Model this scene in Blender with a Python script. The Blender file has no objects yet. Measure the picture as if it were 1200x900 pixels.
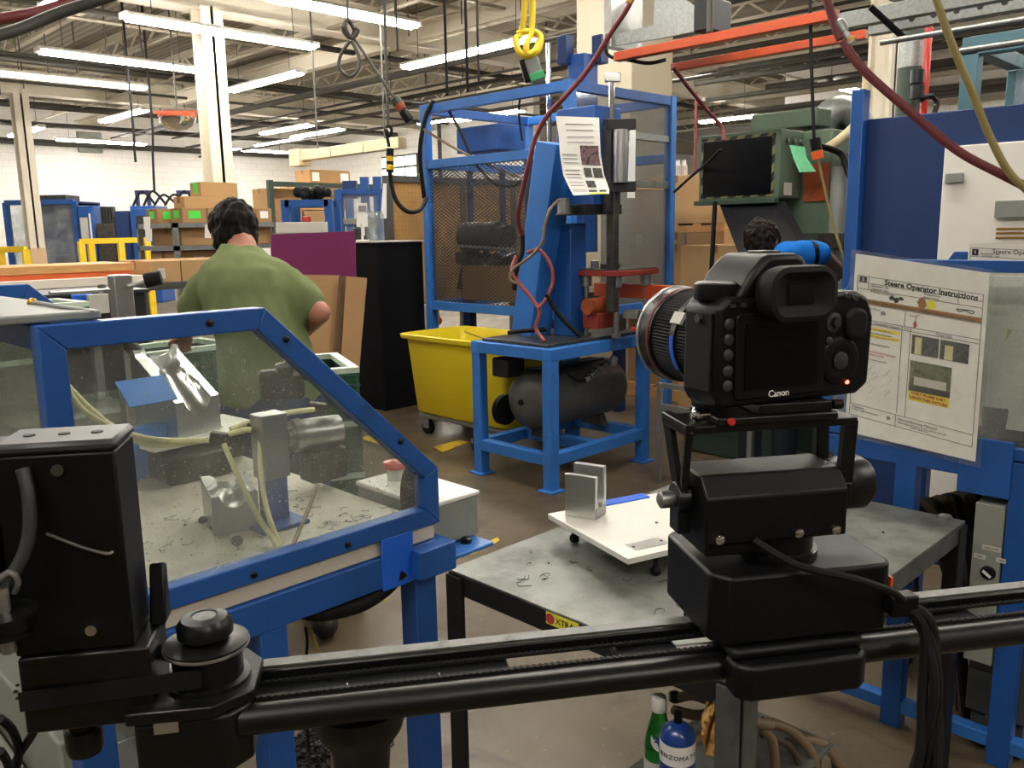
import bpy, bmesh, math, random
from math import sin, cos, tan, pi, radians, atan, sqrt
from mathutils import Vector as V, Matrix, noise as mnoise

# ------------------------------------------------------------------ camera
sc = bpy.context.scene
col = sc.collection
EYE = V((0, 0, 1.55)); FOC = 1000.0
PITCH = atan(.18); ROLL = radians(1.0)
_s = 1 / sqrt(2)
F0 = V((_s, _s, 0)); R0 = V((_s, -_s, 0)); U0 = V((0, 0, 1))
FW = F0 * cos(PITCH) - U0 * sin(PITCH); UP = U0 * cos(PITCH) + F0 * sin(PITCH)
CR = R0 * cos(ROLL) - UP * sin(ROLL); CU = R0 * sin(ROLL) + UP * cos(ROLL)
cam_d = bpy.data.cameras.new('camera'); cam = bpy.data.objects.new('camera', cam_d); col.objects.link(cam)
cam_d.sensor_width = 36; cam_d.lens = FOC / 1200 * 36; cam_d.clip_start = .02; cam_d.clip_end = 200
cam.matrix_world = Matrix(((CR.x, CU.x, -FW.x, EYE.x), (CR.y, CU.y, -FW.y, EYE.y), (CR.z, CU.z, -FW.z, EYE.z), (0, 0, 0, 1)))
sc.camera = cam

# ------------------------------------------------------------------ world, exposure
sc.view_settings.view_transform = 'Standard'; sc.view_settings.look = 'None'
sc.view_settings.exposure = 0.33; sc.view_settings.gamma = 1; sc.view_settings.use_curve_mapping = False
wd = bpy.data.worlds.new('world'); sc.world = wd; wd.use_nodes = True
wd.node_tree.nodes['Background'].inputs[0].default_value = (.75, .78, .82, 1)
wd.node_tree.nodes['Background'].inputs[1].default_value = .25
TUBE_STRENGTH = 62.0
LAMP_TINT = (1.0, .945, .85)

# ------------------------------------------------------------------ measuring: a photo pixel to a point of the room
def ray(px, py): return FW + CR * ((px - 600) / FOC) - CU * ((py - 450) / FOC)
def W(px, py, D):
    d = ray(px, py); return EYE + d * (D / d.dot(F0))
def G(px, py, z):
    d = ray(px, py); return EYE + d * ((z - EYE.z) / d.z)
def PX(px, py, x):
    d = ray(px, py); return EYE + d * (x / d.x)
def PY(px, py, y):
    d = ray(px, py); return EYE + d * (y / d.y)

# ------------------------------------------------------------------ mesh builder
class MB:
    def __init__(s): s.v = []; s.f = []
    def add(s, vs, fs):
        n = len(s.v); s.v += [V(p) for p in vs]; s.f += [tuple(i + n for i in f) for f in fs]; return s
    def box(s, x0, x1, y0, y1, z0, z1):
        if x0 > x1: x0, x1 = x1, x0
        if y0 > y1: y0, y1 = y1, y0
        if z0 > z1: z0, z1 = z1, z0
        return s.add([(x0,y0,z0),(x1,y0,z0),(x1,y1,z0),(x0,y1,z0),(x0,y0,z1),(x1,y0,z1),(x1,y1,z1),(x0,y1,z1)],
                     [(0,3,2,1),(4,5,6,7),(0,1,5,4),(1,2,6,5),(2,3,7,6),(3,0,4,7)])
    def obox(s, c, size, rot=(0,0,0)):
        m = Matrix.Translation(V(c)) @ (rot.to_4x4() if isinstance(rot, Matrix) else Matrix.Rotation(rot[2],4,'Z') @ Matrix.Rotation(rot[1],4,'Y') @ Matrix.Rotation(rot[0],4,'X'))
        a, b, d = size[0]/2, size[1]/2, size[2]/2
        vs = [m @ V(p) for p in [(-a,-b,-d),(a,-b,-d),(a,b,-d),(-a,b,-d),(-a,-b,d),(a,-b,d),(a,b,d),(-a,b,d)]]
        return s.add(vs, [(0,3,2,1),(4,5,6,7),(0,1,5,4),(1,2,6,5),(2,3,7,6),(3,0,4,7)])
    def beam(s, p, q, w, h=None, up=(0,0,1)):
        p = V(p); q = V(q); h = h or w; d = (q-p).normalized(); u = V(up)
        if abs(d.dot(u)) > .97: u = V((1,0,0))
        r = d.cross(u).normalized(); u = r.cross(d).normalized()
        vs = []
        for c in (p, q):
            for a, b in ((-1,-1),(1,-1),(1,1),(-1,1)): vs.append(c + r*(a*w/2) + u*(b*h/2))
        return s.add(vs, [(0,1,2,3),(7,6,5,4),(0,4,5,1),(1,5,6,2),(2,6,7,3),(3,7,4,0)])
    def cyl(s, p, q, r0, r1=None, n=16):
        p = V(p); q = V(q); r1 = r0 if r1 is None else r1; d = (q-p).normalized()
        u = V((0,0,1)) if abs(d.z) < .9 else V((1,0,0)); a = d.cross(u).normalized(); b = d.cross(a).normalized()
        vs = []
        for c, r in ((p,r0),(q,r1)):
            for k in range(n):
                t = 2*pi*k/n; vs.append(c + a*(r*cos(t)) + b*(r*sin(t)))
        fs = [tuple(range(n)), tuple(range(2*n-1, n-1, -1))] + [(k, n+k, n+(k+1)%n, (k+1)%n) for k in range(n)]
        return s.add(vs, fs)
    def lathe(s, p, d, prof, n=20):
        p = V(p); d = V(d).normalized(); u = V((0,0,1)) if abs(d.z) < .9 else V((1,0,0)); a = d.cross(u).normalized(); b = d.cross(a).normalized()
        vs = []; m = len(prof)
        for h, r in prof:
            for k in range(n):
                t = 2*pi*k/n; vs.append(p + d*h + a*(r*cos(t)) + b*(r*sin(t)))
        fs = [(i*n+k, (i+1)*n+k, (i+1)*n+(k+1)%n, i*n+(k+1)%n) for i in range(m-1) for k in range(n)]
        if prof[0][1] > 1e-6: fs.append(tuple(range(n)))
        if prof[-1][1] > 1e-6: fs.append(tuple(range(m*n-1, (m-1)*n-1, -1)))
        return s.add(vs, fs)
    def tube(s, pts, r, n=8, sm=6, closed=False):
        P = [V(p) for p in pts]
        if sm and len(P) > 2: P = spline(P, sm, closed)
        rr = r if isinstance(r, (list, tuple)) else None
        vs = []; N = len(P); prev = None
        for i, p in enumerate(P):
            if closed: t = P[(i+1)%N] - P[i-1]
            else: t = P[min(i+1,N-1)] - P[max(i-1,0)]
            t = t.normalized() if t.length > 1e-9 else V((0,0,1))
            if prev is None:
                u = V((0,0,1)) if abs(t.z) < .9 else V((1,0,0)); a = t.cross(u).normalized()
            else:
                a = prev - t*prev.dot(t)
                a = a.normalized() if a.length > 1e-6 else t.orthogonal().normalized()
            prev = a; b = t.cross(a)
            R = rr[0] + (rr[1]-rr[0])*i/(N-1) if rr else r
            for k in range(n):
                g = 2*pi*k/n; vs.append(p + a*(R*cos(g)) + b*(R*sin(g)))
        fs = [(i*n+k, i*n+(k+1)%n, (i+1)*n+(k+1)%n, (i+1)*n+k) for i in range(N-1) for k in range(n)]
        if closed: fs += [((N-1)*n+k, (N-1)*n+(k+1)%n, (k+1)%n, k) for k in range(n)]
        else: fs += [tuple(range(n-1,-1,-1)), tuple(range((N-1)*n, N*n))]
        return s.add(vs, fs)
    def prism(s, poly, f0, f1):
        """poly: list of 2D points; f0,f1: functions 2D -> 3D for both caps"""
        n = len(poly); vs = [V(f0(a,b)) for a,b in poly] + [V(f1(a,b)) for a,b in poly]
        return s.add(vs, [tuple(range(n)), tuple(range(2*n-1,n-1,-1))] + [(k, n+k, n+(k+1)%n, (k+1)%n) for k in range(n)])
    def px_(s, poly, x0, x1): return s.prism(poly, lambda a,b:(x0,a,b), lambda a,b:(x1,a,b))
    def py_(s, poly, y0, y1): return s.prism(poly, lambda a,b:(a,y0,b), lambda a,b:(a,y1,b))
    def pz_(s, poly, z0, z1): return s.prism(poly, lambda a,b:(a,b,z0), lambda a,b:(a,b,z1))
    def sphere(s, c, r, n=14, m=8, sc_=(1,1,1)):
        c = V(c); prof = []
        vs = []; fs = []
        for i in range(1, m):
            t = pi*i/m
            for k in range(n):
                g = 2*pi*k/n; vs.append(c + V((r*sc_[0]*sin(t)*cos(g), r*sc_[1]*sin(t)*sin(g), r*sc_[2]*cos(t))))
        a = len(vs); vs.append(c + V((0,0,r*sc_[2]))); vs.append(c - V((0,0,r*sc_[2])))
        for k in range(n):
            fs.append((a, k, (k+1)%n)); fs.append((a+1, (m-2)*n+(k+1)%n, (m-2)*n+k))
            for i in range(m-2): fs.append((i*n+k, (i+1)*n+k, (i+1)*n+(k+1)%n, i*n+(k+1)%n))
        return s.add(vs, fs)
    def loft(s, rings, cap=True):
        n = len(rings[0]); vs = [p for r_ in rings for p in r_]
        fs = [(i*n+k, i*n+(k+1)%n, (i+1)*n+(k+1)%n, (i+1)*n+k) for i in range(len(rings)-1) for k in range(n)]
        if cap: fs += [tuple(range(n-1,-1,-1)), tuple(range((len(rings)-1)*n, len(rings)*n))]
        return s.add(vs, fs)
    def sheet(s, pts2d, t):
        """grid of 3D points (rows) thickened by t along its normals"""
        R = len(pts2d); Cn = len(pts2d[0]); n = len(s.v)
        g = [[V(p) for p in row] for row in pts2d]
        def nor(i,j):
            a = g[min(i+1,R-1)][j]-g[max(i-1,0)][j]; b = g[i][min(j+1,Cn-1)]-g[i][max(j-1,0)]; return a.cross(b).normalized()
        top = [g[i][j]+nor(i,j)*t/2 for i in range(R) for j in range(Cn)]; bot = [g[i][j]-nor(i,j)*t/2 for i in range(R) for j in range(Cn)]
        N = R*Cn; fs = []
        for i in range(R-1):
            for j in range(Cn-1):
                a=i*Cn+j; fs.append((a,a+1,a+Cn+1,a+Cn)); fs.append((N+a,N+a+Cn,N+a+Cn+1,N+a+1))
        per = [j for j in range(Cn)] + [i*Cn+Cn-1 for i in range(1,R)] + [(R-1)*Cn+j for j in range(Cn-2,-1,-1)] + [i*Cn for i in range(R-2,0,-1)]
        for k in range(len(per)):
            a=per[k]; b=per[(k+1)%len(per)]; fs.append((a,N+a,N+b,b))
        return s.add(top+bot, fs)
    def build(s, name, mat, parent=None, local=False, bevel=0, smooth=True, seg=2, label=None, kind=None, ang=.7):
        me = bpy.data.meshes.new(name)
        lo = V((min(p.x for p in s.v), min(p.y for p in s.v), min(p.z for p in s.v))); hi = V((max(p.x for p in s.v), max(p.y for p in s.v), max(p.z for p in s.v)))
        c = (lo+hi)/2
        if parent is None: c.z = lo.z
        me.from_pydata([p-c for p in s.v], [], s.f)
        bm = bmesh.new(); bm.from_mesh(me); bmesh.ops.recalc_face_normals(bm, faces=bm.faces); bm.to_mesh(me); bm.free()
        if smooth: me.shade_smooth(); me.set_sharp_from_angle(angle=ang)
        me.materials.append(M[mat] if isinstance(mat, str) else mat)
        o = bpy.data.objects.new(name, me); col.objects.link(o); o.location = c
        if parent is not None:
            o.parent = parent
            if not local: o.matrix_parent_inverse = mw(parent).inverted()
            elif parent.type == 'MESH': o.matrix_parent_inverse = local_mw(parent).inverted()
        if bevel:
            b = o.modifiers.new('bevel', 'BEVEL'); b.width = bevel; b.segments = seg; b.limit_method = 'ANGLE'; b.angle_limit = .6
        if label: o['label'] = label
        if kind: o['kind'] = kind
        return o
def mw(o):
    m = Matrix.Translation(o.location) @ o.rotation_euler.to_matrix().to_4x4()
    if o.parent is not None: m = mw(o.parent) @ o.matrix_parent_inverse @ m
    return m
def local_mw(o):
    return Matrix.Translation(o.location) if o.parent is None or o.parent.type != 'MESH' else o.matrix_parent_inverse @ Matrix.Translation(o.location)
def spline(P, k, closed=False):
    out = []; N = len(P)
    for i in range(N if closed else N-1):
        if closed: a,b,c,d = P[i-1],P[i],P[(i+1)%N],P[(i+2)%N]
        else: a,b,c,d = P[max(i-1,0)],P[i],P[i+1],P[min(i+2,N-1)]
        for j in range(k):
            t=j/k; out.append(.5*((2*b)+(c-a)*t+(2*a-5*b+4*c-d)*t*t+(3*b-a-3*c+d)*t**3))
    if not closed: out.append(P[-1].copy())
    return out
def thing(name, label, cat, loc=(0,0,0), rotz=0, group=None):
    o = bpy.data.objects.new(name, None); col.objects.link(o); o.empty_display_size = .1
    o.location = loc; o.rotation_euler = (0,0,rotz); o['label'] = label; o['category'] = cat
    if group: o['group'] = group
    return o
def tag(o, label, cat, group=None):
    o['label'] = label; o['category'] = cat
    if group: o['group'] = group
    return o
def struct(o):
    o['kind'] = 'structure'; return o
def dup(root, loc, rotz=None, label=None, group=None):
    def cp(o, par):
        c = o.copy(); col.objects.link(c)
        if par is not None: c.parent = par; c.matrix_parent_inverse = o.matrix_parent_inverse.copy()
        for ch in list(o.children): cp(ch, c)
        return c
    r = cp(root, None); r.location = loc
    if rotz is not None: r.rotation_euler = (0,0,rotz)
    if label: r['label'] = label
    if group: r['group'] = group
    return r
def text_mesh(name, txt, size, mat, parent, origin, xdir, ydir, local=False, align='LEFT', depth=.0003, off=.0006, label=None, bold=0):
    cu = bpy.data.curves.new('tmp', 'FONT'); cu.body = txt; cu.size = size; cu.align_x = align; cu.align_y = 'CENTER'; cu.extrude = depth; cu.offset = bold; cu.resolution_u = 2
    ob = bpy.data.objects.new('tmp', cu); col.objects.link(ob)
    dg = bpy.context.evaluated_depsgraph_get(); me = bpy.data.meshes.new_from_object(ob.evaluated_get(dg))
    bpy.data.objects.remove(ob); bpy.data.curves.remove(cu)
    x = V(xdir).normalized(); y = V(ydir).normalized(); z = x.cross(y)
    mb = MB(); mb.add([V(origin) + x*v.co.x + y*v.co.y + z*(v.co.z+off) for v in me.vertices], [tuple(p.vertices) for p in me.polygons])
    bpy.data.meshes.remove(me)
    return mb.build(name, mat, parent, local=local, smooth=False, label=label)

# ------------------------------------------------------------------ materials
M = {}
def lin(h):
    h = h.lstrip('#'); r = []
    for i in (0,2,4):
        v = int(h[i:i+2],16)/255; r.append(v/12.92 if v <= .04045 else ((v+.055)/1.055)**2.4)
    return (*r, 1)
class NT:
    def __init__(s, name):
        m = bpy.data.materials.new(name); m.use_nodes = True; s.m = m; s.t = m.node_tree; s.n = s.t.nodes; s.l = s.t.links
        s.out = s.n['Material Output']; s.b = s.n['Principled BSDF']; M[name] = m
    def node(s, ty, **kw):
        n = s.n.new(ty)
        for k, v in kw.items(): setattr(n, k, v)
        return n
    def coord(s, scale=(1,1,1), which='Object'):
        c = s.node('ShaderNodeTexCoord'); mp = s.node('ShaderNodeMapping'); mp.inputs['Scale'].default_value = scale
        s.l.new(c.outputs[which], mp.inputs[0]); return mp.outputs[0]
    def noise(s, scale, detail=4, rough=.55, vec=None, dist=0):
        n = s.node('ShaderNodeTexNoise'); n.inputs['Scale'].default_value = scale; n.inputs['Detail'].default_value = detail; n.inputs['Roughness'].default_value = rough; n.inputs['Distortion'].default_value = dist
        s.l.new(vec if vec is not None else s.coord(), n.inputs['Vector']); return n.outputs['Fac']
    def ramp(s, fac, a, b, c0=(0,0,0,1), c1=(1,1,1,1)):
        r = s.node('ShaderNodeValToRGB'); r.color_ramp.elements[0].position = a; r.color_ramp.elements[1].position = b
        r.color_ramp.elements[0].color = c0; r.color_ramp.elements[1].color = c1; s.l.new(fac, r.inputs[0]); return r.outputs[0]
    def mix(s, fac, a, b):
        n = s.node('ShaderNodeMix', data_type='RGBA')
        for i, v in ((0,fac),(6,a),(7,b)):
            if hasattr(v, 'is_linked') or hasattr(v, 'links'): s.l.new(v, n.inputs[i])
            elif i == 0: n.inputs[0].default_value = v
            else: n.inputs[i].default_value = v
        return n.outputs[2]
    def bump(s, h, strength=.2, dist=.01):
        b = s.node('ShaderNodeBump'); b.inputs['Strength'].default_value = strength; b.inputs['Distance'].default_value = dist
        s.l.new(h, b.inputs['Height']); s.l.new(b.outputs[0], s.b.inputs['Normal'])
    def color(s, c): s.l.new(c, s.b.inputs['Base Color'])
def pm(name, base, rough=.5, metal=0, var=.12, scale=6, dirt=None, damt=(.55,.75), dscale=3, bump=0, bscale=80, stretch=(1,1,1), spec=.5, coat=0):
    t = NT(name); t.b.inputs['Roughness'].default_value = rough; t.b.inputs['Metallic'].default_value = metal; t.b.inputs['Specular IOR Level'].default_value = spec
    if coat: t.b.inputs['Coat Weight'].default_value = coat
    c = lin(base); vec = t.coord(stretch)
    d = tuple(v*(1-var) for v in c[:3])+(1,); u = tuple(min(1,v*(1+var)) for v in c[:3])+(1,)
    k = t.ramp(t.noise(scale, 4, vec=vec), .3, .7, d, u)
    if dirt: k = t.mix(t.ramp(t.noise(dscale, 6, .65, vec=vec), *damt), k, lin(dirt))
    t.color(k)
    if bump: t.bump(t.noise(bscale, 3, vec=vec), bump, .004)
    return t
# paint, metal, plastic
pm('blue_paint', '#1a5098', .42, 0, .14, 5, '#1b2f4d', (.60,.80), 9, .12, 60)
pm('blue_light', '#2f70be', .45, 0, .12, 5, '#2a3c58', (.62,.82), 12, .1, 60)
pm('blue_dark', '#0f2f63', .5, 0, .12, 2, '#102648', (.55,.8), 3, .05, 60)
pm('blue_bright', '#1d62d8', .4, 0, .1)
pm('teal_paint', '#45707f', .5, 0, .12, 4, '#2b3a40', (.6,.8), 5)
pm('green_paint', '#506350', .5, 0, .12, 4, '#3a4638', (.58,.8), 5)
pm('green_dark', '#34443a', .5, 0, .1, 4)
pm('black_plastic', '#070708', .45, 0, .15, 30, None, bump=.05, bscale=400, spec=.26)
pm('black_metal', '#09090a', .36, .0, .2, 20, None, bump=.03, bscale=200, spec=.38)
pm('black_rubber', '#0a0a0a', .7, 0, .2, 30, spec=.3)
pm('black_paint', '#16161a', .5, 0, .2, 8, '#2a2826', (.6,.8), 6)
pm('black_board', '#0f0f14', .8, 0, .1, 3, spec=.2)
pm('dark_grey', '#2c2d2e', .5, 0, .15, 10)
pm('grease_dark', '#262523', .45, .2, .4, 18, '#5a5348', (.55,.8), 12, .5, 40)
pm('grey_paint', '#868a86', .5, 0, .1, 5, '#57574f', (.62,.85), 6, .06, 60)
pm('grey_cabinet', '#8b8e85', .55, 0, .08, 4, '#4a4a42', (.6,.85), 5)
pm('charcoal_paint', '#4a4a48', .5, .1, .15, 4, '#302f2d', (.55,.8), 3)
pm('tank_grey', '#56544f', .42, .15, .14, 4, '#34322f', (.5,.78), 3, .1, 30)
pm('steel', '#a7a8a6', .32, .9, .12, 12, '#6d675c', (.6,.85), 8, .05, 100)
pm('steel_dark', '#55534f', .38, .7, .2, 12, '#2f2c28', (.5,.75), 8, .1, 60)
pm('aluminium', '#c9cac8', .28, .95, .06, 30, None, bump=.04, bscale=200, stretch=(1,1,12))
pm('aluminium_plate', '#e2e0d8', .42, .25, .05, 9, '#8d8678', (.60,.9), 7, .04, 160)
pm('chrome', '#dcdcdc', .12, 1, .03)
pm('galvanised', '#9a9d9b', .42, .75, .08, 40, '#828583', (.4,.7), 60)
pm('bench_top', '#7b7e78', .4, .3, .18, 4, '#332e27', (.46,.74), 5.5, .15, 60)
pm('strip_grey', '#6f706d', .5, .4, .25, 30, '#3a3a38', (.5,.7), 30)
pm('bench_edge', '#5d5f5b', .45, .3, .2, 8, '#2b2a28', (.5,.75), 7, .1, 60)
pm('tray_white', '#cfc7b8', .55, .05, .06, 4, '#8c8070', (.58,.85), 6, .1, 40)
pm('white_panel', '#e9e6de', .5, 0, .03, 3, '#b8b2a4', (.62,.9), 4)
pm('paper', '#f0eee8', .6, 0, .02, 6)
pm('paper_grey', '#c9c6be', .6, 0, .05, 6)
pm('ink', '#3a3a3c', .7, 0, .1)
pm('ink_faint', '#8f8f8f', .7, 0, .1)
pm('ink_black', '#121212', .7, 0, .1)
pm('ink_brown', '#9c6b2f', .6, 0, .15, 60)
pm('ink_red', '#b8413c', .6, 0, .1)
pm('ink_yellow', '#ece04a', .6, 0, .04)
pm('photo_dark', '#54554f', .4, 0, .75, 45, '#23231f', (.45,.6), 60)
pm('photo_green', '#6d6f54', .4, 0, .4, 30, '#3a3d38', (.5,.65), 40)
pm('photo_pink', '#83656a', .4, 0, .6, 40, '#241d1d', (.45,.6), 45)
pm('ink_cream', '#d8cf9a', .6, 0, .08)
pm('cream_square', '#b5ab94', .6, 0, .05, 1.5, '#a0967f', (.6,.9), 2)
pm('cream_paint', '#d2cab8', .6, 0, .05, 1.5, '#b0a795', (.6,.9), 2)
pm('cream_low', '#c9a988', .65, 0, .06, 2)
pm('duct_cream', '#c2b899', .55, 0, .06, 2)
pm('conduit', '#b3ab9a', .5, .3, .1, 4)
pm('pipe_dark', '#4b4944', .55, .3, .2, 4)
pm('white_enamel', '#e8e4da', .4, 0, .03)
pm('cardboard', '#a2805a', .85, 0, .06, 3, '#8d6c46', (.6,.9), 5, spec=.2)
pm('cardboard_light', '#c09b6e', .85, 0, .05, 3, '#a5825a', (.62,.9), 5, spec=.2)
pm('cardboard_dark', '#8a6a4c', .85, 0, .05, 3, spec=.2)
pm('cardboard_edge', '#5f4a33', .9, 0, .2, 40, stretch=(1,1,.05))
pm('pale_board', '#efe6d6', .7, 0, .04)
pm('wood_pale', '#cf9c62', .7, 0, .16, 8, '#a8743f', (.55,.8), 6, stretch=(1,10,10))
pm('wood_orange', '#d1622f', .65, 0, .15, 6)
pm('orange_paint', '#b8471c', .45, 0, .12, 5, '#7d3415', (.6,.85), 8)
pm('rust_red', '#8f3227', .55, .1, .2, 8, '#4d2a22', (.5,.8), 8)
pm('copper_orange', '#a4502b', .5, .1, .25, 7, '#59301f', (.5,.8), 8)
pm('yellow_plastic', '#e6cf22', .38, 0, .04, 2, '#b3990f', (.66,.95), 3, spec=.4)
pm('yellow_pale', '#f0e27a', .45, 0, .04)
pm('yellow_paint', '#e3bf1d', .55, 0, .1, 6, '#9b7f17', (.6,.85), 8)
pm('yellow_tape', '#d8b52c', .7, 0, .12, 8, '#8b7a50', (.52,.66), 9)
pm('yellow_rope', '#e5c61c', .6, 0, .1)
pm('purple_board', '#6b2650', .75, 0, .06, 3, '#4c1f3c', (.6,.85), 5, spec=.2)
pm('crate_green', '#2f5a48', .5, 0, .1, 8)
pm('crate_mint', '#cfe0cf', .5, 0, .05)
pm('red_plastic', '#b52a22', .3, 0, .1, coat=.3)
pm('orange_plastic', '#d8591f', .4, 0, .1)
pm('neon_green', '#4fe04a', .6, 0, .05)
pm('tag_green', '#3fae73', .5, 0, .2, 30)
pm('hose_maroon', '#6d2b2f', .5, 0, .1, 6)
pm('hose_red', '#8a4038', .5, 0, .1, 6)
pm('hose_olive', '#8b7c45', .45, 0, .1, 6)
pm('hose_clear', '#d9d2a0', .35, 0, .06, 6)
pm('hose_tan', '#77644d', .5, 0, .12, 6)
pm('hose_cream', '#c9bd98', .5, 0, .08, 6)
pm('brass', '#b78f45', .35, .9, .1)
pm('skin', '#b9806a', .55, 0, .06, 12, spec=.4)
pm('skin_dark', '#7c5443', .55, 0, .06, 12, spec=.4)
pm('hair', '#1a1412', .6, 0, .35, 60, bump=.9, bscale=140, stretch=(1,1,.25), spec=.12)
pm('shirt_green', '#76825a', .9, 0, .07, 8, '#66714b', (.55,.85), 5, .35, 14, spec=.1)
pm('shirt_blue', '#1c6fc4', .85, 0, .06, 8, bump=.3, bscale=20, spec=.1)
pm('denim', '#33435f', .9, 0, .15, 9, bump=.2, bscale=30, spec=.1)
pm('work_trousers', '#23272c', .9, 0, .1, spec=.1)
pm('shoe', '#1d1a18', .6, 0, .1)
pm('cloth_tan', '#c79d5e', .95, 0, .12, 40, bump=.8, bscale=160, spec=.1)
pm('cloth_dark', '#4b4035', .9, 0, .25, 14, bump=.5, bscale=40)
pm('torch_blue', '#123a82', .3, 0, .06, coat=.4)
pm('cap_white', '#e6e4df', .4, 0, .03)
pm('lens_dark', '#050506', .2, 0, .1, spec=.3)
pm('screen_black', '#050506', .3, 0, .1, spec=.2)
pm('rubber_flash', '#151414', .6, 0, .2)

def emit(name, colr, strength):
    t = NT(name); t.n.remove(t.b); e = t.node('ShaderNodeEmission'); e.inputs[0].default_value = (*colr, 1); e.inputs[1].default_value = strength
    t.l.new(e.outputs[0], t.out.inputs[0])
emit('tube_light', LAMP_TINT, TUBE_STRENGTH)
emit('red_led', (1, .06, .03), 12)
emit('window_glow', (1.0, .97, .92), 4.0)
# clear plastic with dust: see-through, a little shine, a film of dirt
def clear(name, tint, dust, amt, shine=.06, scale=5, streak=(1,1,1)):
    t = NT(name); t.n.remove(t.b)
    tr = t.node('ShaderNodeBsdfTransparent'); tr.inputs[0].default_value = lin(tint)
    gl = t.node('ShaderNodeBsdfGlossy'); gl.inputs['Roughness'].default_value = .06
    fr = t.node('ShaderNodeLayerWeight'); fr.inputs[0].default_value = .25
    mul = t.node('ShaderNodeMath', operation='MULTIPLY_ADD'); mul.inputs[1].default_value = .22; mul.inputs[2].default_value = shine*.4
    t.l.new(fr.outputs['Fresnel'], mul.inputs[0])
    m1 = t.node('ShaderNodeMixShader'); t.l.new(mul.outputs[0], m1.inputs[0]); t.l.new(tr.outputs[0], m1.inputs[1]); t.l.new(gl.outputs[0], m1.inputs[2])
    df = t.node('ShaderNodeBsdfDiffuse'); df.inputs[0].default_value = lin(dust)
    vec = t.coord(streak)
    nz = t.ramp(t.noise(scale, 5, .6, vec=vec), .38, .78, (amt*.25,)*3+(1,), (amt*1.6,)*3+(1,))
    sp = t.ramp(t.noise(scale*45, 2, .5, vec=t.coord()), .66, .72, (0,0,0,1), (amt*1.5,)*3+(1,))
    ad = t.node('ShaderNodeMath', operation='ADD', use_clamp=True); t.l.new(nz, ad.inputs[0]); t.l.new(sp, ad.inputs[1])
    m2 = t.node('ShaderNodeMixShader'); t.l.new(ad.outputs[0], m2.inputs[0]); t.l.new(m1.outputs[0], m2.inputs[1]); t.l.new(df.outputs[0], m2.inputs[2])
    t.l.new(m2.outputs[0], t.out.inputs[0])
clear('plexi_dust_glare', '#eef2ef', '#c4c3bc', .20)  # the film mixes real dust with painted whitish glare
clear('plexi_far', '#eef2f4', '#b7bcc2', .32, scale=2)
clear('plexi_grey', '#d9dde0', '#8d8f92', .22, scale=3)
clear('sleeve_clear', '#fdfdfc', '#eeeeea', .06, .05, 9)
clear('wrap_clear', '#e8ecec', '#cfd2d0', .25, .1, 14)
def glass(name, colr, rough=.03):
    t = NT(name); t.b.inputs['Base Color'].default_value = lin(colr); t.b.inputs['Transmission Weight'].default_value = .85; t.b.inputs['Roughness'].default_value = rough; t.b.inputs['IOR'].default_value = 1.3
glass('bottle_green', '#2f9a3c')
# expanded metal mesh: diamond openings really open
def mesh_mat(name, colr, pitch, open_):
    t = NT(name); t.b.inputs['Base Color'].default_value = lin(colr); t.b.inputs['Roughness'].default_value = .5; t.b.inputs['Metallic'].default_value = .4
    c = t.node('ShaderNodeTexCoord'); sp = t.node('ShaderNodeSeparateXYZ'); t.l.new(c.outputs['Object'], sp.inputs[0])
    def mth(op, a, b=None):
        n = t.node('ShaderNodeMath', operation=op)
        for i, v in enumerate((a, b)):
            if v is None: continue
            if isinstance(v, (int, float)): n.inputs[i].default_value = v
            else: t.l.new(v, n.inputs[i])
        return n.outputs[0]
    h = mth('ADD', sp.outputs[0], sp.outputs[1]); z = mth('MULTIPLY', sp.outputs[2], 1.8)
    a = mth('ABSOLUTE', mth('SINE', mth('MULTIPLY', mth('ADD', h, z), pi/pitch))); b = mth('ABSOLUTE', mth('SINE', mth('MULTIPLY', mth('SUBTRACT', h, z), pi/pitch)))
    hole = mth('GREATER_THAN', mth('MULTIPLY', a, b), 1-open_)
    tr = t.node('ShaderNodeBsdfTransparent'); mx = t.node('ShaderNodeMixShader'); t.l.new(hole, mx.inputs[0]); t.l.new(t.b.outputs[0], mx.inputs[1]); t.l.new(tr.outputs[0], mx.inputs[2]); t.l.new(mx.outputs[0], t.out.inputs[0])
mesh_mat('wire_mesh', '#4a4c4e', .05, .84)
mesh_mat('wire_mesh_grey', '#8a8a88', .045, .6)
# pegboard: dots of dark on tan hardboard
t = NT('pegboard'); t.b.inputs['Roughness'].default_value = .75
c_ = t.node('ShaderNodeTexCoord'); mp_ = t.node('ShaderNodeMapping'); mp_.inputs['Scale'].default_value = (22,22,22); t.l.new(c_.outputs['Object'], mp_.inputs[0])
vo = t.node('ShaderNodeTexVoronoi'); vo.inputs['Scale'].default_value = 1; vo.inputs['Randomness'].default_value = 0; t.l.new(mp_.outputs[0], vo.inputs['Vector'])
dots = t.ramp(vo.outputs['Distance'], .2, .28, lin('#2c2114'), lin('#b58a50'))
t.color(t.mix(t.ramp(t.noise(3,5), .35, .75), dots, lin('#94703f')))
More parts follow.
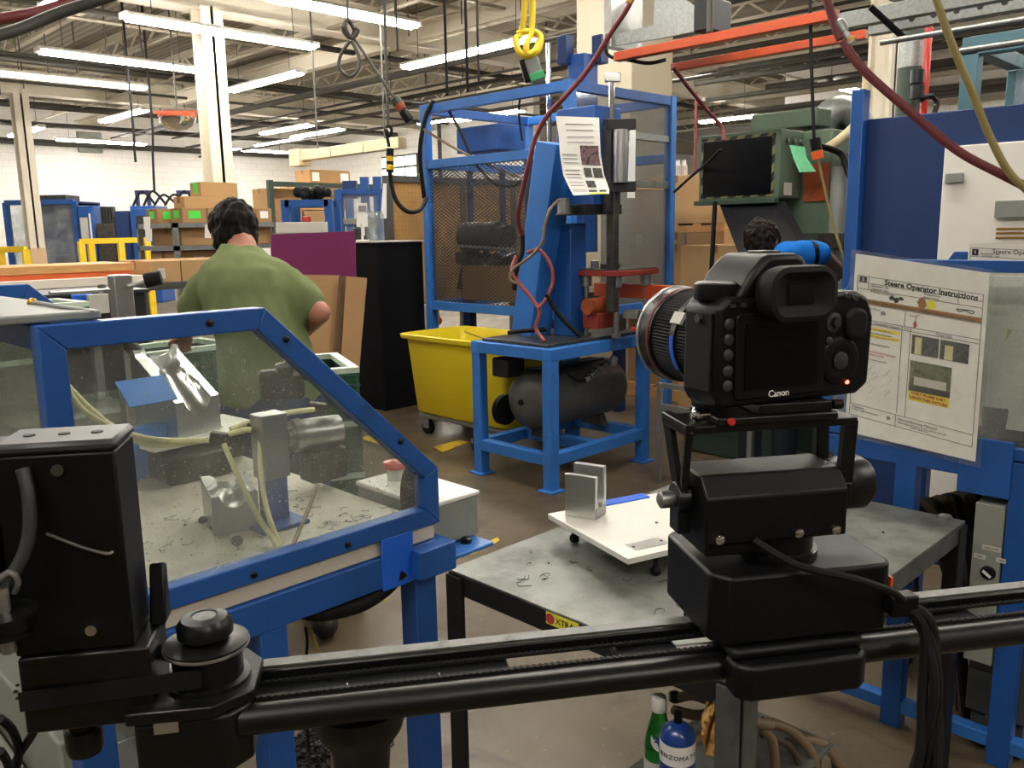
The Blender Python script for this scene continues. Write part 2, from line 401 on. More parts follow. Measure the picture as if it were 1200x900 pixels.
# concrete floor
t = NT('concrete'); vec = t.coord()
a_ = t.ramp(t.noise(.9, 8, .62, vec=vec), .32, .70, lin('#4f4433'), lin('#6b5c47'))
a_ = t.mix(t.ramp(t.noise(2.6, 6, .7, vec=vec, dist=.6), .52, .76), a_, lin('#3a3024'))
a_ = t.mix(t.ramp(t.noise(34, 3, .6, vec=vec), .66, .80), a_, lin('#85765f'))
vo = t.node('ShaderNodeTexVoronoi', feature='DISTANCE_TO_EDGE'); vo.inputs['Scale'].default_value = .55
wp = t.node('ShaderNodeTexNoise'); wp.inputs['Scale'].default_value = 3.0; t.l.new(vec, wp.inputs['Vector'])
vm = t.node('ShaderNodeVectorMath', operation='MULTIPLY_ADD'); vm.inputs[1].default_value = (.35,.35,.35); t.l.new(wp.outputs['Color'], vm.inputs[0]); t.l.new(vec, vm.inputs[2]); t.l.new(vm.outputs[0], vo.inputs['Vector'])
a_ = t.mix(t.ramp(vo.outputs['Distance'], .001, .006, (.45,.45,.45,1), (0,0,0,1)), a_, lin('#453b30'))
t.color(a_); t.b.inputs['Roughness'].default_value = .48; t.bump(t.noise(18, 6, .6, vec=vec), .15, .01)
t.l.new(t.ramp(t.noise(3, 4, vec=vec), .35, .7, (.35,)*3+(1,), (.62,)*3+(1,)), t.b.inputs['Roughness'])
# painted block wall (far)
def blocks(name, c1, c2, mortar):
    t = NT(name); c = t.node('ShaderNodeTexCoord'); sp = t.node('ShaderNodeSeparateXYZ'); cb = t.node('ShaderNodeCombineXYZ'); ad = t.node('ShaderNodeMath', operation='ADD')
    t.l.new(c.outputs['Object'], sp.inputs[0]); t.l.new(sp.outputs[0], ad.inputs[0]); t.l.new(sp.outputs[1], ad.inputs[1]); t.l.new(ad.outputs[0], cb.inputs[0]); t.l.new(sp.outputs[2], cb.inputs[1])
    b = t.node('ShaderNodeTexBrick'); b.inputs['Scale'].default_value = 1; b.inputs['Brick Width'].default_value = .4; b.inputs['Row Height'].default_value = .2; b.inputs['Mortar Size'].default_value = .008
    b.inputs['Color1'].default_value = lin(c1); b.inputs['Color2'].default_value = lin(c2); b.inputs['Mortar'].default_value = lin(mortar)
    t.l.new(cb.outputs[0], b.inputs['Vector']); t.color(b.outputs['Color']); t.b.inputs['Roughness'].default_value = .6
blocks('block_white', '#f3f0ea', '#efebe4', '#e2ddd3')
# roof deck: ribs across
t = NT('roof_deck'); vec = t.coord((1,0,0)); wv = t.node('ShaderNodeTexWave'); wv.inputs['Scale'].default_value = 2.0; t.l.new(vec, wv.inputs['Vector'])
t.color(t.ramp(wv.outputs['Fac'], .25, .75, lin('#827b6d'), lin('#9f9787'))); t.b.inputs['Roughness'].default_value = .7; t.bump(wv.outputs['Fac'], .6, .03)
# hazard tape
def stripes(name, a, b, scale, dirv):
    t = NT(name); vec = t.coord((scale*dirv[0], scale*dirv[1], scale*dirv[2])); sp = t.node('ShaderNodeSeparateXYZ'); t.l.new(vec, sp.inputs[0])
    a1 = t.node('ShaderNodeMath', operation='ADD'); a2 = t.node('ShaderNodeMath', operation='ADD'); fr = t.node('ShaderNodeMath', operation='FRACT'); gt = t.node('ShaderNodeMath', operation='GREATER_THAN'); gt.inputs[1].default_value = .5
    t.l.new(sp.outputs[0], a1.inputs[0]); t.l.new(sp.outputs[1], a1.inputs[1]); t.l.new(a1.outputs[0], a2.inputs[0]); t.l.new(sp.outputs[2], a2.inputs[1]); t.l.new(a2.outputs[0], fr.inputs[0]); t.l.new(fr.outputs[0], gt.inputs[0])
    t.color(t.mix(gt.outputs[0], lin(a), lin(b))); t.b.inputs['Roughness'].default_value = .55
stripes('hazard_tape', '#16170f', '#77734a', 9, (1,1,1))
random.seed(7)
# ================================================================== THE SETTING
struct(MB().box(-12, 34, -14, 30, -.2, 0).build('floor', 'concrete'))
struct(MB().box(-12, 34, 28, 28.3, 0, 5.55).build('wall_left', 'block_white'))
struct(MB().box(32, 32.3, -14, 28.3, 0, 5.55).build('wall_back', 'block_white'))
struct(MB().box(-12, 34, -14.3, -14, 0, 5.55).build('wall_right', 'block_white'))
struct(MB().box(-12.3, -12, -14, 28.3, 0, 5.55).build('wall_near', 'block_white'))
struct(MB().box(-12.3, 34, -14.3, 28.3, 5.55, 5.8).build('ceiling', 'roof_deck'))
# far blockwork partition behind the presses
struct(MB().box(21, 21.25, -8, 11, 0, 5.5).build('wall_partition', 'block_white'))
# roof joists (open web) running away to the left
def joist(x, y0=-12, y1=27.8, zb=5.10, zt=5.46):
    mb = MB(); mb.box(x-.05, x+.05, y0, y1, zt-.06, zt+.08); mb.box(x-.05, x+.05, y0, y1, zb, zb+.06)
    y = y0; k = 0
    while y < y1-.4:
        a, b = (zb+.03, zt-.03) if k % 2 == 0 else (zt-.03, zb+.03)
        mb.beam((x,y,a), (x,y+.45,b), .035); y += .45; k += 1
    struct(mb.build('roof_joist', 'cream_paint', smooth=False))
for i in range(20): joist(-5 + i*1.75)
def ibeam(name, p, q, w, h, mat, tf=.03):
    p = V(p); q = V(q); mb = MB()
    mb.beam(p+V((0,0,h/2-tf/2)), q+V((0,0,h/2-tf/2)), w, tf); mb.beam(p-V((0,0,h/2-tf/2)), q-V((0,0,h/2-tf/2)), w, tf); mb.beam(p, q, .03, h-tf)
    return struct(mb.build(name, mat, smooth=False))
ibeam('girder', (-12,20.8,4.83), (32,20.8,4.83), .32, .5, 'cream_paint')
ibeam('girder', (-12,11.8,4.83), (32,11.8,4.83), .32, .5, 'cream_paint')
ibeam('girder', (-12,2.8,4.83), (32,2.8,4.83), .32, .5, 'cream_paint')
ibeam('girder', (9.4,-12,4.75), (9.4,27,4.75), .2, .3, 'cream_paint')
# H columns
def hcol(x, y, s=.3, top=4.58, low=None):
    mb = MB(); t = .03
    mb.box(x-s/2, x+s/2, y-s/2, y-s/2+t, 0, top); mb.box(x-s/2, x+s/2, y+s/2-t, y+s/2, 0, top); mb.box(x-.02, x+.02, y-s/2, y+s/2, 0, top)
    mb.box(x-s/2-.05, x+s/2+.05, y-s/2-.05, y+s/2+.05, 0, .04)
    o = struct(mb.build('column', 'cream_paint', smooth=False))
    if low:
        b = MB(); e = .006
        b.box(x-s/2-e, x+s/2+e, y-s/2-e, y-s/2+t+e, .05, low); b.box(x-s/2-e, x+s/2+e, y+s/2-t-e, y+s/2+e, .05, low)
        b.build('painted_band', 'cream_low', o, smooth=False)
    return o
c1 = W(248, 100, 12.3); hcol(c1.x, c1.y, .31)
c2 = W(34, 220, 19); hcol(c2.x, c2.y, .30, low=1.35)
c4 = W(1034, 110, 9.2); hcol(c4.x, c4.y, .24)
hcol(15, 11.8); hcol(24, 11.8)
c3 = W(732, 100, 8.9)
struct(MB().box(c3.x-.34, c3.x+.34, c3.y-.34, c3.y+.34, 0, 5.55).build('column', 'cream_square', bevel=.015))
# windows high in the back wall, seen past the pegboard
p0 = W(447, 178, 21); p1 = W(482, 208, 21)
def far_window(name, x, y0, y1, z0, z1):
    w = struct(MB().box(x-.06, x, y0, y1, z0, z1).build(name, 'pipe_dark', smooth=False))
    ny = 3
    for i in range(ny):
        a = y0 + (y1-y0)*i/ny + .05; b = y0 + (y1-y0)*(i+1)/ny - .05
        for za, zb in ((z0+.06, (z0+z1)/2-.04), ((z0+z1)/2+.04, z1-.06)): MB().box(x-.09, x-.05, a, b, za, zb).build('pane', 'window_glow', w, smooth=False)
# partition of white block that closes the bay behind the boxes, and its windows
struct(MB().box(17.5, 17.75, 16.5, 28, 0, 5.5).build('wall_bay', 'block_white'))
a = PX(480, 180, 17.4); b = PX(447, 212, 17.4)
far_window('window_1', 17.5, min(a.y,b.y)-.3, max(a.y,b.y), b.z, a.z)

# ---- fluorescent fixtures: white reflector, two tubes, hanging rods (lights the room)
LZ = 4.2
def fixture(label, cx, cy, ax, length=2.44, parts=True, z=LZ):
    t = thing('fluorescent_light', label, 'ceiling light', (cx, cy, z), 0 if ax == 'x' else pi/2, 'fluorescent fixtures hung in rows')
    L = length/2; w = .095
    prof = [(-w, .02), (-.06, .06), (.06, .06), (w, .02), (w-.008, .012), (.054, .045), (-.054, .045), (-w+.008, .012)]
    mb = MB(); mb.prism(prof, lambda a,b:(-L,a,b), lambda a,b:(L,a,b)); mb.build('reflector', 'white_enamel', t, local=True, smooth=False)
    for s in (-1, 1): MB().cyl((-L+.04, s*.052, -.012), (L-.04, s*.052, -.012), .036, n=10).build('tube', 'tube_light', t, local=True)  # tubes fatter than real, so their shape takes in the blown-out glow
    for s in (-1, 1):
        MB().box(s*L-.02, s*L+.02, -.1, .1, -.02, .05).build('end_cap', 'white_enamel', t, local=True, smooth=False)
        MB().cyl((s*(L-.35), 0, .05), (s*(L-.35), 0, 5.555-z), .006, n=6).build('hanging_rod', 'pipe_dark', t, local=True)
    return t
def fx(label, a, b, ax, length=2.44):
    p = G(*a, LZ); q = G(*b, LZ); m = (p+q)/2
    fixture(label, m.x, m.y, ax, length)
fx('bright double tube light crossing the near cream column', (145,20), (370,54), 'x', 2.7)
fx('fluorescent light just below the one crossing the near cream column', (38,58), (240,83), 'x')
p = G(172,103,LZ); fixture('lowest light of the left stack, just above the cream girder', p.x-1.22, p.y, 'x')
p = G(488,30,LZ); q = G(300,0,LZ)
fixture('long light at the top edge ending above the coiled cord', (p.x+q.x)/2, p.y, 'x', p.x-q.x)
fx('tube light ending right of the cream column, tilted upwards', (262,104), (360,86), 'y')
fx('long light left of the yellow rope loop', (465,77), (635,45), 'y', 2.9)
fx('short distant light left of the silver dome mirror', (105,139), (185,131), 'y')
fx('distant light above the cream box duct end', (335,159), (410,152), 'y')
fx('distant light seen through the top of the blue cage', (485,142), (575,135), 'y')
p = G(834,73,LZ); fixture('light hung just below the orange crane rail', p.x-.1, p.y+1.2, 'y')
p = G(965,97,LZ); fixture('light beside the cream column right of the green press', p.x+1.2, p.y, 'x')
fx('far light at the left edge behind the far cream column', (0,158), (62,150), 'y')
fx('smallest far light just above the green press head', (838,141), (868,137), 'y', 1.6)
p = G(95,2,LZ); fixture('light cut by the top left corner over the dark hoses', p.x-.2, p.y-.7, 'y')
# the rows go on over the camera and to both sides, out of the picture
OUT = ['above the top edge of the picture over the man', 'above the top edge of the picture over the blue cage', 'above the top edge of the picture over the compressor stand', 'above the top edge of the picture over the green press', 'out of the picture to the right of the workbench', 'out of the picture far right of the blue enclosure', 'high behind the blue enclosure, out of the picture', 'out of the picture left of the boards', 'out of the picture left of the far column', 'far behind the dome mirror near the bay wall', 'on the far white wall behind the dome mirror', 'added to brighten the far wall, out of the picture at its left end', 'added to brighten the far white wall above the blue enclosed machine', 'added to brighten the far white wall near the bay corner', 'in the far corner of the bay above the pallet rack', 'out of the picture beyond the left edge', 'out of the picture left of the cream girder', 'far behind the blue cage top rail', 'beyond the bay wall, hidden from view', 'far behind the cream square column', 'out of the picture behind the white door', 'behind the camera, left', 'behind the camera, right']
for n, (x, y, ax) in enumerate([(1.2,5.2,'x'),(5.2,5.4,'y'),(3.4,2.2,'y'),(7.2,2.2,'y'),(3.5,-3.2,'y'),(8.5,-2.5,'y'),(12,1.0,'y'),(-3,9.5,'x'),(-1,14,'x'),(12,20,'y'),(9.5,25.6,'x'),(1,24,'x'),(4.5,25.6,'x'),(14.2,25.6,'x'),(13.5,23,'y'),(-2,20,'x'),(1,17,'x'),(14.3,15,'y'),(25,20,'y'),(22,8,'y'),(13.2,-3.5,'y'),(-1.6,.4,'y'),(-.6,-3.6,'y')]):
    fixture('fluorescent light ' + OUT[n], x, y, ax)  # extra fixtures along the far wall are added to brighten it

# ---- pipes and conduit under the roof
def pipe(name, mat, a, b, r, n=8):
    struct(MB().cyl(a, b, r, n=n).build(name, mat))
for n, (y, z, r, m) in enumerate([(9.4,4.75,.025,'conduit'),(10.3,4.9,.03,'conduit'),(13.2,4.7,.05,'pipe_dark'),(14.6,4.9,.03,'conduit'),(16.2,4.55,.03,'pipe_dark'),(17.5,4.7,.06,'pipe_dark'),(19.6,5.0,.05,'conduit'),(19.9,4.7,.03,'pipe_dark'),(22.4,4.6,.08,'pipe_dark'),(25.2,4.5,.07,'pipe_dark'),(27.85,4.31,.09,'pipe_dark'),(24.0,5.0,.06,'conduit')]):
    pipe('ceiling_pipe', m, (-6,y,z), (17.4 if y > 16 else 20.8,y,z), r)
for n, (x, z, r, m) in enumerate([(7.9,4.65,.03,'conduit'),(10.6,4.5,.06,'pipe_dark'),(11.3,4.8,.03,'conduit'),(12.1,4.2,.04,'pipe_dark'),(12.9,4.6,.05,'pipe_dark'),(13.8,4.1,.05,'pipe_dark'),(14.6,4.4,.07,'pipe_dark'),(15.2,3.7,.05,'pipe_dark'),(15.6,4.0,.06,'conduit'),(6.9,4.95,.03,'conduit'),(15.7,3.3,.05,'conduit'),(9.9,4.35,.025,'pipe_dark'),(11.7,4.45,.025,'pipe_dark'),(12.5,3.95,.03,'pipe_dark'),(13.3,4.35,.03,'pipe_dark'),(14.2,3.85,.04,'pipe_dark'),(16.4,4.3,.06,'pipe_dark'),(17.2,3.9,.06,'pipe_dark'),(18.0,4.5,.05,'pipe_dark'),(18.9,3.6,.07,'pipe_dark'),(19.8,4.2,.06,'pipe_dark'),(20.5,3.2,.08,'pipe_dark')]):
    pipe('ceiling_pipe', m, (x,-8,z), (x,26 if x < 13 else 9.0,z), r)
for n in range(26):   # drop rods
    x = 5 + (n*3.7) % 11; y = 5.5 + (n*5.3) % 17
    if (x+y)/1.414 < 9.6: continue
    pipe('drop_rod', 'pipe_dark', (x,y,4.3+.2*(n%3)), (x,y,5.56), .012, 6)
q = PY(385,150,26); pipe('wall_pipe', 'pipe_dark', (17.3,20.2,0), (17.3,20.2,4.9), .06)

# ---- floor markings
def tape(label, pts, z=.0015):
    mb = MB(); q = [G(x,y,0) for x,y in pts]
    mb.pz_([(p.x,p.y) for p in q], .0, z*2); o = mb.build('floor_tape', 'yellow_tape', smooth=False); tag(o, label, 'floor marking', 'worn yellow floor tape'); return o
tape('worn yellow floor stripe in front of the yellow cart', [(508,524),(537,516),(551,518),(519,530)])
tape('yellow floor stripe seen through the clear guard', [(422,514),(430,511),(468,518),(456,524)])
tape('long yellow floor stripe under the blue guarded machine', [(362,728),(372,720),(458,690),(455,702),(398,722),(378,731)])
tape('small scrap of yellow paint beside the grey bench', [(575,634),(583,630),(586,634),(578,638)])
tape('scrap of yellow tape on the floor by the black bench corner', [(548,645),(562,642),(560,647),(552,650)])
# ================================================================== CAMERA SLIDER, HEAD AND CAMERA (frame of the slider)
SYAW = radians(-45 + 10.4)
SO = W(915, 700, .70); SO.z = 0
E1 = V((cos(SYAW), sin(SYAW), 0)); E2 = V((-sin(SYAW), cos(SYAW), 0))
def SW(x, y, z): return SO + E1*x + E2*y + V((0,0,z))
def rbox(mb, x0, x1, y0, y1, z0, z1): return mb.box(x0,x1,y0,y1,z0,z1)
sl = thing('camera_slider', 'black motorised camera slider rail crossing the foreground', 'camera slider', (SO.x,SO.y,0), SYAW)
L = dict(local=True)
# rails
mb = MB(); mb.box(-.455,.62,.018,.037,1.190,1.203); mb.build('rear_rail', 'black_metal', sl, bevel=.002, **L)
MB().box(-.452,.615,.023,.0355,1.203,1.2045).build('scale_strip', 'strip_grey', sl, **L)
mb = MB(); mb.box(-.455,.62,-.034,-.018,1.183,1.200); mb.cyl((-.455,-.03,1.190),(.62,-.03,1.190),.0115,n=20); mb.build('front_rail', 'black_metal', sl, bevel=.0015, **L)
# toothed drive belt: one run behind, one in front
for yy, zz in ((.0135,1.196), (-.019,1.2015)):
    b = MB(); b.box(-.47,.6,yy-.002,yy+.002,zz-.0015,zz+.0005)
    x = -.46
    while x < .55: b.box(x, x+.0022, yy-.002, yy+.002, zz+.0004, zz+.0012); x += .0052
    b.build('toothed_belt', 'black_rubber', sl, smooth=False, **L)
for x0, x1 in ((-.452,-.24), (-.145,-.09), (.16,.205), (.56,.62)):
    b = MB(); b.box(x0,x1,-.034,.034,1.179,1.188); b.build('cross_plate', 'dark_grey', sl, bevel=.002, **L)
MB().box(-.10,.02,-.01,.017,1.184,1.187).build('label_plate', 'paper_grey', sl, **L)
for x in (-.375,-.30): MB().box(x,x+.001,-.012,.012,1.188,1.1885).build('index_mark', 'paper', sl, **L)
for x, r, m in ((-.345,.004,'ink_black'),(-.331,.005,'chrome')): MB().cyl((x,-.003,1.188),(x,-.003,1.1895),r,n=14).build('plate_screw', m, sl, **L)
# drive end: housing, pulley with knob, belt, motor
hs = MB(); hs.pz_([(-.525,-.045),(-.46,-.045),(-.445,-.03),(-.445,.04),(-.525,.04)], 1.158, 1.204); hs.build('end_housing', 'black_metal', sl, bevel=.003, **L)
MB().pz_([(-.53,-.046),(-.47,-.048),(-.442,-.028),(-.440,.02),(-.455,.042),(-.53,.042)], 1.204, 1.2135).build('end_plate', 'black_metal', sl, bevel=.0015, **L)
MB().box(-.511,-.494,-.0465,-.044,1.196,1.2045).build('shiny_corner', 'aluminium', sl, **L)
pu = MB().lathe((-.478,-.004,1.2135),(0,0,1),[(0,.031),(.003,.031),(.004,.026),(.026,.026),(.027,.0315),(.031,.0315),(.032,.02),(.036,.014)],36).build('belt_pulley', 'black_metal', sl, **L)
MB().lathe((-.478,-.004,1.2405),(0,0,1),[(0,.0318),(.0012,.0322),(.0024,.0318),(.0026,.024)],40).build('pulley_rim', 'steel', pu, **L)
kn = MB().lathe((-.478,-.004,1.246),(0,0,1),[(0,.016),(.004,.016),(.005,.0205),(.013,.0208),(.018,.017),(.0195,.010),(.0185,.009)],32).build('knob', 'black_metal', pu, **L)
MB().lathe((-.478,-.004,1.2642),(0,0,1),[(0,.009),(.0008,.0085),(.0012,.0)],20).build('knob_cap', 'strip_grey', pu, **L)
b = MB()
for s in (-1,1): b.beam((-.478, -.004+s*.0275, 1.228), (-.60, -.02+s*.018, 1.228), .002, .014)
b.build('drive_belt', 'black_rubber', sl, **L)
mt = MB().box(-.602,-.5225,-.03,.022,1.258,1.404).build('motor_housing', 'black_plastic', sl, bevel=.002, **L)
cap = MB(); cap.box(-.602,-.521,-.031,.023,1.404,1.4125); cap.build('housing_cap', 'dark_grey', mt, bevel=.003, seg=1, **L)
for x in (-.585,-.562,-.54): MB().cyl((x,-.004,1.4123),(x,-.004,1.4132),.004,n=14).build('cap_hole', 'ink_black', mt, **L)
MB().cyl((-.560,-.0305,1.393),(-.560,-.0325,1.393),.0042,n=14).build('screw', 'steel_dark', mt, **L)
MB().cyl((-.55,-.0305,1.274),(-.55,-.0325,1.274),.004,n=14).build('screw', 'chrome', mt, **L)
lb = MB(); lb.box(-.69,-.604,-.036,.026,1.265,1.398); lb.box(-.69,-.604,.008,.026,1.398,1.407); lb.box(-.618,-.604,-.012,.012,1.398,1.409); lb.build('gear_housing', 'black_plastic', mt, bevel=.002, **L)
MB().box(-.69,-.612,-.034,.004,1.3985,1.3995).build('top_plate', 'dark_grey', mt, **L)
MB().cyl((-.612,-.034,1.395),(-.612,-.04,1.393),.004,n=10).build('screw', 'chrome', mt, **L)
MB().tube([(-.572,-.031,1.348),(-.55,-.0325,1.337),(-.535,-.0325,1.331),(-.530,-.031,1.331)], .0014, 6).build('scratch_wire', 'steel_dark', mt, **L)
lw = MB(); lw.box(-.60,-.512,-.034,.022,1.2,1.258); lw.px_([(.0,1.258),(.022,1.258),(.022,1.302),(.016,1.302)], -.519, -.507); lw.build('motor_mount', 'black_metal', sl, bevel=.002, **L)
MB().lathe((-.57,-.01,1.168),(0,0,1),[(0,.012),(.006,.0135),(.02,.0135),(.021,.010),(.034,.010)],24).build('lock_knob', 'black_metal', sl, **L)
pl = MB().lathe((-.594,-.058,1.288),(0,0,1),[(0,.010),(.002,.018),(.004,.0185),(.0045,.015),(.014,.015),(.0145,.0205),(.017,.0205),(.0175,.006)],32).build('tension_pulley', 'black_metal', sl, **L)
MB().cyl((-.594,-.058,1.304),(-.594,-.058,1.322),.0045,n=16).build('pin', 'aluminium', pl, **L)
MB().cyl((-.594,-.058,1.276),(-.594,-.058,1.288),.005,n=12).build('stud', 'steel', pl, **L)
MB().tube([(-.6,-.058,1.324),(-.588,-.058,1.332),(-.584,-.056,1.325),(-.588,-.054,1.316)], .0022, 8).build('hook', 'steel', pl, **L)
MB().tube([(-.581,-.034,1.396),(-.577,-.04,1.378),(-.578,-.045,1.352),(-.586,-.05,1.332),(-.60,-.052,1.318),(-.64,-.05,1.313),(-.68,-.05,1.318)], .0046, 10).build('drive_cable', 'dark_grey', sl, **L)
# carriage under the head
cg = MB(); cg.box(-.07,.046,-.056,.05,1.206,1.216); cg.pz_([(-.07,-.06),(-.06,-.068),(.036,-.068),(.046,-.06),(.046,-.04),(-.07,-.04)], 1.176, 1.2065); cg.box(-.07,.046,.04,.052,1.18,1.206)
cg.build('carriage', 'black_plastic', sl, bevel=.004, **L)
# tripod under the slider
tp = thing('tripod', 'black tripod post holding up the camera slider', 'tripod', tuple(SW(-.366,.0,0)), SYAW)
MB().lathe((0,0,1.11),(0,0,1),[(0,.022),(.03,.024),(.045,.034),(.055,.037),(.066,.037)],28).build('bowl', 'black_metal', tp, **L)
MB().cyl((0,0,.45),(0,0,1.12),.021,n=20).build('post', 'black_paint', tp, **L)
for k in range(3):
    a = 2*pi*k/3 + 1.9
    MB().cyl((.02*cos(a),.02*sin(a),.62),(.36*cos(a),.36*sin(a),.012),.013,.010,n=12).build('leg', 'black_paint', tp, **L)

# ---- pan and tilt head
hd = thing('pan_tilt_head', 'black motorised pan and tilt head under the camera', 'camera head', tuple(SW(-.005,0,1.2165)), SYAW)
HZ = 1.2165
def hb(mb, *a, **k):
    o = mb; o.v = [p - V((-.005,0,HZ)) for p in o.v]; return o.build(*a, local=True, **k)
hb(MB().pz_([(-.083,-.036),(-.07,-.05),(.066,-.05),(.074,-.042),(.074,.06),(.066,.066),(-.075,.066),(-.083,.058)], 1.2165, 1.275), 'pan_box', 'black_plastic', hd, bevel=.003)
hb(MB().lathe((-.008,-.002,1.275),(0,0,1),[(0,.034),(.006,.034),(.007,.03),(.022,.03)],32), 'turntable', 'black_metal', hd)
tb = hb(MB().px_([(-.034,1.297),(-.034,1.336),(-.020,1.352),(.024,1.352),(.034,1.342),(.034,1.297)], -.086, .038), 'tilt_body', 'black_plastic', hd, bevel=.002)
hb(MB().px_([(-.030,1.286),(-.030,1.300),(.028,1.300),(.028,1.286)], -.084, -.030), 'tilt_foot', 'black_plastic', hd, bevel=.002)
hb(MB().lathe((.038,0,1.331),(1,0,0),[(0,.021),(.008,.023),(.03,.023),(.036,.019)],28), 'tilt_motor', 'black_metal', hd)
for x in (-.074,-.005,.028): hb(MB().lathe((x,-.034,1.302),(0,-1,0),[(0,.004),(.0015,.004),(.0025,.002)],14), 'screw', 'chrome', hd)
# yoke: two arms and the top plate
ar = MB()
ar.beam((-.098,-.024,1.392),(-.094,-.006,1.335),.006,.010); ar.beam((-.098,.022,1.392),(-.094,.006,1.335),.006,.010); ar.beam((-.098,-.028,1.392),(-.098,.026,1.392),.008,.01); ar.cyl((-.100,0,1.328),(-.088,0,1.328),.014,n=20); ar.box(-.100,-.089,-.01,.01,1.300,1.335)
hb(ar, 'yoke_arm', 'black_metal', hd, bevel=.001)
ar = MB(); ar.beam((.043,-.022,1.392),(.043,-.018,1.335),.008,.012); ar.beam((.043,.022,1.392),(.043,.018,1.335),.008,.012); ar.box(.039,.047,-.024,.024,1.318,1.338)
hb(ar, 'yoke_arm', 'black_metal', hd, bevel=.001)
hb(MB().box(-.102,.048,-.026,.026,1.388,1.3945), 'yoke_plate', 'black_metal', hd, bevel=.001)
hb(MB().lathe((-.100,0,1.328),(-1,0,0),[(0,.006),(.006,.0075),(.012,.0075),(.014,.004)],16), 'axle_knob', 'steel', hd)
hb(MB().box(-.076,.028,-.03,.03,1.3945,1.401), 'clamp', 'black_metal', hd, bevel=.0015)
hb(MB().box(-.040,.024,-.026,.026,1.401,1.4095), 'release_plate', 'black_metal', hd, bevel=.001)
hb(MB().lathe((-.076,-.01,1.4005),(-1,0,0),[(0,.005),(.010,.006),(.012,.006),(.014,.003)],16), 'clamp_knob', 'chrome', hd)
hb(MB().cyl((-.066,-.031,1.3985),(-.066,-.0335,1.3985),.003,n=12), 'red_button', 'red_plastic', hd)
hb(MB().cyl((.028,-.02,1.405),(.036,-.02,1.405),.004,n=14), 'clamp_lever', 'black_metal', hd)
hb(MB().tube([(-.045,-.036,1.30),(-.02,-.06,1.286),(.02,-.075,1.277),(.055,-.072,1.262),(.075,-.06,1.247)], .0032, 8), 'head_cable', 'black_rubber', hd)
hb(MB().box(.066,.09,-.062,-.047,1.232,1.25), 'plug', 'black_plastic', hd, bevel=.002)
hb(MB().box(.0742,.0762,-.045,-.037,1.252,1.26), 'orange_tab', 'orange_plastic', hd)

# ---- the camera on the head
CZ = 1.4095
dc = thing('dslr_camera', 'black digital camera on the slider seen from behind, red light glowing', 'camera', tuple(SW(-.008,-.02,CZ)), SYAW + radians(12))
def db(mb, *a, parent=None, **k): return mb.build(*a, parent or dc, local=True, **k)
body = [(-.070,.0),(.068,.0),(.0805,.008),(.0825,.064),(.076,.081),(.062,.087),(.030,.087),(-.05,.086),(-.064,.088),(-.0745,.078),(-.0755,.01)]
db(MB().py_(body, .0, .046), 'body', 'black_plastic', bevel=.004, seg=3)
db(MB().pz_([(.040,.03),(.081,.03),(.0825,.05),(.076,.070),(.055,.074),(.044,.066)], .003, .078), 'grip', 'black_rubber', bevel=.005, seg=3)
hump = [(-.056,.083),(-.043,.104),(-.030,.1165),(-.024,.119),(.002,.119),(.008,.1165),(.018,.102),(.026,.083)]
db(MB().py_(hump, .002, .062), 'viewfinder_hump', 'black_plastic', bevel=.005, seg=3)
db(MB().box(-.020,-.002,.018,.038,.1185,.121), 'hot_shoe', 'steel_dark', bevel=.0008)
ec = MB()
def rr(w, h, r, cx, cz, n=5):
    out = []
    for sx, sz, a0 in ((1,1,0),(-1,1,pi/2),(-1,-1,pi),(1,-1,3*pi/2)):
        for k in range(n+1):
            a = a0 + pi/2*k/n; out.append((cx + sx*(w/2-r) + r*cos(a), cz + sz*(h/2-r) + r*sin(a)))
    return out
ring = [[V((a,y,b)) for a,b in rr(w,h,r,-.010,.0885)] for y,w,h,r in ((.004,.056,.036,.012),(-.012,.066,.044,.016),(-.021,.064,.042,.016),(-.022,.056,.034,.012),(-.016,.034,.022,.006))]
ec.loft(ring); db(ec, 'eyecup', 'black_rubber')
db(MB().box(-.0225,.0025,-.0170,-.0155,.081,.096), 'eyepiece_glass', 'lens_dark')
db(MB().py_(rr(.088,.068,.005,-.0145,.040), -.0022, .002), 'screen_frame', 'black_plastic', bevel=.001)
db(MB().box(-.050,.021,-.0030,-.002,.014,.066), 'screen', 'screen_black')
for z in (.0665,.0545,.0425,.030,.018): db(MB().lathe((-.0645,.001,z),(0,-1,0),[(0,.0045),(.0022,.0045),(.003,.0035)],16), 'button', 'dark_grey')
for x in (-.062,-.052): db(MB().py_(rr(.0055,.003,.0012,x,.0805), -.0015, .002), 'button', 'dark_grey')
for x, z, r in ((.0315,.0805,.0038),(.025,.0745,.0022),(.035,.047,.0035),(.052,.083,.003),(.060,.081,.003)): db(MB().lathe((x,.001,z),(0,-1,0),[(0,r),(.002,r),(.0028,r*.7)],14), 'button', 'dark_grey')
dl = db(MB().lathe((.047,.001,.030),(0,-1,0),[(0,.020),(.0018,.020),(.0028,.0185),(.0024,.012),(.0018,.009)],36), 'control_dial', 'black_plastic')
db(MB().lathe((.047,.001,.030),(0,-1,0),[(0,.0075),(.0032,.0075),(.0038,.006)],20), 'set_button', 'dark_grey', parent=dl)
db(MB().lathe((.040,.001,.062),(0,-1,0),[(0,.008),(.001,.008),(.002,.005),(.005,.0035)],18), 'joystick', 'dark_grey')
db(MB().py_(rr(.022,.026,.009,.061,.060), -.005, .004), 'thumb_rest', 'black_rubber', bevel=.003)
db(MB().sphere((.0555,-.0012,.0115),.0017,10,6), 'status_light', 'red_led')
text_mesh('brand_print', 'Canon', .0078, 'paper', dc, (-.0265,-.0022,.0085), (1,0,0), (0,0,1), local=True, off=.0002)
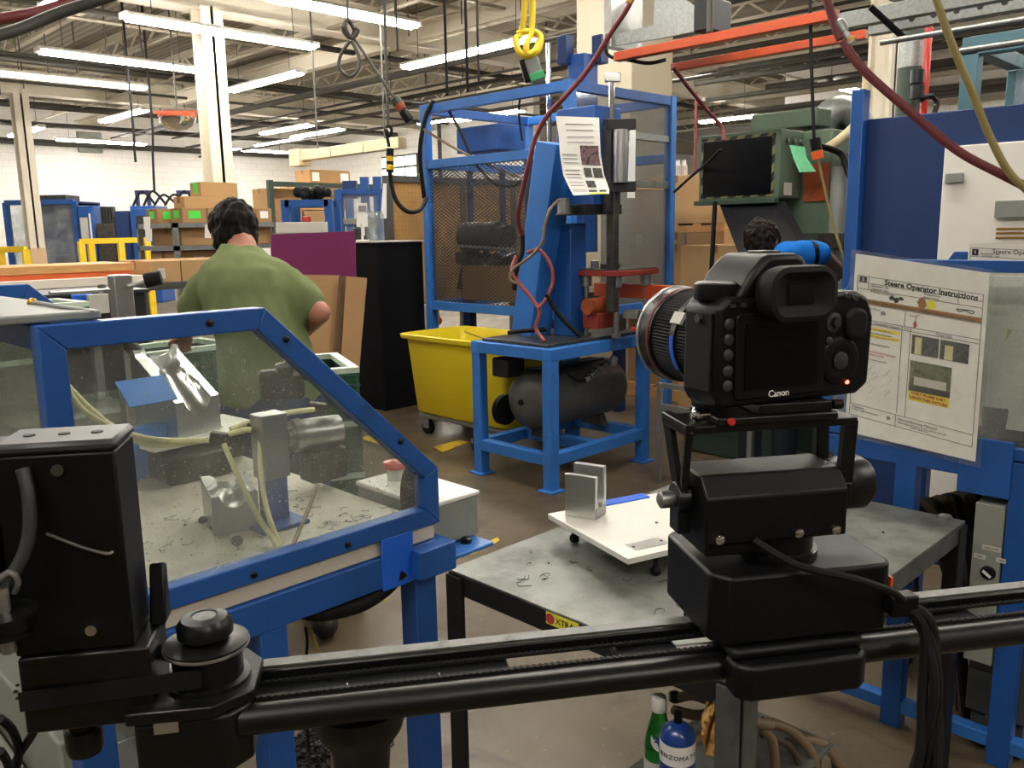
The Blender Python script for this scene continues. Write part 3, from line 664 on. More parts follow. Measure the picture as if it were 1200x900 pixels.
md = db(MB().lathe((-.058,.026,.084),(0,0,1),[(0,.017),(.004,.018),(.012,.0175),(.014,.015)],36), 'mode_dial', 'black_metal')
db(MB().cyl((-.076,.02,.07),(-.080,.02,.07),.0035,n=10), 'strap_lug', 'steel_dark')
db(MB().px_([(.006,.012),(.006,.075),(.04,.075),(.04,.012)], -.0768, -.0745), 'port_cover', 'black_rubber', bevel=.001)
# lens
lz = .041; lx = -.0125
ln = db(MB().lathe((lx,.044,lz),(0,1,0),[(0,.034),(.004,.036),(.010,.0395),(.016,.041),(.020,.041),(.0205,.0395),(.046,.0395),(.047,.0425),(.054,.0428),(.0545,.0405),(.084,.0405),(.085,.0435),(.098,.0442),(.104,.0442)],48), 'lens', 'black_metal')
def knurl(y0, y1, r, n=90):
    mb = MB(); vs = []; 
    for y in (y0, y1):
        for k in range(2*n):
            a = pi*k/n; q = r if k % 2 else r-.0012
            vs.append((lx+q*cos(a), y, lz+q*sin(a)))
    m = 2*n; mb.add(vs, [(k,(k+1)%m,m+(k+1)%m,m+k) for k in range(m)]); return mb
db(knurl(.0665,.089,.0415), 'zoom_ring', 'black_rubber', parent=ln, smooth=False)
db(knurl(.0995,.127,.0424), 'focus_ring', 'black_rubber', parent=ln, smooth=False)
db(MB().lathe((lx,.1315,lz),(0,1,0),[(0,.0440),(.0012,.0446),(.0024,.0446)],48), 'red_ring', 'hose_maroon', parent=ln)
db(MB().lathe((lx,.1462,lz),(0,1,0),[(0,.0442),(.001,.0455),(.0032,.0455),(.0034,.042),(.001,.040)],48), 'front_rim', 'steel', parent=ln)
db(MB().lathe((lx,.140,lz),(0,1,0),[(0,.038),(.001,.02),(.002,0.0)],36), 'front_glass', 'lens_dark', parent=ln)
a0 = radians(150)
sw = MB(); sw.obox((lx+.0425*cos(a0), .092, lz+.0425*sin(a0)), (.003,.016,.011), (0,-(a0),0)); db(sw, 'lens_window', 'paper_grey', parent=ln)
sw = MB()
g = []
for k in range(8):
    a = radians(172+ k*6); g.append([V((lx+.0434*cos(a), y, lz+.0434*sin(a))) for y in (.0905,.0955)])
sw.sheet(g, .0008); db(sw, 'blue_reflection', 'blue_bright', parent=ln)  # blue reflection on the lens barrel, built as a coloured strip
db(MB().lathe((lx+.035, .06, lz-.05),(0,1,0),[(0,.001),(.001,.001)],6), 'foot_screw', 'steel_dark', parent=ln)
# ---- cable bundle hanging from the head
cb = thing('camera_cable', 'bundle of black cables hanging off the slider past the workbench', 'cable', tuple(SW(.085,-.055,.6)))
for k, dx in enumerate((0,.006,-.005,.011)):
    MB().tube([SW(.082+dx*.3,-.055,1.24), SW(.094+dx*.4,-.066,1.215+.004*k), SW(.097+dx,-.078+.004*k,1.17), SW(.090+dx,-.07-.004*k,1.10), SW(.080+dx*2,-.06,1.03), SW(.05+dx*3,-.05,.93), SW(.02+dx*6,-.04+.02*k,.7), SW(-.02+dx*9,-.05+.05*k,.3), SW(-.05+dx*14,0,.006)], .0042, 8, 8).build('cable', 'black_rubber', cb)
# ================================================================== NEAR MACHINES AND WORKBENCH
def inset(poly, d):
    n = len(poly); out = []
    ar = sum(poly[i][0]*poly[(i+1)%n][1]-poly[(i+1)%n][0]*poly[i][1] for i in range(n)); sg = 1 if ar > 0 else -1
    for i in range(n):
        p0, p1, p2 = V(poly[i-1]), V(poly[i]), V(poly[(i+1)%n]); e1 = (p1-p0).normalized(); e2 = (p2-p1).normalized()
        n1 = V((-e1.y, e1.x))*sg; n2 = V((-e2.y, e2.x))*sg; b = (n1+n2).normalized(); out.append(tuple(p1 + b*(d/max(.25, b.dot(n1)))))
    return out
def ring_frame(mb, poly, d, f0, f1):
    q = inset(poly, d); n = len(poly)
    for i in range(n):
        j = (i+1) % n; mb.prism([poly[i], poly[j], q[j], q[i]], f0, f1)
    return q
def chips(name, label, spots, parent=None, mat='rubber_flash', r=.004, cat='debris', seed=3):
    """scraps of rubber flash lying about: nobody could count them"""
    rnd = random.Random(seed); mb = MB()
    for (x, y, z, rad, n) in spots:
        for _ in range(n):
            a = rnd.uniform(0,6.28); d = rad*sqrt(rnd.random()); c = V((x+d*cos(a), y+d*sin(a), z+.002))
            if rnd.random() < .45: mb.sphere(c+V((0,0,r*.3)), r*rnd.uniform(.3,1.0), 6, 4, (1,1,.6))
            else:
                h = rnd.uniform(0,6.28); s_ = rnd.uniform(1.5,5)*r; pts = [c + V((s_*t*cos(h+t*2.0), s_*t*sin(h+t*2.0), .002*abs(sin(t*3)))) for t in (0,.5,1,1.5)]
                mb.tube(pts, r*.22, 4, 2)
    o = mb.build(name, mat, parent); o['kind'] = 'stuff'
    if parent is None: tag(o, label, cat)
    return o

# ---- machine with clear guard, left foreground
m1 = thing('guarded_machine', 'blue framed assembly machine with slanted clear guard in the left foreground', 'machine', (.68,1.8,0))
gp = [(.345,.998),(1.012,.998),(1.012,1.108),(.672,1.438),(.345,1.438)]
for y0, y1 in ((1.215,1.247), (2.385,2.417)):
    mb = MB(); q = ring_frame(mb, gp, .034, lambda a,b:(a,y0,b), lambda a,b:(a,y1,b)); g = mb.build('guard_frame', 'blue_paint', m1, bevel=.002)
    mb = MB(); mb.py_(inset(gp, .015), y0+.018, y0+.023); mb.build('clear_panel', 'plexi_dust_glare', m1, smooth=False)
    if y0 < 2:
        for x, z in ((.58,1.422),(.705,1.385),(.925,1.175),(.47,1.012),(.62,1.012),(.80,1.012),(.36,1.22)):
            MB().lathe((x,y0+.001,z),(0,-1,0),[(0,.006),(.003,.006),(.005,.003)],10).build('bolt', 'black_metal', g)
mb = MB(); mb.box(.345,.375,1.247,2.385,1.404,1.438); mb.box(.345,.375,1.247,2.385,.998,1.03); mb.build('side_rail', 'blue_paint', m1, bevel=.002)
MB().box(.356,.361,1.247,2.385,1.03,1.404).build('clear_panel', 'plexi_dust_glare', m1, smooth=False)
MB().box(.345,.38,2.38,2.42,.9,1.44).build('corner_post', 'blue_paint', m1, bevel=.002)
# top cover plate with its pull rod
cp = MB().box(.20,.435,1.235,1.80,1.440,1.452).build('cover_plate', 'grey_paint', m1, bevel=.003)
MB().tube([W(37,357,1.30),W(45,355,1.28),W(75,360,1.2),W(100,364,1.18),W(108,366,1.17)], .003, 8).build('pull_rod', 'grey_paint', cp)
MB().sphere(W(38,355,1.30), .008, 10, 6).build('rod_knob', 'brass', cp)
# table frame
for x, y in ((.365,1.24),(.65,1.24),(.975,1.24),(.365,2.39),(.975,2.39)): MB().box(x-.025,x+.025,y-.022,y+.028,0,.91).build('leg', 'blue_paint', m1, bevel=.002)
mb = MB(); mb.box(.345,1.0,1.217,1.262,.905,.965); mb.box(.345,1.0,2.37,2.415,.905,.965); mb.box(.345,.39,1.262,2.37,.905,.965); mb.box(.955,1.0,1.262,2.37,.905,.965); mb.build('table_frame', 'blue_paint', m1, bevel=.003)
mb = MB(); mb.box(.345,1.0,1.262,1.29,.22,.26); mb.box(.345,1.0,2.36,2.40,.22,.26); mb.box(.345,.385,1.29,2.36,.22,.26); mb.build('lower_rail', 'blue_paint', m1, bevel=.003)
MB().box(.35,1.005,1.225,2.40,.966,.9975).build('tray', 'tray_white', m1, bevel=.002)
MB().px_([(1.2145,.90),(1.2145,1.0),(1.219,1.0),(1.219,.90)], .872, .945).build('bracket_plate', 'blue_bright', m1, bevel=.002)
MB().box(.94,1.03,1.19,1.30,.905,.962).build('corner_block', 'blue_paint', m1, bevel=.003)
MB().box(.99,1.14,1.20,1.34,.918,.926).build('corner_shelf', 'blue_light', m1, bevel=.002)
MB().lathe((1.10,1.24,.926),(0,0,1),[(0,.012),(.008,.012),(.012,.007)],10).build('bolt', 'black_metal', m1)
# emergency stop box
eb = MB().box(1.02,1.15,1.255,1.50,.927,1.012).build('control_box', 'grey_cabinet', m1, bevel=.004)
MB().box(1.017,1.153,1.252,1.503,1.012,1.022).build('box_lid', 'white_panel', eb, bevel=.003)
MB().cyl((1.085,1.445,1.022),(1.085,1.445,1.046),.020,n=20).build('stop_collar', 'aluminium', eb)
es = MB(); es.lathe((1.085,1.445,1.046),(0,0,1),[(0,.016),(.004,.027),(.010,.029),(.016,.026),(.019,.012),(.0195,0)],24); es.build('stop_button', 'red_plastic', eb)
MB().lathe((1.03,1.34,1.03),(.6,-.8,0),[(0,.05),(.004,.052),(.026,.052),(.03,.046)],28).build('palm_guard', 'black_rubber', m1)
# posts and tooling inside the guard
mb = MB(); mb.beam(W(140,322,2.3), V((W(140,322,2.3).x, W(140,322,2.3).y, 1.0)), .045, .05); ps = mb.build('clamp_post', 'steel', m1, bevel=.003)
MB().cyl(W(128,339,2.26), W(58,343,2.05), .004, n=8).build('rod', 'steel', ps)
MB().lathe(W(122,338,2.25), R0*-1+V((0,0,-.05)), [(0,.012),(.012,.012),(.014,.008)], 6).build('nut', 'chrome', ps)
MB().cyl(W(150,336,2.28), W(172,329,2.3), .007, n=10).build('lever', 'steel', ps)
MB().cyl(W(170,329,2.3), W(189,325,2.31), .020, .019, n=18).build('lever_knob', 'black_rubber', ps)
c = W(105,425,1.95); MB().obox(c, (.15,.02,.14)).build('back_plate', 'steel_dark', m1, bevel=.002)
c = W(113,418,1.92); MB().obox(c, (.018,.03,.16)).build('slide_bar', 'steel', m1, bevel=.002)
mb = MB(); mb.tube([W(118,408,2.0),W(140,400,2.02),W(160,412,2.03),W(170,428,2.03)], [.02,.016], 10, 3); mb.build('cable_sheath', 'grease_dark', m1)
# aluminium nest with the carved trough, on its shelf
def nest(cx, cy, z0, wx, wy, hb_, hf, rad, n=22, rotz=0):
    R = Matrix.Rotation(rotz, 3, 'Z'); rows = []
    for j in range(n+1):
        v = j/n; row = []
        for i in range(n+1):
            u = i/n; x = (u-.5)*wx; y = (v-.5)*wy
            h = hf + (hb_-hf)*v
            if v > .9: h = hb_*(1) - (1-v)*0
            d = abs(x + .01*sin(v*5)); w = rad*(1 + .28*sin(v*7.5))
            if d < w: h -= sqrt(max(0, w*w-d*d))*1.0*(1 if v < .88 else .5)
            row.append(V((cx,cy,z0)) + R @ V((x,y,max(.012,h))))
        rows.append(row)
    mb = MB(); k = n+1
    top = [p for r_ in rows for p in r_]; bot = [V((p.x,p.y,z0)) for p in top]; N = k*k
    fs = [(j*k+i, j*k+i+1, (j+1)*k+i+1, (j+1)*k+i) for j in range(n) for i in range(n)] + [(N+j*k+i, N+(j+1)*k+i, N+(j+1)*k+i+1, N+j*k+i+1) for j in range(n) for i in range(n)]
    for a in range(n):
        for e0, e1_ in ((a, a+1), (n*k+a+1, n*k+a), ((a+1)*k, a*k), (a*k+n, (a+1)*k+n)): fs.append((e0, N+e0, N+e1_, e1_))
    mb.add(top+bot, fs); return mb
nc = W(207, 492, 2.02)
nest(nc.x+.005, nc.y, 1.085, .125, .15, .20, .085, .036, rotz=.25).build('trough_block', 'aluminium', m1, ang=.9)
MB().obox((nc.x+.03,nc.y-.01,1.079), (.30,.20,.012), (0,0,.1)).build('shelf_plate', 'aluminium_plate', m1, bevel=.001)
MB().obox((nc.x+.06,nc.y+.02,1.037), (.18,.12,.074), (0,0,.1)).build('shelf_base', 'grease_dark', m1, bevel=.003)
c = W(172,458,1.90); mb = MB(); mb.obox(c, (.115,.075,.004), (.75,0,.12)); mb.obox((c.x+.0,c.y+.035,1.06), (.10,.03,.12), (0,0,.1)); mb.build('blue_bracket', 'blue_light', m1, bevel=.001)
c = W(225,545,1.93); MB().obox((c.x,c.y,1.03), (.16,.11,.06)).build('gear_case', 'grease_dark', m1, bevel=.006)
c = W(100,470,1.95); MB().obox((c.x-.03,c.y,1.035), (.18,.1,.05), (0,0,.2)).build('slide_rail', 'steel', m1, bevel=.004)
# lower block, upright and motor
nest(.735,1.515,.998, .085,.12,.085,.075,.026, rotz=-.3).build('small_trough_block', 'steel', m1, ang=.9)
up = MB(); up.box(.775,.82,1.44,1.475,.998,1.17); u_ = up.build('upright', 'blue_paint', m1, bevel=.002)
MB().box(.77,.825,1.435,1.48,1.09,1.215).build('upright_plate', 'steel', u_, bevel=.002)
MB().box(.74,.84,1.40,1.50,.9975,1.006).build('upright_foot', 'blue_paint', u_, bevel=.002)
mo = MB(); a = W(336,512,1.78); d = V((1,-.15,-.02)).normalized(); mo.lathe(a, d, [(0,.02),(.012,.02),(.013,.036),(.03,.037),(.031,.034),(.12,.034),(.122,.03),(.125,.0)], 24); mo_ = mo.build('motor', 'steel', m1)
MB().obox(a + d*.08 + V((0,0,-.07)), (.09,.06,.07)).build('motor_base', 'grease_dark', m1, bevel=.006)
MB().obox(W(330,450,1.95), (.10,.05,.07), (0,0,-.4)).build('dirty_coupling', 'grease_dark', m1, bevel=.01)
for px, py, D in ((325,432,1.9),(345,440,1.9),(385,462,1.85)): MB().lathe(W(px,py,D),(.7,-.7,.2),[(0,.013),(.02,.013),(.022,.018),(.034,.018)],8).build('fitting', 'steel_dark', m1)
# clear air hoses and their fittings
def hose(parent, mat, pts, r, name='air_hose', n=8, k=6): return MB().tube(pts, r, n, k).build(name, mat, parent)
hose(m1,'hose_clear',[W(76,450,1.5),W(95,478,1.5),W(130,500,1.52),W(180,515,1.55),W(246,516,1.58)],.0055)
hose(m1,'hose_clear',[W(76,448,1.54),W(105,478,1.54),W(140,505,1.54),W(180,522,1.55),W(248,515,1.60)],.0055)
hose(m1,'hose_clear',[W(270,503,1.58),W(300,493,1.62),W(335,484,1.66),W(368,480,1.70)],.0055)
hose(m1,'hose_clear',[W(268,509,1.57),W(285,504,1.58),W(295,504,1.58)],.0055)
hose(m1,'hose_clear',[W(262,520,1.55),W(280,560,1.53),W(302,605,1.5),W(320,632,1.45),W(330,652,1.40)],.0050)
hose(m1,'hose_clear',[W(305,508,1.58),W(305,550,1.55),W(313,598,1.5),W(325,632,1.46),W(334,655,1.41)],.0050)
for px, py, D in ((257,513,1.58),(300,503,1.6),(372,478,1.72)): MB().obox(W(px,py,D), (.034,.02,.022), (0,.2,-.6)).build('hose_fitting', 'grease_dark', m1, bevel=.003)
hose(m1,'hose_tan',[W(372,568,1.6),W(360,600,1.52),W(345,635,1.42),W(338,652,1.38)],.004, 'lever_rod')
chips('scrap_rubber', '', [(.62,1.42,.998,.10,6),(.85,1.38,.998,.10,26),(.93,1.33,.998,.07,14),(.55,1.5,.998,.06,9),(.7,1.33,.998,.1,8),(.88,1.55,.998,.07,26),(.69,1.6,.998,.05,14)], m1, r=.0028)
for px, py, r in ((278,637,.011),(238,612,.009),(250,620,.007)): MB().sphere(G(px,py,1.004)+V((0,0,r*.5)), r, 12, 7, (1,1,.85)).build('rubber_plug', 'rubber_flash', m1)
# hoses and wires below the table
hose(m1,'black_rubber',[W(345,712,1.40),W(375,718,1.42),W(420,708,1.46),W(450,690,1.5),W(470,668,1.52)],.016,'suction_hose',12)
hose(m1,'hose_olive',[W(362,735,1.5),W(372,760,1.5),W(385,800,1.5),W(390,900,1.5)],.004,'wire')
hose(m1,'black_rubber',[W(358,735,1.48),W(360,755,1.48),W(357,800,1.48),W(362,880,1.5)],.003,'wire')
# electrical cabinets under it
k = G(68,872,.72)
ca = thing('electrical_cabinet', 'upper grey electrical cabinet under the clear guard machine, littered with black scraps', 'cabinet', (k.x+.14,k.y+.35,0))
MB().box(k.x,k.x+.28,k.y,k.y+.72,.30,.72).build('body', 'grey_cabinet', ca, bevel=.006)
MB().box(k.x+.03,k.x+.25,k.y-.004,k.y+.0,.34,.68).build('door', 'grey_paint', ca, bevel=.004)
for dx in (.03,.25):
    for dy in (.05,.66): MB().box(k.x+dx-.018,k.x+dx+.018,k.y+dy-.018,k.y+dy+.018,0,.30).build('foot_post', 'charcoal_paint', ca)
chips('scrap_rubber', '', [(k.x+.1,k.y+.22,.72,.12,60),(k.x+.2,k.y+.4,.72,.1,30)], ca, seed=5, r=.005)
k2 = G(36,893,.60)
ca = thing('junction_box', 'low grey junction box at the bottom left corner of the picture', 'cabinet', (k2.x-.1,k2.y+.3,0))
MB().box(k2.x-.30,min(k2.x+.0,k.x-.01),k2.y,k2.y+.6,.0,.60).build('body', 'grey_cabinet', ca, bevel=.006)
MB().box(k2.x-.26,k2.x-.04,k2.y-.004,k2.y,.1,.55).build('door', 'grey_paint', ca, bevel=.004)
wt = thing('power_cable', 'black cords hanging beneath the slider motor at the left edge', 'cord', tuple(W(20,880,1.0)))
for pts in ([(56,812,.72),(50,830,.76),(38,860,.82),(22,885,.86),(12,905,.9)], [(0,842,.8),(14,855,.82),(22,878,.84),(18,905,.86)], [(0,880,.8),(8,892,.82),(12,910,.85)]):
    MB().tube([W(*p) for p in pts], .0045, 8).build('cord', 'black_rubber', wt)

# ---- workbench
wb = thing('workbench', 'grey steel topped workbench with black legs behind the camera slider', 'workbench', (1.85,1.095,0))
x0,x1,y0,y1,zt = 1.262,2.44,.70,1.49,.75
MB().box(x0,x1,y0,y1,zt-.006,zt).build('top', 'bench_top', wb, bevel=.002)
for nm, b in (('apron',(x0,x0+.006,y0,y1)),('apron',(x1-.006,x1,y0,y1)),('apron',(x0+.006,x1-.006,y0,y0+.006)),('apron',(x0+.006,x1-.006,y1-.006,y1))):
    MB().box(*b, zt-.056, zt-.0061).build(nm, 'black_paint' if b[0] == x0 and b[1] < x0+.01 else 'bench_edge', wb, bevel=.001)
for i, (x, y) in enumerate(((x0,y0),(x0,y1),(x1,y0),(x1,y1))):
    sx = 1 if x == x0 else -1; sy = 1 if y == y0 else -1; mb = MB(); t = .005
    mb.box(x-sx*t, x, y-sy*t, y+sy*.05, 0, zt-.012); mb.box(x-sx*t, x+sx*.05, y-sy*t, y, 0, zt-.012)
    mb.build('leg', 'bench_edge' if i == 0 else 'black_paint', wb, bevel=.001)
MB().lathe(G(1107,608,.75),(0,0,1),[(0,.02),(.009,.02),(.011,.015),(.006,.010),(.005,.0)],6).build('hex_nut', 'steel', wb)
st = MB(); a = G(640,719,.72); ya = PX(640,722,x0-.001); yb = PX(678,737,x0-.001)
s_ = MB().box(x0-.0012,x0,yb.y,ya.y,.716,.744).build('sticker', 'ink_yellow', wb, smooth=False)
MB().cyl((x0-.0012,ya.y-.012,.73),(x0-.0022,ya.y-.012,.73),.012,n=18).build('sticker_dot', 'ink_red', s_)
text_mesh('sticker_print', 'XTRA', .02, 'ink_black', s_, (x0-.0014,ya.y-.028,.73), (0,-1,0), (0,0,1))
# aluminium base plate on ball feet, with split block, blue tape and tag
A = G(642,602,.82); B = G(736,655,.82); e = (B-A); C_ = B + V((-e.y*-1, e.x*-1,0)).normalized()*-.0
u = e.normalized(); w = V((-u.y,u.x,0)); w = w if w.dot(F0) > 0 or w.dot(R0) > 0 else -w
if (w.dot(R0) < 0): w = -w
pt = thing('fixture_plate', 'pale aluminium fixture plate raised on ball feet on the workbench', 'fixture plate', tuple((A+B)/2 - V((0,0,.07))))
Ls = (B-A).length; Lw = .52
def PT(a, b, z): return A + u*a + w*b + V((0,0,z-A.z))
mb = MB(); mb.prism([(0,0),(Ls,0),(Ls,Lw),(0,Lw)], lambda a,b: PT(a,b,.806), lambda a,b: PT(a,b,.820)); mb.build('plate', 'aluminium_plate', pt, bevel=.001)
for a_, b_ in ((.05,.05),(Ls-.03,.10),(.05,Lw-.05),(Ls-.03,Lw-.05)):
    MB().lathe(PT(a_,b_,.75),(0,0,1),[(0,.008),(.004,.012),(.014,.013),(.02,.008),(.024,.006),(.056,.006)],14).build('ball_foot', 'black_rubber', pt)
MB().prism([(Ls-.075,.045),(Ls-.03,.045),(Ls-.03,.14),(Ls-.075,.14)], lambda a,b: PT(a,b,.8201), lambda a,b: PT(a,b,.8212)).build('name_tag', 'aluminium', pt)
for a_, b_ in ((Ls-.052,.052),(Ls-.052,.132),(.13,.30),(.2,.2)): MB().cyl(PT(a_,b_,.82),PT(a_,b_,.8222),.004,n=10).build('screw', 'steel_dark', pt)
mb = MB(); g = []
for k in range(5):
    b_ = [.004,-.0015,-.002,.008,.03][k]; z_ = [.824,.823,.81,.803,.8225][k]
for i in range(6): 
    pass
mb.prism([(-.012,.11),(.026,.11),(.026,.31),(-.012,.31)], lambda a,b: PT(a,b,.8195), lambda a,b: PT(a,b,.8235)); mb.build('blue_tape', 'blue_bright', pt, bevel=.0015)
# split block standing on the plate
prof = [(0,0),(.066,0),(.066,.075)]
for k in range(13):
    a = -.2 + (pi+.4)*k/12
nb = []
wv_ = .068; hh = .125
sb = thing('split_block', 'upright aluminium block with a curved notch on the fixture plate', 'metal block', tuple(PT(.06,.05,.82)))
Bc = G(690,603,.82)
ang = radians(30)
bu = V((cos(ang)*R0.x - sin(ang)*F0.x, cos(ang)*R0.y - sin(ang)*F0.y, 0)); bw = V((-bu.y,bu.x,0))
bw = bw if bw.dot(F0) > 0 else -bw
def BL(a, b, z): return V((Bc.x,Bc.y,.82)) + bu*a + bw*b + V((0,0,z))
notch = []
for k in range(11):
    a = pi*.5 + pi*k/10; notch.append((.064 - .0*k + .03*cos(a)*1.0 + .012, .062 + .045*sin(a)*-1))
def uprof(z1, z2):
    pr_ = [(-.034,0),(.034,0),(.034,z2),(.016,z2)]
    for k_ in range(9):
        a_ = pi*k_/8; pr_.append((.0+.022*cos(a_), .058-.022*sin(a_)*1.4))
    return pr_ + [(-.018,z1),(-.034,z1)]
mb = MB(); mb.prism(uprof(.112,.128), lambda b,z: BL(-.052,b,z), lambda b,z: BL(.034,b,z)); mb.build('body', 'aluminium', sb, bevel=.001)
mb = MB(); mb.prism([(-.030,.002),(.030,.002),(.030,.028),(-.030,.028)], lambda b,z: BL(.034,b,z), lambda b,z: BL(.0355,b,z)); mb.build('end_plate', 'steel', sb, bevel=.0005)
chips('scrap_rubber', 'black rubber scraps scattered over the workbench top', [(1.40,1.30,.75,.10,9),(1.6,1.2,.75,.25,16),(2.1,.95,.75,.2,10),(1.45,1.0,.75,.15,8)], None, r=.0042, seed=11)
hp0 = G(388,880,0)
chips('rubber_scrap_heap', 'heap of curly black rubber scrap on the floor under the left machine', [(hp0.x,hp0.y,.0,.16,150),(hp0.x,hp0.y,.012,.10,90),(hp0.x,hp0.y,.024,.05,40)], None, r=.012, seed=21, cat='scrap heap')

# ---- low stand under the bench with bottles and hoses
ls = thing('low_stand', 'low grey steel stand under the near end of the workbench', 'stand', (1.52,.88,0))
yl = G(738,898,.4).y
MB().box(1.275,1.74,.735,yl,.385,.40).build('top', 'bench_top', ls, bevel=.002)
for x in (1.33,1.70):
    for y in (.77,yl-.03): MB().box(x-.02,x+.02,y-.02,y+.02,0,.385).build('leg', 'bench_edge', ls)

bc = W(772,850,1.60); bc.z = .4
bt = thing('water_bottle', 'green glass water bottle with white cap on the low stand', 'bottle', tuple(bc))
zc = W(772,816,1.60).z - .4
MB().lathe(bc,(0,0,1),[(0,.0),(.0,.026),(.004,.029),(zc*.50,.029),(zc*.62,.025),(zc*.78,.0165),(zc-.028,.0125),(zc-.022,.0125)],28).build('glass', 'bottle_green', bt)
MB().lathe(bc,(0,0,1),[(zc-.03,.0155),(zc-.028,.0165),(zc-.002,.0160),(zc,.0145),(zc,.0)],28).build('cap', 'cap_white', bt)
MB().lathe(bc,(0,0,1),[(zc*.12,.0296),(zc*.36,.0296)],28).build('label', 'paper_grey', bt)
vdir = (EYE-bc); vdir.z = 0; vdir.normalize(); sd = V((0,0,1)).cross(vdir)
lbp = bc + V((0,0,zc*.60)) + vdir*.0262
mb = MB(); mb.prism([(.016*cos(2*pi*k/20), .019*sin(2*pi*k/20)) for k in range(20)], lambda a,b: lbp + sd*a + V((0,0,b)) - vdir*(b*.35+abs(a)*.35), lambda a,b: lbp + sd*a + V((0,0,b)) - vdir*(b*.35+abs(a)*.35-.001)); nl = mb.build('neck_label', 'paper_grey', bt)
mb = MB(); mb.prism([((.010 if k%2 else .005)*cos(pi*k/5+pi/2), (.011 if k%2 else .0055)*sin(pi*k/5+pi/2)) for k in range(10)], lambda a,b: lbp + sd*a + V((0,0,b)) - vdir*(b*.35+abs(a)*.35-.001), lambda a,b: lbp + sd*a + V((0,0,b)) - vdir*(b*.35+abs(a)*.35-.0018)); mb.build('star_emblem', 'torch_blue', nl)
tc = W(794,870,1.50); tc.z = .4
tz = W(794,846,1.50).z - .4
th = thing('torch_cylinder', 'blue gas torch cylinder with white label beside the green bottle', 'gas cylinder', tuple(tc))
MB().lathe(tc,(0,0,1),[(0,.030),(.004,.034),(tz-.03,.034),(tz-.014,.030),(tz-.005,.018),(tz,.008)],32).build('body', 'torch_blue', th)
MB().lathe(tc,(0,0,1),[(.03,.0345),(tz-.034,.0345)],32).build('label', 'cap_white', th)
MB().lathe(tc,(0,0,1),[(.03,.0349),(tz-.075,.0349)],32).build('label_band', 'torch_blue', th)
MB().cyl(tc+V((0,0,tz-.004)), tc+V((0,0,tz+.02)), .008, n=12).build('valve', 'black_plastic', th)
vd = EYE-tc; vd.z = 0; vd.normalize(); sd = V((0,0,1)).cross(vd)
for i, ch in enumerate('BERNZOMATIC'):
    a = (i-5.2)*.0105/.035; d_ = vd*cos(a) + sd*sin(a); text_mesh('label_letter', ch, .013, 'ink_black', th, tc + d_*.0352 + V((0,0,tz-.056)), V((0,0,1)).cross(d_), (0,0,1), align='CENTER', off=.0001)
hz = thing('hose_tangle', 'tangle of tan hoses heaped on the low stand', 'hose', (1.45,.85,.40))
for pts in ([(795,818,1.7),(815,815,1.65),(850,830,1.6),(880,845,1.55),(905,850,1.55)], [(790,832,1.7),(815,838,1.65),(850,835,1.6),(870,845,1.55)], [(893,845,1.7),(925,855,1.7),(950,880,1.7),(955,905,1.7)], [(893,852,1.6),(905,870,1.6),(908,905,1.6)], [(895,880,1.75),(930,868,1.75),(965,872,1.75),(985,900,1.75)], [(810,870,1.65),(840,850,1.65),(860,860,1.65)], [(780,905,1.8),(830,880,1.75),(880,890,1.75),(960,890,1.75)]):
    MB().tube([W(*p) for p in pts], .011, 10).build('hose', 'hose_tan', hz)
for pts in ([(893,860,1.62),(925,875,1.66),(940,905,1.68)], [(905,845,1.72),(940,862,1.75),(972,880,1.78),(980,905,1.8)]): MB().tube([W(*p) for p in pts], .008, 8).build('hose', 'cloth_dark', hz)
MB().lathe(W(795,817,1.7), (-.7,.7,.1), [(0,.013),(.012,.014),(.02,.010)], 12).build('hose_end', 'steel_dark', hz)
g = []
for j in range(9):
    t_ = j/8; row = []
    for i in range(7):
        s__ = i/6; p = W(829+ 18*s__ - 6*sin(t_*3), 822+62*t_+ (6*s__ if t_ > .5 else 0), 1.44 + .02*sin(i*1.3+j)); row.append(p)
    g.append(row)
tag(MB().sheet(g, .006).build('rag', 'cloth_tan'), 'tan textured rag hanging by the near bench leg', 'rag')
# ================================================================== MIDDLE GROUND
# ---- guarded machine on the right, same make as the left one
m3 = thing('guarded_machine', 'blue guarded machine at the right edge carrying the instruction sheet', 'machine', (2.95,.6,0))
gp3 = [(.15,.895),(1.155,.895),(1.155,1.30),(1.09,1.395),(1.045,1.448),(.15,1.448)]
gp3 = [(.10,.91),(1.18,.91),(1.18,1.26),(1.055,1.448),(.10,1.448)]
for x0_, x1_ in ((2.55,2.58), (3.30,3.33)):
    mb = MB(); ring_frame(mb, gp3, .032, lambda a,b:(x0_,a,b), lambda a,b:(x1_,a,b)); mb.build('guard_frame', 'blue_paint', m3, bevel=.002)
    MB().px_(inset(gp3,.015), x0_+.016, x0_+.020).build('clear_panel', 'plexi_dust_glare', m3, smooth=False)
mb = MB(); mb.box(2.55,2.59,.10,1.18,.845,.905); mb.box(3.29,3.33,.10,1.18,.845,.905); mb.box(2.59,3.29,1.14,1.18,.845,.905); mb.box(2.59,3.29,.10,.14,.845,.905); mb.build('table_frame', 'blue_paint', m3, bevel=.003)
MB().box(2.54,2.552,.625,.76,.80,.96).build('corner_plate', 'blue_paint', m3, bevel=.002)
for x, y in ((2.575,.905),(2.575,.60),(3.31,1.12),(3.31,.15),(2.575,.13)): MB().box(x-.025,x+.025,y-.03,y+.03,0,.85).build('leg', 'blue_paint', m3, bevel=.002)
p = G(895,822,.06); 
MB().box(2.553,2.597,-.1,max(p.y,1.6),.05,.09).build('floor_rail', 'blue_light', m3, bevel=.003)
MB().box(2.56,3.32,.11,1.17,.905,.915).build('tray', 'grease_dark', m3)
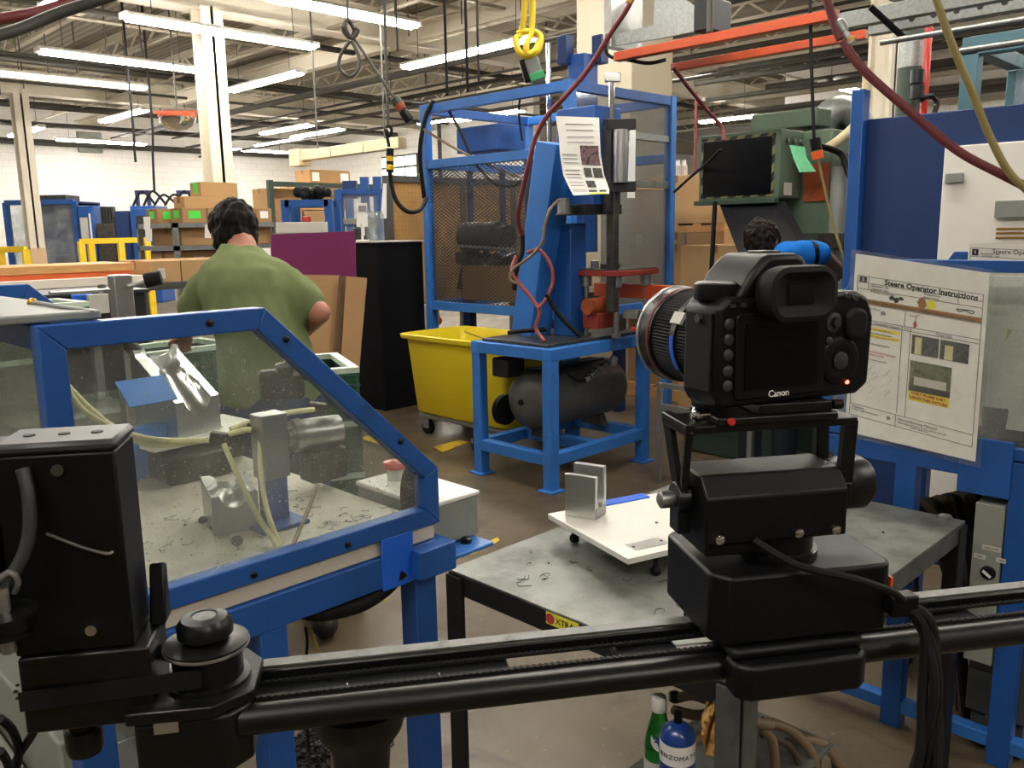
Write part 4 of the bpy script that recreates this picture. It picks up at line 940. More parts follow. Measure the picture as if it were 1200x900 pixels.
# bowl, hoses and stacked inserts inside
c = PX(1178,452,2.78)
MB().lathe((c.x,c.y,.916),(0,0,1),[(0,.075),(.01,.085),(.10,.088),(.105,.086),(.10,.075),(.02,.06)],30).build('bowl', 'black_rubber', m3)
MB().box(2.75,2.95,.30,.62,.92,.97).build('insert_block', 'steel', m3, bevel=.003)
for i, (a, b) in enumerate((((1184,385),(1160,470)),((1205,375),(1176,468)))):
    hose(m3,'hose_clear',[PX(a[0],a[1],2.7), PX((a[0]+b[0])/2-4,(a[1]+b[1])/2,2.72), PX(b[0],b[1],2.74)],.007)
MB().obox(PX(1180,375,2.72),(.03,.03,.04)).build('hose_fitting','grease_dark',m3,bevel=.004)
MB().box(2.70,2.71,.25,.80,.96,1.40).build('back_panel','white_panel',m3,bevel=.002)
# switch cabinet and what hangs below
sw = thing('switch_cabinet', 'grey cabinet with rotary on off switch below the instruction sheet', 'cabinet', (2.62,.7,0))
cy0, cy1 = PX(1190,650,2.545).y, PX(1138,650,2.545).y
b_ = MB().box(2.605,2.86,cy0-.06,cy1,.12,.79).build('body','charcoal_paint',sw,bevel=.004)
MB().box(2.548,2.60,max(PX(1187,650,2.548).y,.634),cy1,.30,.775).build('front_box','grey_cabinet',sw,bevel=.004)
for z_ in (.12,): 
    for dy in (.0,.10): MB().box(2.63,2.67,cy0-.04+dy,cy0+.0+dy,0,.12).build('foot','charcoal_paint',sw)
k = PX(1158,671,2.548)
rs = MB().lathe((2.548,k.y,k.z),(-1,0,0),[(0,.020),(.004,.020),(.006,.016),(.012,.015)],24).build('rotary_switch','black_plastic',sw)
mb = MB(); mb.obox((2.533,k.y,k.z),(.006,.026,.006),(radians(35),0,0)); mb.build('switch_pointer','white_panel',rs)
for txt, px, py in (('VACUUM',1162,643),('OFF',1148,652),('ON',1173,657)):
    q = PX(px,py,2.547); w_ = .012+.0075*len(txt)*.8
    l_ = MB().box(2.5462,2.5478,q.y-w_/2,q.y+w_/2,q.z-.0065,q.z+.0065).build('switch_label','paper_grey',sw,smooth=False)
    text_mesh('label_print',txt,.009,'ink_black',l_,(2.5460,q.y,q.z),(0,-1,0),(0,0,1),align='CENTER',off=.0004)
rg = thing('rubbish_heap','dark hoses and rags heaped under the right guarded machine','hoses',(2.9,.85,.0))
for i in range(7): MB().tube([(2.70+.03*i,.72+.02*i,.02),(2.66+.05*i,.8,.5-.03*i),(2.75+.04*i,.95-.02*i,.66),(2.85+.04*i,1.05,.45),(2.9+.03*i,1.0,.02)],.018,8).build('hose','cloth_dark' if i%2 else 'black_rubber',rg)
# ---- instruction sheet in its clear sleeve
def sheet_thing(label, TL, TR, BR, BL, curl=.012):
    t = thing('instruction_sheet', label, 'paper sheet', tuple((BL+BR)/2))
    X = (TR-TL); Yv = (TL-BL); nrm = X.cross(Yv).normalized()
    if nrm.dot(EYE-TL) < 0: nrm = -nrm
    def at(u, v, o=0):
        p = (TL*(1-u)+TR*u)*(1-v) + (BL*(1-u)+BR*u)*v
        return p + nrm*(o + curl*sin(pi*v)*.5)
    return t, at, X.normalized(), Yv.normalized(), nrm
def quadm(at, u0,u1,v0,v1,o,th=.0004,nv=6):
    mb = MB(); g = [[at(u0+(u1-u0)*i/2, v0+(v1-v0)*j/nv, o) for i in range(3)] for j in range(nv+1)]; mb.sheet(g, th); return mb
TL,TR,BR,BLc = PX(1003,297,2.538),PX(1160,320,2.538),PX(1143,541,2.530),PX(990,505,2.530)
t,at,xv,yv,nr = sheet_thing('white operator instruction sheet in a clear sleeve beside the camera', TL,TR,BR,BLc, .0)
quadm(at,0,1,0,1,0,.0012).build('sheet','paper',t)
def line(u0,v0,u1,v1,w_=.0016,mat='ink'): 
    a = at(u0,v0,.0012); b = at(u1,v1,.0012); return (a,b,w_)
mb = MB()
for L_ in [(.03,.115,.97,.115),(.03,.115,.03,.895),(.97,.115,.97,.86),(.12,.115,.12,.185),(.03,.15,.86,.15),(.80,.115,.80,.185),(.80,.15,.97,.15),(.03,.185,.97,.185),(.03,.265,.97,.265),(.42,.265,.42,.35),(.03,.35,.97,.35),(.03,.372,.97,.372),(.405,.35,.405,.83),(.47,.35,.47,.84),(.03,.83,.97,.86),(.03,.895,.97,.925),(.97,.86,.97,.925),(.40,.845,.40,.915)]:
    a,b,w_ = line(*L_); mb.beam(a,b,.0014,.0006,up=tuple(nr))
mb.build('ruled_lines','ink',t,smooth=False)
quadm(at,.04,.97,.236,.262,.001).build('brown_banner','ink_brown',t)
text_mesh('heading','Steere Operator Instructions',.0215,'ink_black',t,at(.245,.133,.0012),xv,yv,off=.0,bold=.0007)
mb = quadm(at,.045,.105,.118,.148,.0012); lo_ = mb.build('logo','ink_black',t)
text_mesh('logo_mark','S',.016,'paper',lo_,at(.075,.133,.0022),xv,yv,align='CENTER',off=.0)
for s_,u_,v_,sz,m_ in (('Document   001',.14,.16,.008,'ink'),('Customer   Line',.14,.176,.008,'ink'),('Protective Equipment',.14,.192,.008,'ink'),('Revision Date',.55,.16,.008,'ink'),('Approved by',.55,.176,.008,'ink'),
    ('WEAR SAFETY GLASSES WHILE RUNNING THIS JOB - CHECK GUARDS ARE CLOSED',.08,.249,.0085,'ink_black'),('Pre-cycle Check',.07,.285,.009,'ink'),('Tools',.45,.285,.009,'ink'),('Set up / Assembly Method',.10,.361,.010,'ink'),('Visual Aids',.66,.361,.010,'ink'),('Part',.42,.361,.009,'ink'),
    ('PLACE PART IN NEST BEFORE',.08,.395,.0068,'ink_red'),('Locate the tube fully in the fixture',.08,.415,.0066,'ink'),('CLOSE CLAMP AND HOLD BUTTON',.08,.433,.0066,'ink_red'),('Wait until the cycle finishes',.08,.475,.008,'ink'),('DO NOT REACH INTO THE NEST',.08,.52,.0072,'ink_red'),('UNTIL GUARD IS OPEN',.08,.535,.0072,'ink_red'),('Remove part, inspect and pack',.08,.562,.0066,'ink'),
    ('Inspection',.05,.845,.009,'ink'),('Check 1 part every hour',.05,.86,.008,'ink'),('Nonconforming Material',.42,.862,.011,'ink_black'),('Place rejected parts in the red bin and tell',.42,.88,.008,'ink'),('your supervisor',.52,.895,.008,'ink')):
    text_mesh('print',s_,sz,m_,t,at(u_,v_,.0014),xv,yv,off=.0)
for v_ in (.395,.433): quadm(at,.06,.39,v_-.011,v_+.009,.0009).build('highlight','ink_yellow',t)
ph = quadm(at,.485,.685,.385,.49,.0012).build('photo','photo_dark',t); quadm(at,.51,.56,.395,.487,.0022).build('photo_detail','ink_cream',ph)
ph = quadm(at,.695,.90,.385,.49,.0012).build('photo','photo_dark',t); quadm(at,.73,.79,.41,.487,.0022).build('photo_detail','ink_cream',ph)
ph = quadm(at,.485,.79,.525,.69,.0012).build('photo','photo_green',t); quadm(at,.52,.76,.61,.655,.0022).build('photo_detail','paper_grey',ph); quadm(at,.485,.79,.66,.69,.0022).build('photo_detail','tank_grey',ph)
cpn = quadm(at,.485,.79,.69,.745,.0012).build('caption','ink_yellow',t)
text_mesh('caption_print','ONLY FLAME PART',.0112,'ink_red',cpn,at(.637,.705,.0022),xv,yv,align='CENTER',off=.0,bold=.0004)
text_mesh('caption_print','USING THIS FIXTURE',.0112,'ink_red',cpn,at(.637,.729,.0022),xv,yv,align='CENTER',off=.0,bold=.0004)
def blob(u_,v_,sx,sy,mat,name='icon',n=14):
    mb = MB(); mb.prism([(sx*cos(2*pi*k/n)*(1+.2*sin(3*k)), sy*sin(2*pi*k/n)*(1+.2*cos(2*k))) for k in range(n)], lambda a,b: at(u_,v_,.0012)+xv*a+yv*b, lambda a,b: at(u_,v_,.0018)+xv*a+yv*b); return mb.build(name,mat,t)
for u_,v_,sx,sy,m_ in ((.31,.21,.008,.006,'ink_black'),(.345,.218,.007,.008,'ink_black'),(.38,.206,.008,.005,'ink_black'),(.54,.21,.012,.016,'ink_brown'),(.61,.21,.013,.014,'ink_yellow'),(.50,.33,.005,.010,'ink_red'),(.25,.30,.008,.006,'ink_faint'),(.345,.87,.006,.006,'ink_faint')): blob(u_,v_,sx,sy,m_)
mb = MB(); mb.tube([at(.79,.205,.0015),at(.81,.222,.0015),at(.85,.212,.0015),at(.90,.222,.0015),at(.915,.21,.0015),at(.86,.207,.0015),at(.80,.212,.0015)],.0012,5); mb.build('icon','ink_black',t)
mb = MB(); mb.tube([at(.50,.32,.0015),at(.505,.29,.0015),at(.53,.275,.0015)],.0008,5); mb.build('icon','ink_black',t)
rnd = random.Random(4); mb = MB()
for i in range(26):
    u_,v_ = .08+.25*rnd.random(), .62+.14*rnd.random(); l_ = .03+.05*rnd.random(); mb.beam(at(u_,v_,.001), at(u_+l_*.6,v_-l_*(.2+.5*rnd.random()),.001), .0008,.0004,up=tuple(nr))
mb.build('scuffs','ink_faint',t,smooth=False)
quadm(at,-.035,1.04,-.02,1.025,.004,.0006).build('clear_sleeve','sleeve_clear',t)
# second sheet on the far guard
TL,TR,BR,BLc = PX(1135,284,3.29),PX(1235,288,3.29),PX(1225,420,3.29),PX(1130,405,3.29)
t,at,xv,yv,nr = sheet_thing('second instruction sheet behind the right guard, mostly hidden', TL,TR,BR,BLc, 0)
quadm(at,0,1,0,1,0,.0012).build('sheet','paper',t)
lo_ = quadm(at,.05,.13,.06,.12,.0012).build('logo','ink_black',t); text_mesh('logo_mark','S',.016,'paper',lo_,at(.09,.09,.0022),xv,yv,align='CENTER',off=.0)
text_mesh('heading','Steere Operator Instructions',.022,'ink_black',t,at(.30,.075,.0012),xv,yv,off=.0)
mb = MB()
for L_ in ((.03,.05,.97,.05),(.03,.13,.97,.13),(.03,.05,.03,.95),(.97,.05,.97,.95)): a,b,w_ = line(*L_); mb.beam(a,b,.0012,.0006,up=tuple(nr))
mb.build('ruled_lines','ink',t,smooth=False)
for s_,v_ in (('Document   002',.10),('Customer   Line',.12)): text_mesh('print',s_,.009,'ink',t,at(.16,v_,.0014),xv,yv,off=.0)

# ---- blue sheet-metal booth with white door behind it
bt_ = thing('machine_enclosure','dark blue sheet metal enclosure with white door behind the right machine','enclosure',(4.3,1.0,0))
xb = 4.0
pl_,pr_ = PX(1017,140,xb), PX(1215,127,xb)
MB().box(xb,xb+.04,pr_.y-.8,pl_.y,0,pl_.z).build('panel','blue_dark',bt_,bevel=.004)
MB().box(xb-.05,xb+.02,pl_.y+.002,pl_.y+.06,0,pl_.z+.13).build('post','blue_paint',bt_,bevel=.004)
MB().box(xb+.04,xb+.9,pl_.y-.05,pl_.y,0,pl_.z-.02).build('side_panel','blue_dark',bt_,bevel=.004)
d0 = PX(1108,172,xb-.02); MB().box(xb-.03,xb-.002,d0.y-.95,d0.y,.25,d0.z).build('door','white_panel',bt_,bevel=.004)
hl = PX(1115,209,xb-.03); MB().box(xb-.05,xb-.03,hl.y-.05,hl.y+.02,hl.z-.02,hl.z+.02).build('latch','grey_paint',bt_,bevel=.003)
hl = PX(1187,245,xb-.03); MB().box(xb-.06,xb-.03,hl.y-.06,hl.y+.06,hl.z-.035,hl.z+.035).build('box','grey_paint',bt_,bevel=.003)
for dz in (0,-.018,-.036): 
    hv = PX(1190,268,xb-.03); MB().box(xb-.036,xb-.03,hv.y-.08,hv.y+.07,hv.z+dz-.004,hv.z+dz+.004).build('vent_slot','brass',bt_)
# teal frame machine further behind on the right
tf = thing('teal_frame','teal painted steel frame machine rising behind the blue enclosure','machine frame',(5.6,.9,0))
q0 = W(1140,62,5.6)
mb = MB(); mb.box(q0.x-.05,q0.x+.05,q0.y-.05,q0.y+.05,0,q0.z); mb.build('post','teal_paint',tf,bevel=.005)
mb = MB(); mb.box(q0.x-.05,q0.x+.05,q0.y-2.2,q0.y+.05,q0.z-.02,q0.z+.09); mb.build('beam','teal_paint',tf,bevel=.005)
mb = MB(); mb.box(q0.x-.05,q0.x+.05,q0.y-2.2,q0.y+.05,q0.z-.42,q0.z-.36); mb.build('rail','teal_paint',tf,bevel=.005)
MB().box(q0.x+.9,q0.x+1.0,q0.y-.05,q0.y+.05,0,q0.z).build('post','teal_paint',tf,bevel=.005)
MB().box(q0.x+.05,q0.x+.9,q0.y-.05,q0.y+.05,q0.z,q0.z+.09).build('beam','teal_paint',tf,bevel=.005)
MB().box(q0.x-.05,q0.x+.05,q0.y-2.2,q0.y-2.1,0,q0.z).build('post','teal_paint',tf,bevel=.005)
MB().box(q0.x+.2,q0.x+.22,q0.y-2.1,q0.y-.2,q0.z-.9,q0.z-.1).build('clear_panel','plexi_far',tf)

# ---- compressor stand
cs = thing('compressor_stand','blue steel stand with compressor tank between its legs, mid picture','machine stand',(4.12,3.65,0))
sx0,sx1,sy0,sy1,sz = 3.62,4.60,3.30,3.98,.865
for x in (sx0+.035,sx1-.035):
    for y in (sy0+.035,sy1-.035):
        MB().box(x-.035,x+.035,y-.035,y+.035,.01,sz-.07).build('leg','blue_light',cs,bevel=.003)
        MB().box(x-.06,x+.06,y-.06,y+.06,0,.012).build('foot_plate','blue_light',cs,bevel=.002)
for zz,nm in ((sz-.07,'top_rail'),(.16,'lower_rail')):
    e_ = -.002 if zz > .5 else .002
    for b in ((sx0+e_,sx1-e_,sy0+e_,sy0+.07),(sx0+e_,sx1-e_,sy1-.07,sy1-e_),(sx0+e_,sx0+.07,sy0+.07,sy1-.07),(sx1-.07,sx1-e_,sy0+.07,sy1-.07)): MB().box(*b,zz,zz+.07).build(nm,'blue_light',cs,bevel=.003)
MB().box(sx0+.42,sx0+.49,sy0+.07,sy1-.07,.16,.23).build('cross_rail','blue_light',cs,bevel=.003)
# tank
tk = thing('compressor_tank','dark grey horizontal air tank inside the blue stand','air tank',(4.2,3.68,.23))
ta, tb_ = 3.74, 4.66
MB().lathe((ta,3.66,.49),(1,0,0),[(0,.03),(.015,.10),(.05,.165),(.10,.19),(tb_-ta-.10,.19),(tb_-ta-.05,.165),(tb_-ta-.015,.10),(tb_-ta,.03)],36).build('tank','tank_grey',tk)
MB().lathe((ta-.012,3.66,.49),(1,0,0),[(0,.018),(.02,.022)],12).build('end_plug','black_metal',tk)
for x in (ta+.2,tb_-.2): MB().px_([(3.56,.23),(3.76,.23),(3.71,.34),(3.61,.34)],x-.025,x+.025).build('foot','tank_grey',tk,bevel=.004)
MB().box(ta+.12,tb_-.15,3.62,3.74,.665,.685).build('deck','black_metal',tk,bevel=.004)
MB().obox((ta+.03,3.80,.70),(.16,.14,.12)).build('motor_box','black_paint',tk,bevel=.01)
MB().tube([(ta+.22,3.52,.70),(ta+.27,3.44,.62),(ta+.36,3.43,.61),(ta+.40,3.43,.63)],.009,8).build('air_line','black_rubber',tk)
for i in range(5): MB().obox((ta+.36+.05*i,3.43,.62+.018*i),(.04,.034,.034),(0,-.3,0)).build('brass_fitting','chrome',tk,bevel=.005)
MB().lathe((ta+.62,3.43,.70),(0,-1,0),[(0,.035),(.02,.035),(.024,.03)],18).build('gauge','aluminium',tk)
MB().lathe((sx0+.2,3.86,.40),(0,1,0),[(0,.05),(.01,.10),(.05,.10),(.06,.05)],24).build('belt_wheel','black_rubber',tk)
# ---- press on the stand
pr = thing('bench_press','blue press with slanted column, red platen and paper sheet on the compressor stand','press',(4.05,3.6,.865))
MB().box(3.66,4.56,3.36,3.92,.866,.885).build('base_plate','steel_dark',pr,bevel=.003)
b0 = G(622,391,.885); t0 = W(652,168,5.35)
MB().beam(b0,t0,.17,.19).build('slanted_column','blue_light',pr,bevel=.006)
c0 = G(668,392,.885); MB().box(c0.x-.075,c0.x+.075,c0.y-.075,c0.y+.075,.885,W(668,262,5.45).z).build('straight_column','blue_paint',pr,bevel=.005)
hc = W(690,185,5.42)
hz0, hz1 = W(690,242,5.42).z, W(690,128,5.42).z
MB().obox((hc.x,hc.y,(hz0+hz1)/2),(.26,.30,hz1-hz0)).build('head','blue_paint',pr,bevel=.008)
sh0 = W(672,245,5.3); MB().obox((hc.x-.03,hc.y+.03,hz0-.02),(.34,.36,.06)).build('head_shelf','black_paint',pr,bevel=.004)
ml = W(661,240,5.20); MB().lathe((ml.x,ml.y,ml.z-.06),(0,0,1),[(0,.05),(.01,.055),(.012,.04),(.09,.04),(.10,.03)],20).build('lubricator','steel',pr)
# ram guide: black rack with holes, air cylinder between brackets
g0 = W(717,140,5.25); g1 = W(716,250,5.25)
gp_ = MB().beam(g0,V((g0.x,g0.y,g1.z)),.06,.09).build('ram_guide','black_paint',pr,bevel=.003)
for i in range(7):
    q = W(709,150+15*i,5.19); MB().cyl(q,q-F0*.006,.010,n=10).build('hole','ink_black',gp_)
for py in (146,219): q = W(728,py,5.22); MB().obox(q,(.17,.05,.06),(0,0,-pi/4)).build('cylinder_bracket','black_paint',pr,bevel=.003)
ca_,cb_ = W(727,152,5.2),W(726,214,5.2); MB().cyl(ca_,V((ca_.x,ca_.y,cb_.z)),.045,n=24).build('air_cylinder','aluminium',pr)
ra,rb = W(717,86,5.25),W(716,140,5.25); MB().cyl(ra,V((ra.x,ra.y,rb.z)),.018,n=14).build('ram_rod','chrome',pr)
q = W(718,91,5.25); MB().obox(q,(.09,.04,.05),(0,0,-pi/4)).build('rod_clamp','chrome',pr,bevel=.004)
q = W(718,250,5.25); MB().obox((q.x,q.y,1.42),(.05,.06,.75)).build('tool_shaft','steel_dark',pr,bevel=.004)
# platen and tooling
pz = W(722,320,5.3).z; pc = W(722,322,5.45)
MB().obox((pc.x,pc.y,pz),(.42,.36,.035)).build('platen','rust_red',pr,bevel=.004)
MB().obox((pc.x,pc.y,pz+.02),(.40,.34,.01)).build('platen_top','steel_dark',pr)
for dx in (-.15,.15):
    for dy in (-.12,.12): MB().lathe((pc.x+dx,pc.y+dy,.885),(0,0,1),[(0,.03),(.02,.03),(.021,.018),(pz-.885-.09,.018),(pz-.885-.085,.035),(pz-.885-.015,.035)],16).build('guide_post','steel',pr)
q = W(700,358,5.35); MB().lathe(q-V((.10,0,0)),(1,0,0),[(0,.05),(.16,.05),(.17,.058),(.22,.058)],18).build('clamp_cylinder','copper_orange',pr)
MB().obox(q+V((.02,.0,-.09)),(.18,.12,.10)).build('cylinder_mount','rust_red',pr,bevel=.006)
MB().obox(W(742,368,5.3),(.10,.10,.05),(0,0,.2)).build('tool_block','aluminium',pr,bevel=.003)
MB().obox(W(725,378,5.3),(.05,.05,.10)).build('tool_block','steel_dark',pr,bevel=.003)
MB().obox(W(697,312,5.4),(.05,.03,.07)).build('toggle','aluminium',pr,bevel=.003)
MB().obox(W(715,312,5.35),(.10,.08,.03)).build('lower_die','steel_dark',pr,bevel=.003)
MB().obox(W(742,341,5.55),(.05,.62,.09),(0,0,.0)).build('feed_chute','orange_paint',pr,bevel=.004)
MB().obox(W(745,385,5.2),(.09,.05,.015),(0,0,.5)).build('red_scrap','red_plastic',pr,bevel=.003)
# hoses on the press
for mat,pts,r in (('hose_red',[(605,300,5.3),(600,318,5.25),(608,332,5.2),(622,348,5.15),(632,365,5.1),(628,385,5.1),(638,400,5.05)],.012),
                  ('hose_red',[(618,296,5.2),(632,293,5.15),(645,310,5.1),(648,330,5.1),(640,350,5.1),(630,362,5.1)],.011),
                  ('hose_tan',[(655,234,5.15),(645,245,5.1),(638,265,5.1),(635,285,5.1),(620,302,5.15),(602,315,5.2),(598,328,5.2),(612,334,5.2)],.009),
                  ('black_rubber',[(640,345,5.1),(650,362,5.1),(665,380,5.1),(680,394,5.1)],.014),
                  ('black_rubber',[(612,270,5.3),(612,295,5.3),(604,320,5.3),(603,340,5.3)],.014),
                  ('black_rubber',[(596,390,5.3),(610,388,5.25),(625,387,5.2),(640,386,5.2)],.014)):
    MB().tube([W(*p) for p in pts],r,8).build('air_hose',mat,pr)
# the sheet of paper hanging on the press
TL,TR = W(652,136,5.12),W(701,139,5.10)
ppr = thing('instruction_sheet','curled white instruction sheet hung on the press head','paper sheet',tuple(W(690,228,5.1)))
rows = []
edge = [(651,136,702,138),(655,160,703,160),(656,180,704,182),(660,205,708,205),(668,222,714,222),(672,229,714,227)]
dep = [5.12,5.10,5.10,5.09,5.06,5.03]
for (a,b,c,d),D in zip(edge,dep): rows.append([W(a+(c-a)*i/4,b+(d-b)*i/4,D-.02*i/4) for i in range(5)])
MB().sheet(rows,.002).build('sheet','paper',ppr)
def onp(u,v,off=.004):
    f = v*(len(rows)-1); j = min(int(f),len(rows)-2); t_ = f-j; g_ = u*4; i = min(int(g_),3); s_ = g_-i
    p = (rows[j][i]*(1-s_)+rows[j][i+1]*s_)*(1-t_)+(rows[j+1][i]*(1-s_)+rows[j+1][i+1]*s_)*t_
    return p - F0*off
def patch(u0,u1,v0,v1,mat,name,off=.004):
    g_ = [[onp(u0+(u1-u0)*i/2,v0+(v1-v0)*j/3,off) for i in range(3)] for j in range(4)]; return MB().sheet(g_,.001).build(name,mat,ppr)
patch(.50,.95,.30,.50,'photo_pink','photo'); patch(.52,.70,.53,.63,'photo_dark','photo'); patch(.74,.96,.53,.64,'photo_dark','photo'); patch(.48,.70,.68,.77,'photo_dark','photo'); patch(.46,.68,.82,.90,'photo_dark','photo'); patch(.74,.92,.82,.9,'photo_dark','photo')
patch(.45,.9,.93,.985,'ink_yellow','highlight')
for v_ in (.07,.13,.2,.26,.40,.44,.48,.55,.59,.63,.7,.74,.8,.84,.88): patch(.06 if v_>.3 else .2,.42 if v_>.3 else .85,v_,v_+.008,'ink_faint','print')
# narrow sheet on the far side
MB().sheet([[W(738,152,5.7),W(745,152,5.7)],[W(735,232,5.7),W(744,232,5.7)]],.003).build('paper_strip','paper',pr,label='narrow white sheet behind the air cylinder')

# ---- pale angle-iron frame beside the stand
af = thing('angle_iron_frame','pale bare angle iron frame right of the compressor stand','frame',tuple(G(772,565,0)))
f0 = G(772,565,0); ztop = W(772,462,4.72).z
MB().box(f0.x-.015,f0.x+.015,f0.y-.015,f0.y+.015,0,ztop).build('post','steel',af,bevel=.002)
MB().box(f0.x-.015,f0.x+.015,f0.y-.6,f0.y-.015,ztop-.17,ztop-.13).build('rail','steel',af,bevel=.002)
MB().box(f0.x-.012,f0.x+.012,f0.y-.6,f0.y-.015,ztop-.03,ztop).build('top_rail','steel',af,bevel=.002)
MB().box(f0.x-.015,f0.x+.015,f0.y-.63,f0.y-.6,0,ztop).build('post','steel',af,bevel=.002)

# ---- big guarded cage behind
cgx0,cgx1,cgy0,cgy1,cgt = 4.72,5.95,4.10,5.68,2.58
cgt_ = thing('guard_cage','tall blue steel guard cage with wire mesh around a press','guard cage',(5.33,4.9,0))
for x in (cgx0,cgx1):
    for y in (cgy0,cgy1): MB().box(x-.035,x+.035,y-.035,y+.035,0,cgt).build('post','blue_light',cgt_,bevel=.004)
for z in (cgt-.04,2.10,.93):
    for b in ((cgx0-.03,cgx0+.03,cgy0+.035,cgy1-.035),(cgx1-.03,cgx1+.03,cgy0+.035,cgy1-.035)): MB().box(*b,z-.035,z+.035).build('rail','blue_light',cgt_,bevel=.003)
    for b in ((cgx0+.035,cgx1-.035,cgy1-.03,cgy1+.03),) + (((cgx0+.035,cgx1-.035,cgy0-.03,cgy0+.03),) if z != 2.10 else ()): MB().box(*b,z-.035,z+.035).build('rail','blue_light' if z < 2.5 else 'blue_paint',cgt_,bevel=.003)
MB().box(cgx0-.004,cgx0+.004,cgy0+.035,cgy1-.035,.965,2.065).build('mesh_panel','wire_mesh',cgt_,smooth=False)
MB().box(cgx0+.035,cgx1-.035,cgy1-.004,cgy1+.004,.965,2.065).build('mesh_panel','wire_mesh',cgt_,smooth=False)
MB().box(cgx0+.35,cgx1-.035,cgy0-.004,cgy0+.004,.965,1.85).build('mesh_panel','wire_mesh_grey',cgt_,smooth=False)
MB().box(cgx0+.035,cgx1-.035,cgy0-.012,cgy0-.007,1.9,2.56).build('clear_panel','plexi_grey',cgt_,smooth=False)
MB().box(cgx0+.4,cgx1-.035,cgy0-.02,cgy0+.02,1.86,1.92).build('grey_rail','steel',cgt_,bevel=.003)
MB().box(cgx0+.4,cgx1-.035,cgy0-.02,cgy0+.02,2.22,2.27).build('grey_rail','galvanised',cgt_,bevel=.003)
for x in (5.2,5.6): MB().box(x-.02,x+.02,cgy1-.02,cgy1+.02,.96,2.07).build('mullion','blue_dark',cgt_)
# machine inside
im = thing('caged_press','dark greasy press with blue tower inside the guard cage','press',(5.3,4.9,0))
q = W(575,164,7.2); MB().obox(q,(.30,.50,.20)).build('blue_box','blue_paint',im,bevel=.006)
MB().obox((5.35,4.95,1.02),(.9,1.1,.06)).build('table','steel_dark',im,bevel=.004)
for dx in (-.4,.4):
    for dy in (-.5,.5): MB().obox((5.35+dx,4.95+dy,.5),(.08,.08,1.0)).build('leg','blue_dark',im)
q = W(572,277,7.2); MB().lathe(q+V((-.02,.28,0)),(0.1,-1,0),[(0,.08),(.02,.12),(.4,.12),(.42,.09),(.5,.09)],20).build('motor','grease_dark',im)
for i_ in range(7): MB().obox(W(540+10*i_,302+3*(i_%3),7.2+.03*(i_%2)),(.07,.06,.10+.03*(i_%3)),(0,.2*i_,0)).build('valve_body','grease_dark' if i_%2 else 'steel_dark',im,bevel=.004)
MB().beam(W(533,288,7.2),W(602,292,7.0),.03,.02).build('slide_bar','steel',im)
MB().px_([(5.62,1.05),(5.30,1.05),(5.36,1.42),(5.50,1.42)],4.95,5.0).build('belt_cover','black_paint',im,bevel=.01)
MB().obox((4.80,4.96,1.13),(.02,.8,.28)).build('cardboard_shield','cardboard_dark',im,bevel=.002)
q = W(683,75,6.7)
MB().obox((q.x,q.y,2.1),(.16,.16,1.45)).build('tower','blue_paint',im,bevel=.004)
for dx in (-.13,.13): MB().obox((q.x+dx*.7,q.y-dx*.7,W(683,52,6.7).z-.04),(.09,.09,.2)).build('tower_cap','blue_dark',im,bevel=.004)
MB().cyl((q.x-.18,q.y+.18,1.6),(q.x-.18,q.y+.18,W(664,50,6.7).z),.02,n=12).build('guide_rod','chrome',im)
MB().obox((5.35,4.9,1.6),(.12,.4,1.1)).build('press_frame','blue_dark',im,bevel=.004)
hoses_c = thing('cage_cables','black cables looping over the guard cage','cable',(4.7,5.3,1.8))
for pts,r,mat in (([(497,232,7.3),(492,180,7.25),(498,140,7.25),(508,118,7.25)],.018,'black_rubber'),([(523,124,7.2),(540,155,7.1),(556,190,7.0),(580,215,6.9),(600,218,6.8),(612,212,6.7)],.012,'black_rubber'),([(494,150,7.25),(530,172,7.1),(570,192,6.9),(607,207,6.7)],.010,'hose_tan'),([(612,100,6.6),(608,130,6.6),(612,165,6.6)],.008,'black_rubber')):
    MB().tube([W(*p) for p in pts],r,8).build('cable',mat,hoses_c)

# ---- yellow tub cart
yc = thing('tub_cart','bright yellow plastic tub cart on casters','cart',(4.33,4.72,0))
def rrect(x0_,x1_,y0_,y1_,r,z,n=5):
    out = []
    for cx_,cy_,a0_ in ((x1_-r,y1_-r,0),(x0_+r,y1_-r,pi/2),(x0_+r,y0_+r,pi),(x1_-r,y0_+r,3*pi/2)):
        for k in range(n+1): a = a0_+pi/2*k/n; out.append(V((cx_+r*cos(a),cy_+r*sin(a),z)))
    return out
cx0,cx1,cy0,cy1 = 4.03,4.64,4.08,5.20
tub = [rrect(cx0+.06,cx1-.06,cy0+.07,cy1-.07,.05,.17),rrect(cx0+.04,cx1-.04,cy0+.05,cy1-.05,.07,.19),rrect(cx0+.0,cx1,cy0,cy1,.07,.75),rrect(cx0-.04,cx1+.04,cy0-.04,cy1+.04,.09,.755),rrect(cx0-.045,cx1+.045,cy0-.045,cy1+.045,.09,.785),rrect(cx0-.02,cx1+.02,cy0-.02,cy1+.02,.08,.79),rrect(cx0+.02,cx1-.02,cy0+.02,cy1-.02,.06,.75),rrect(cx0+.07,cx1-.07,cy0+.08,cy1-.08,.05,.21)]
mb = MB(); mb.loft(tub); mb.build('tub','yellow_plastic',yc,ang=.9)
MB().box(cx0+.06,cx1-.06,cy0+.08,cy1-.08,.135,.165).build('base_frame','galvanised',yc,bevel=.004)
for x in (cx0+.10,cx1-.10):
    for y in (cy0+.14,cy1-.14):
        c_ = thing_ = MB().cyl((x-.02,y,.055),(x+.02,y,.055),.055,n=18).build('caster','black_rubber',yc)
        MB().px_([(y-.03,.05),(y+.03,.05),(y+.04,.137),(y-.04,.137)],x-.03,x-.024).build('caster_fork','galvanised',c_)
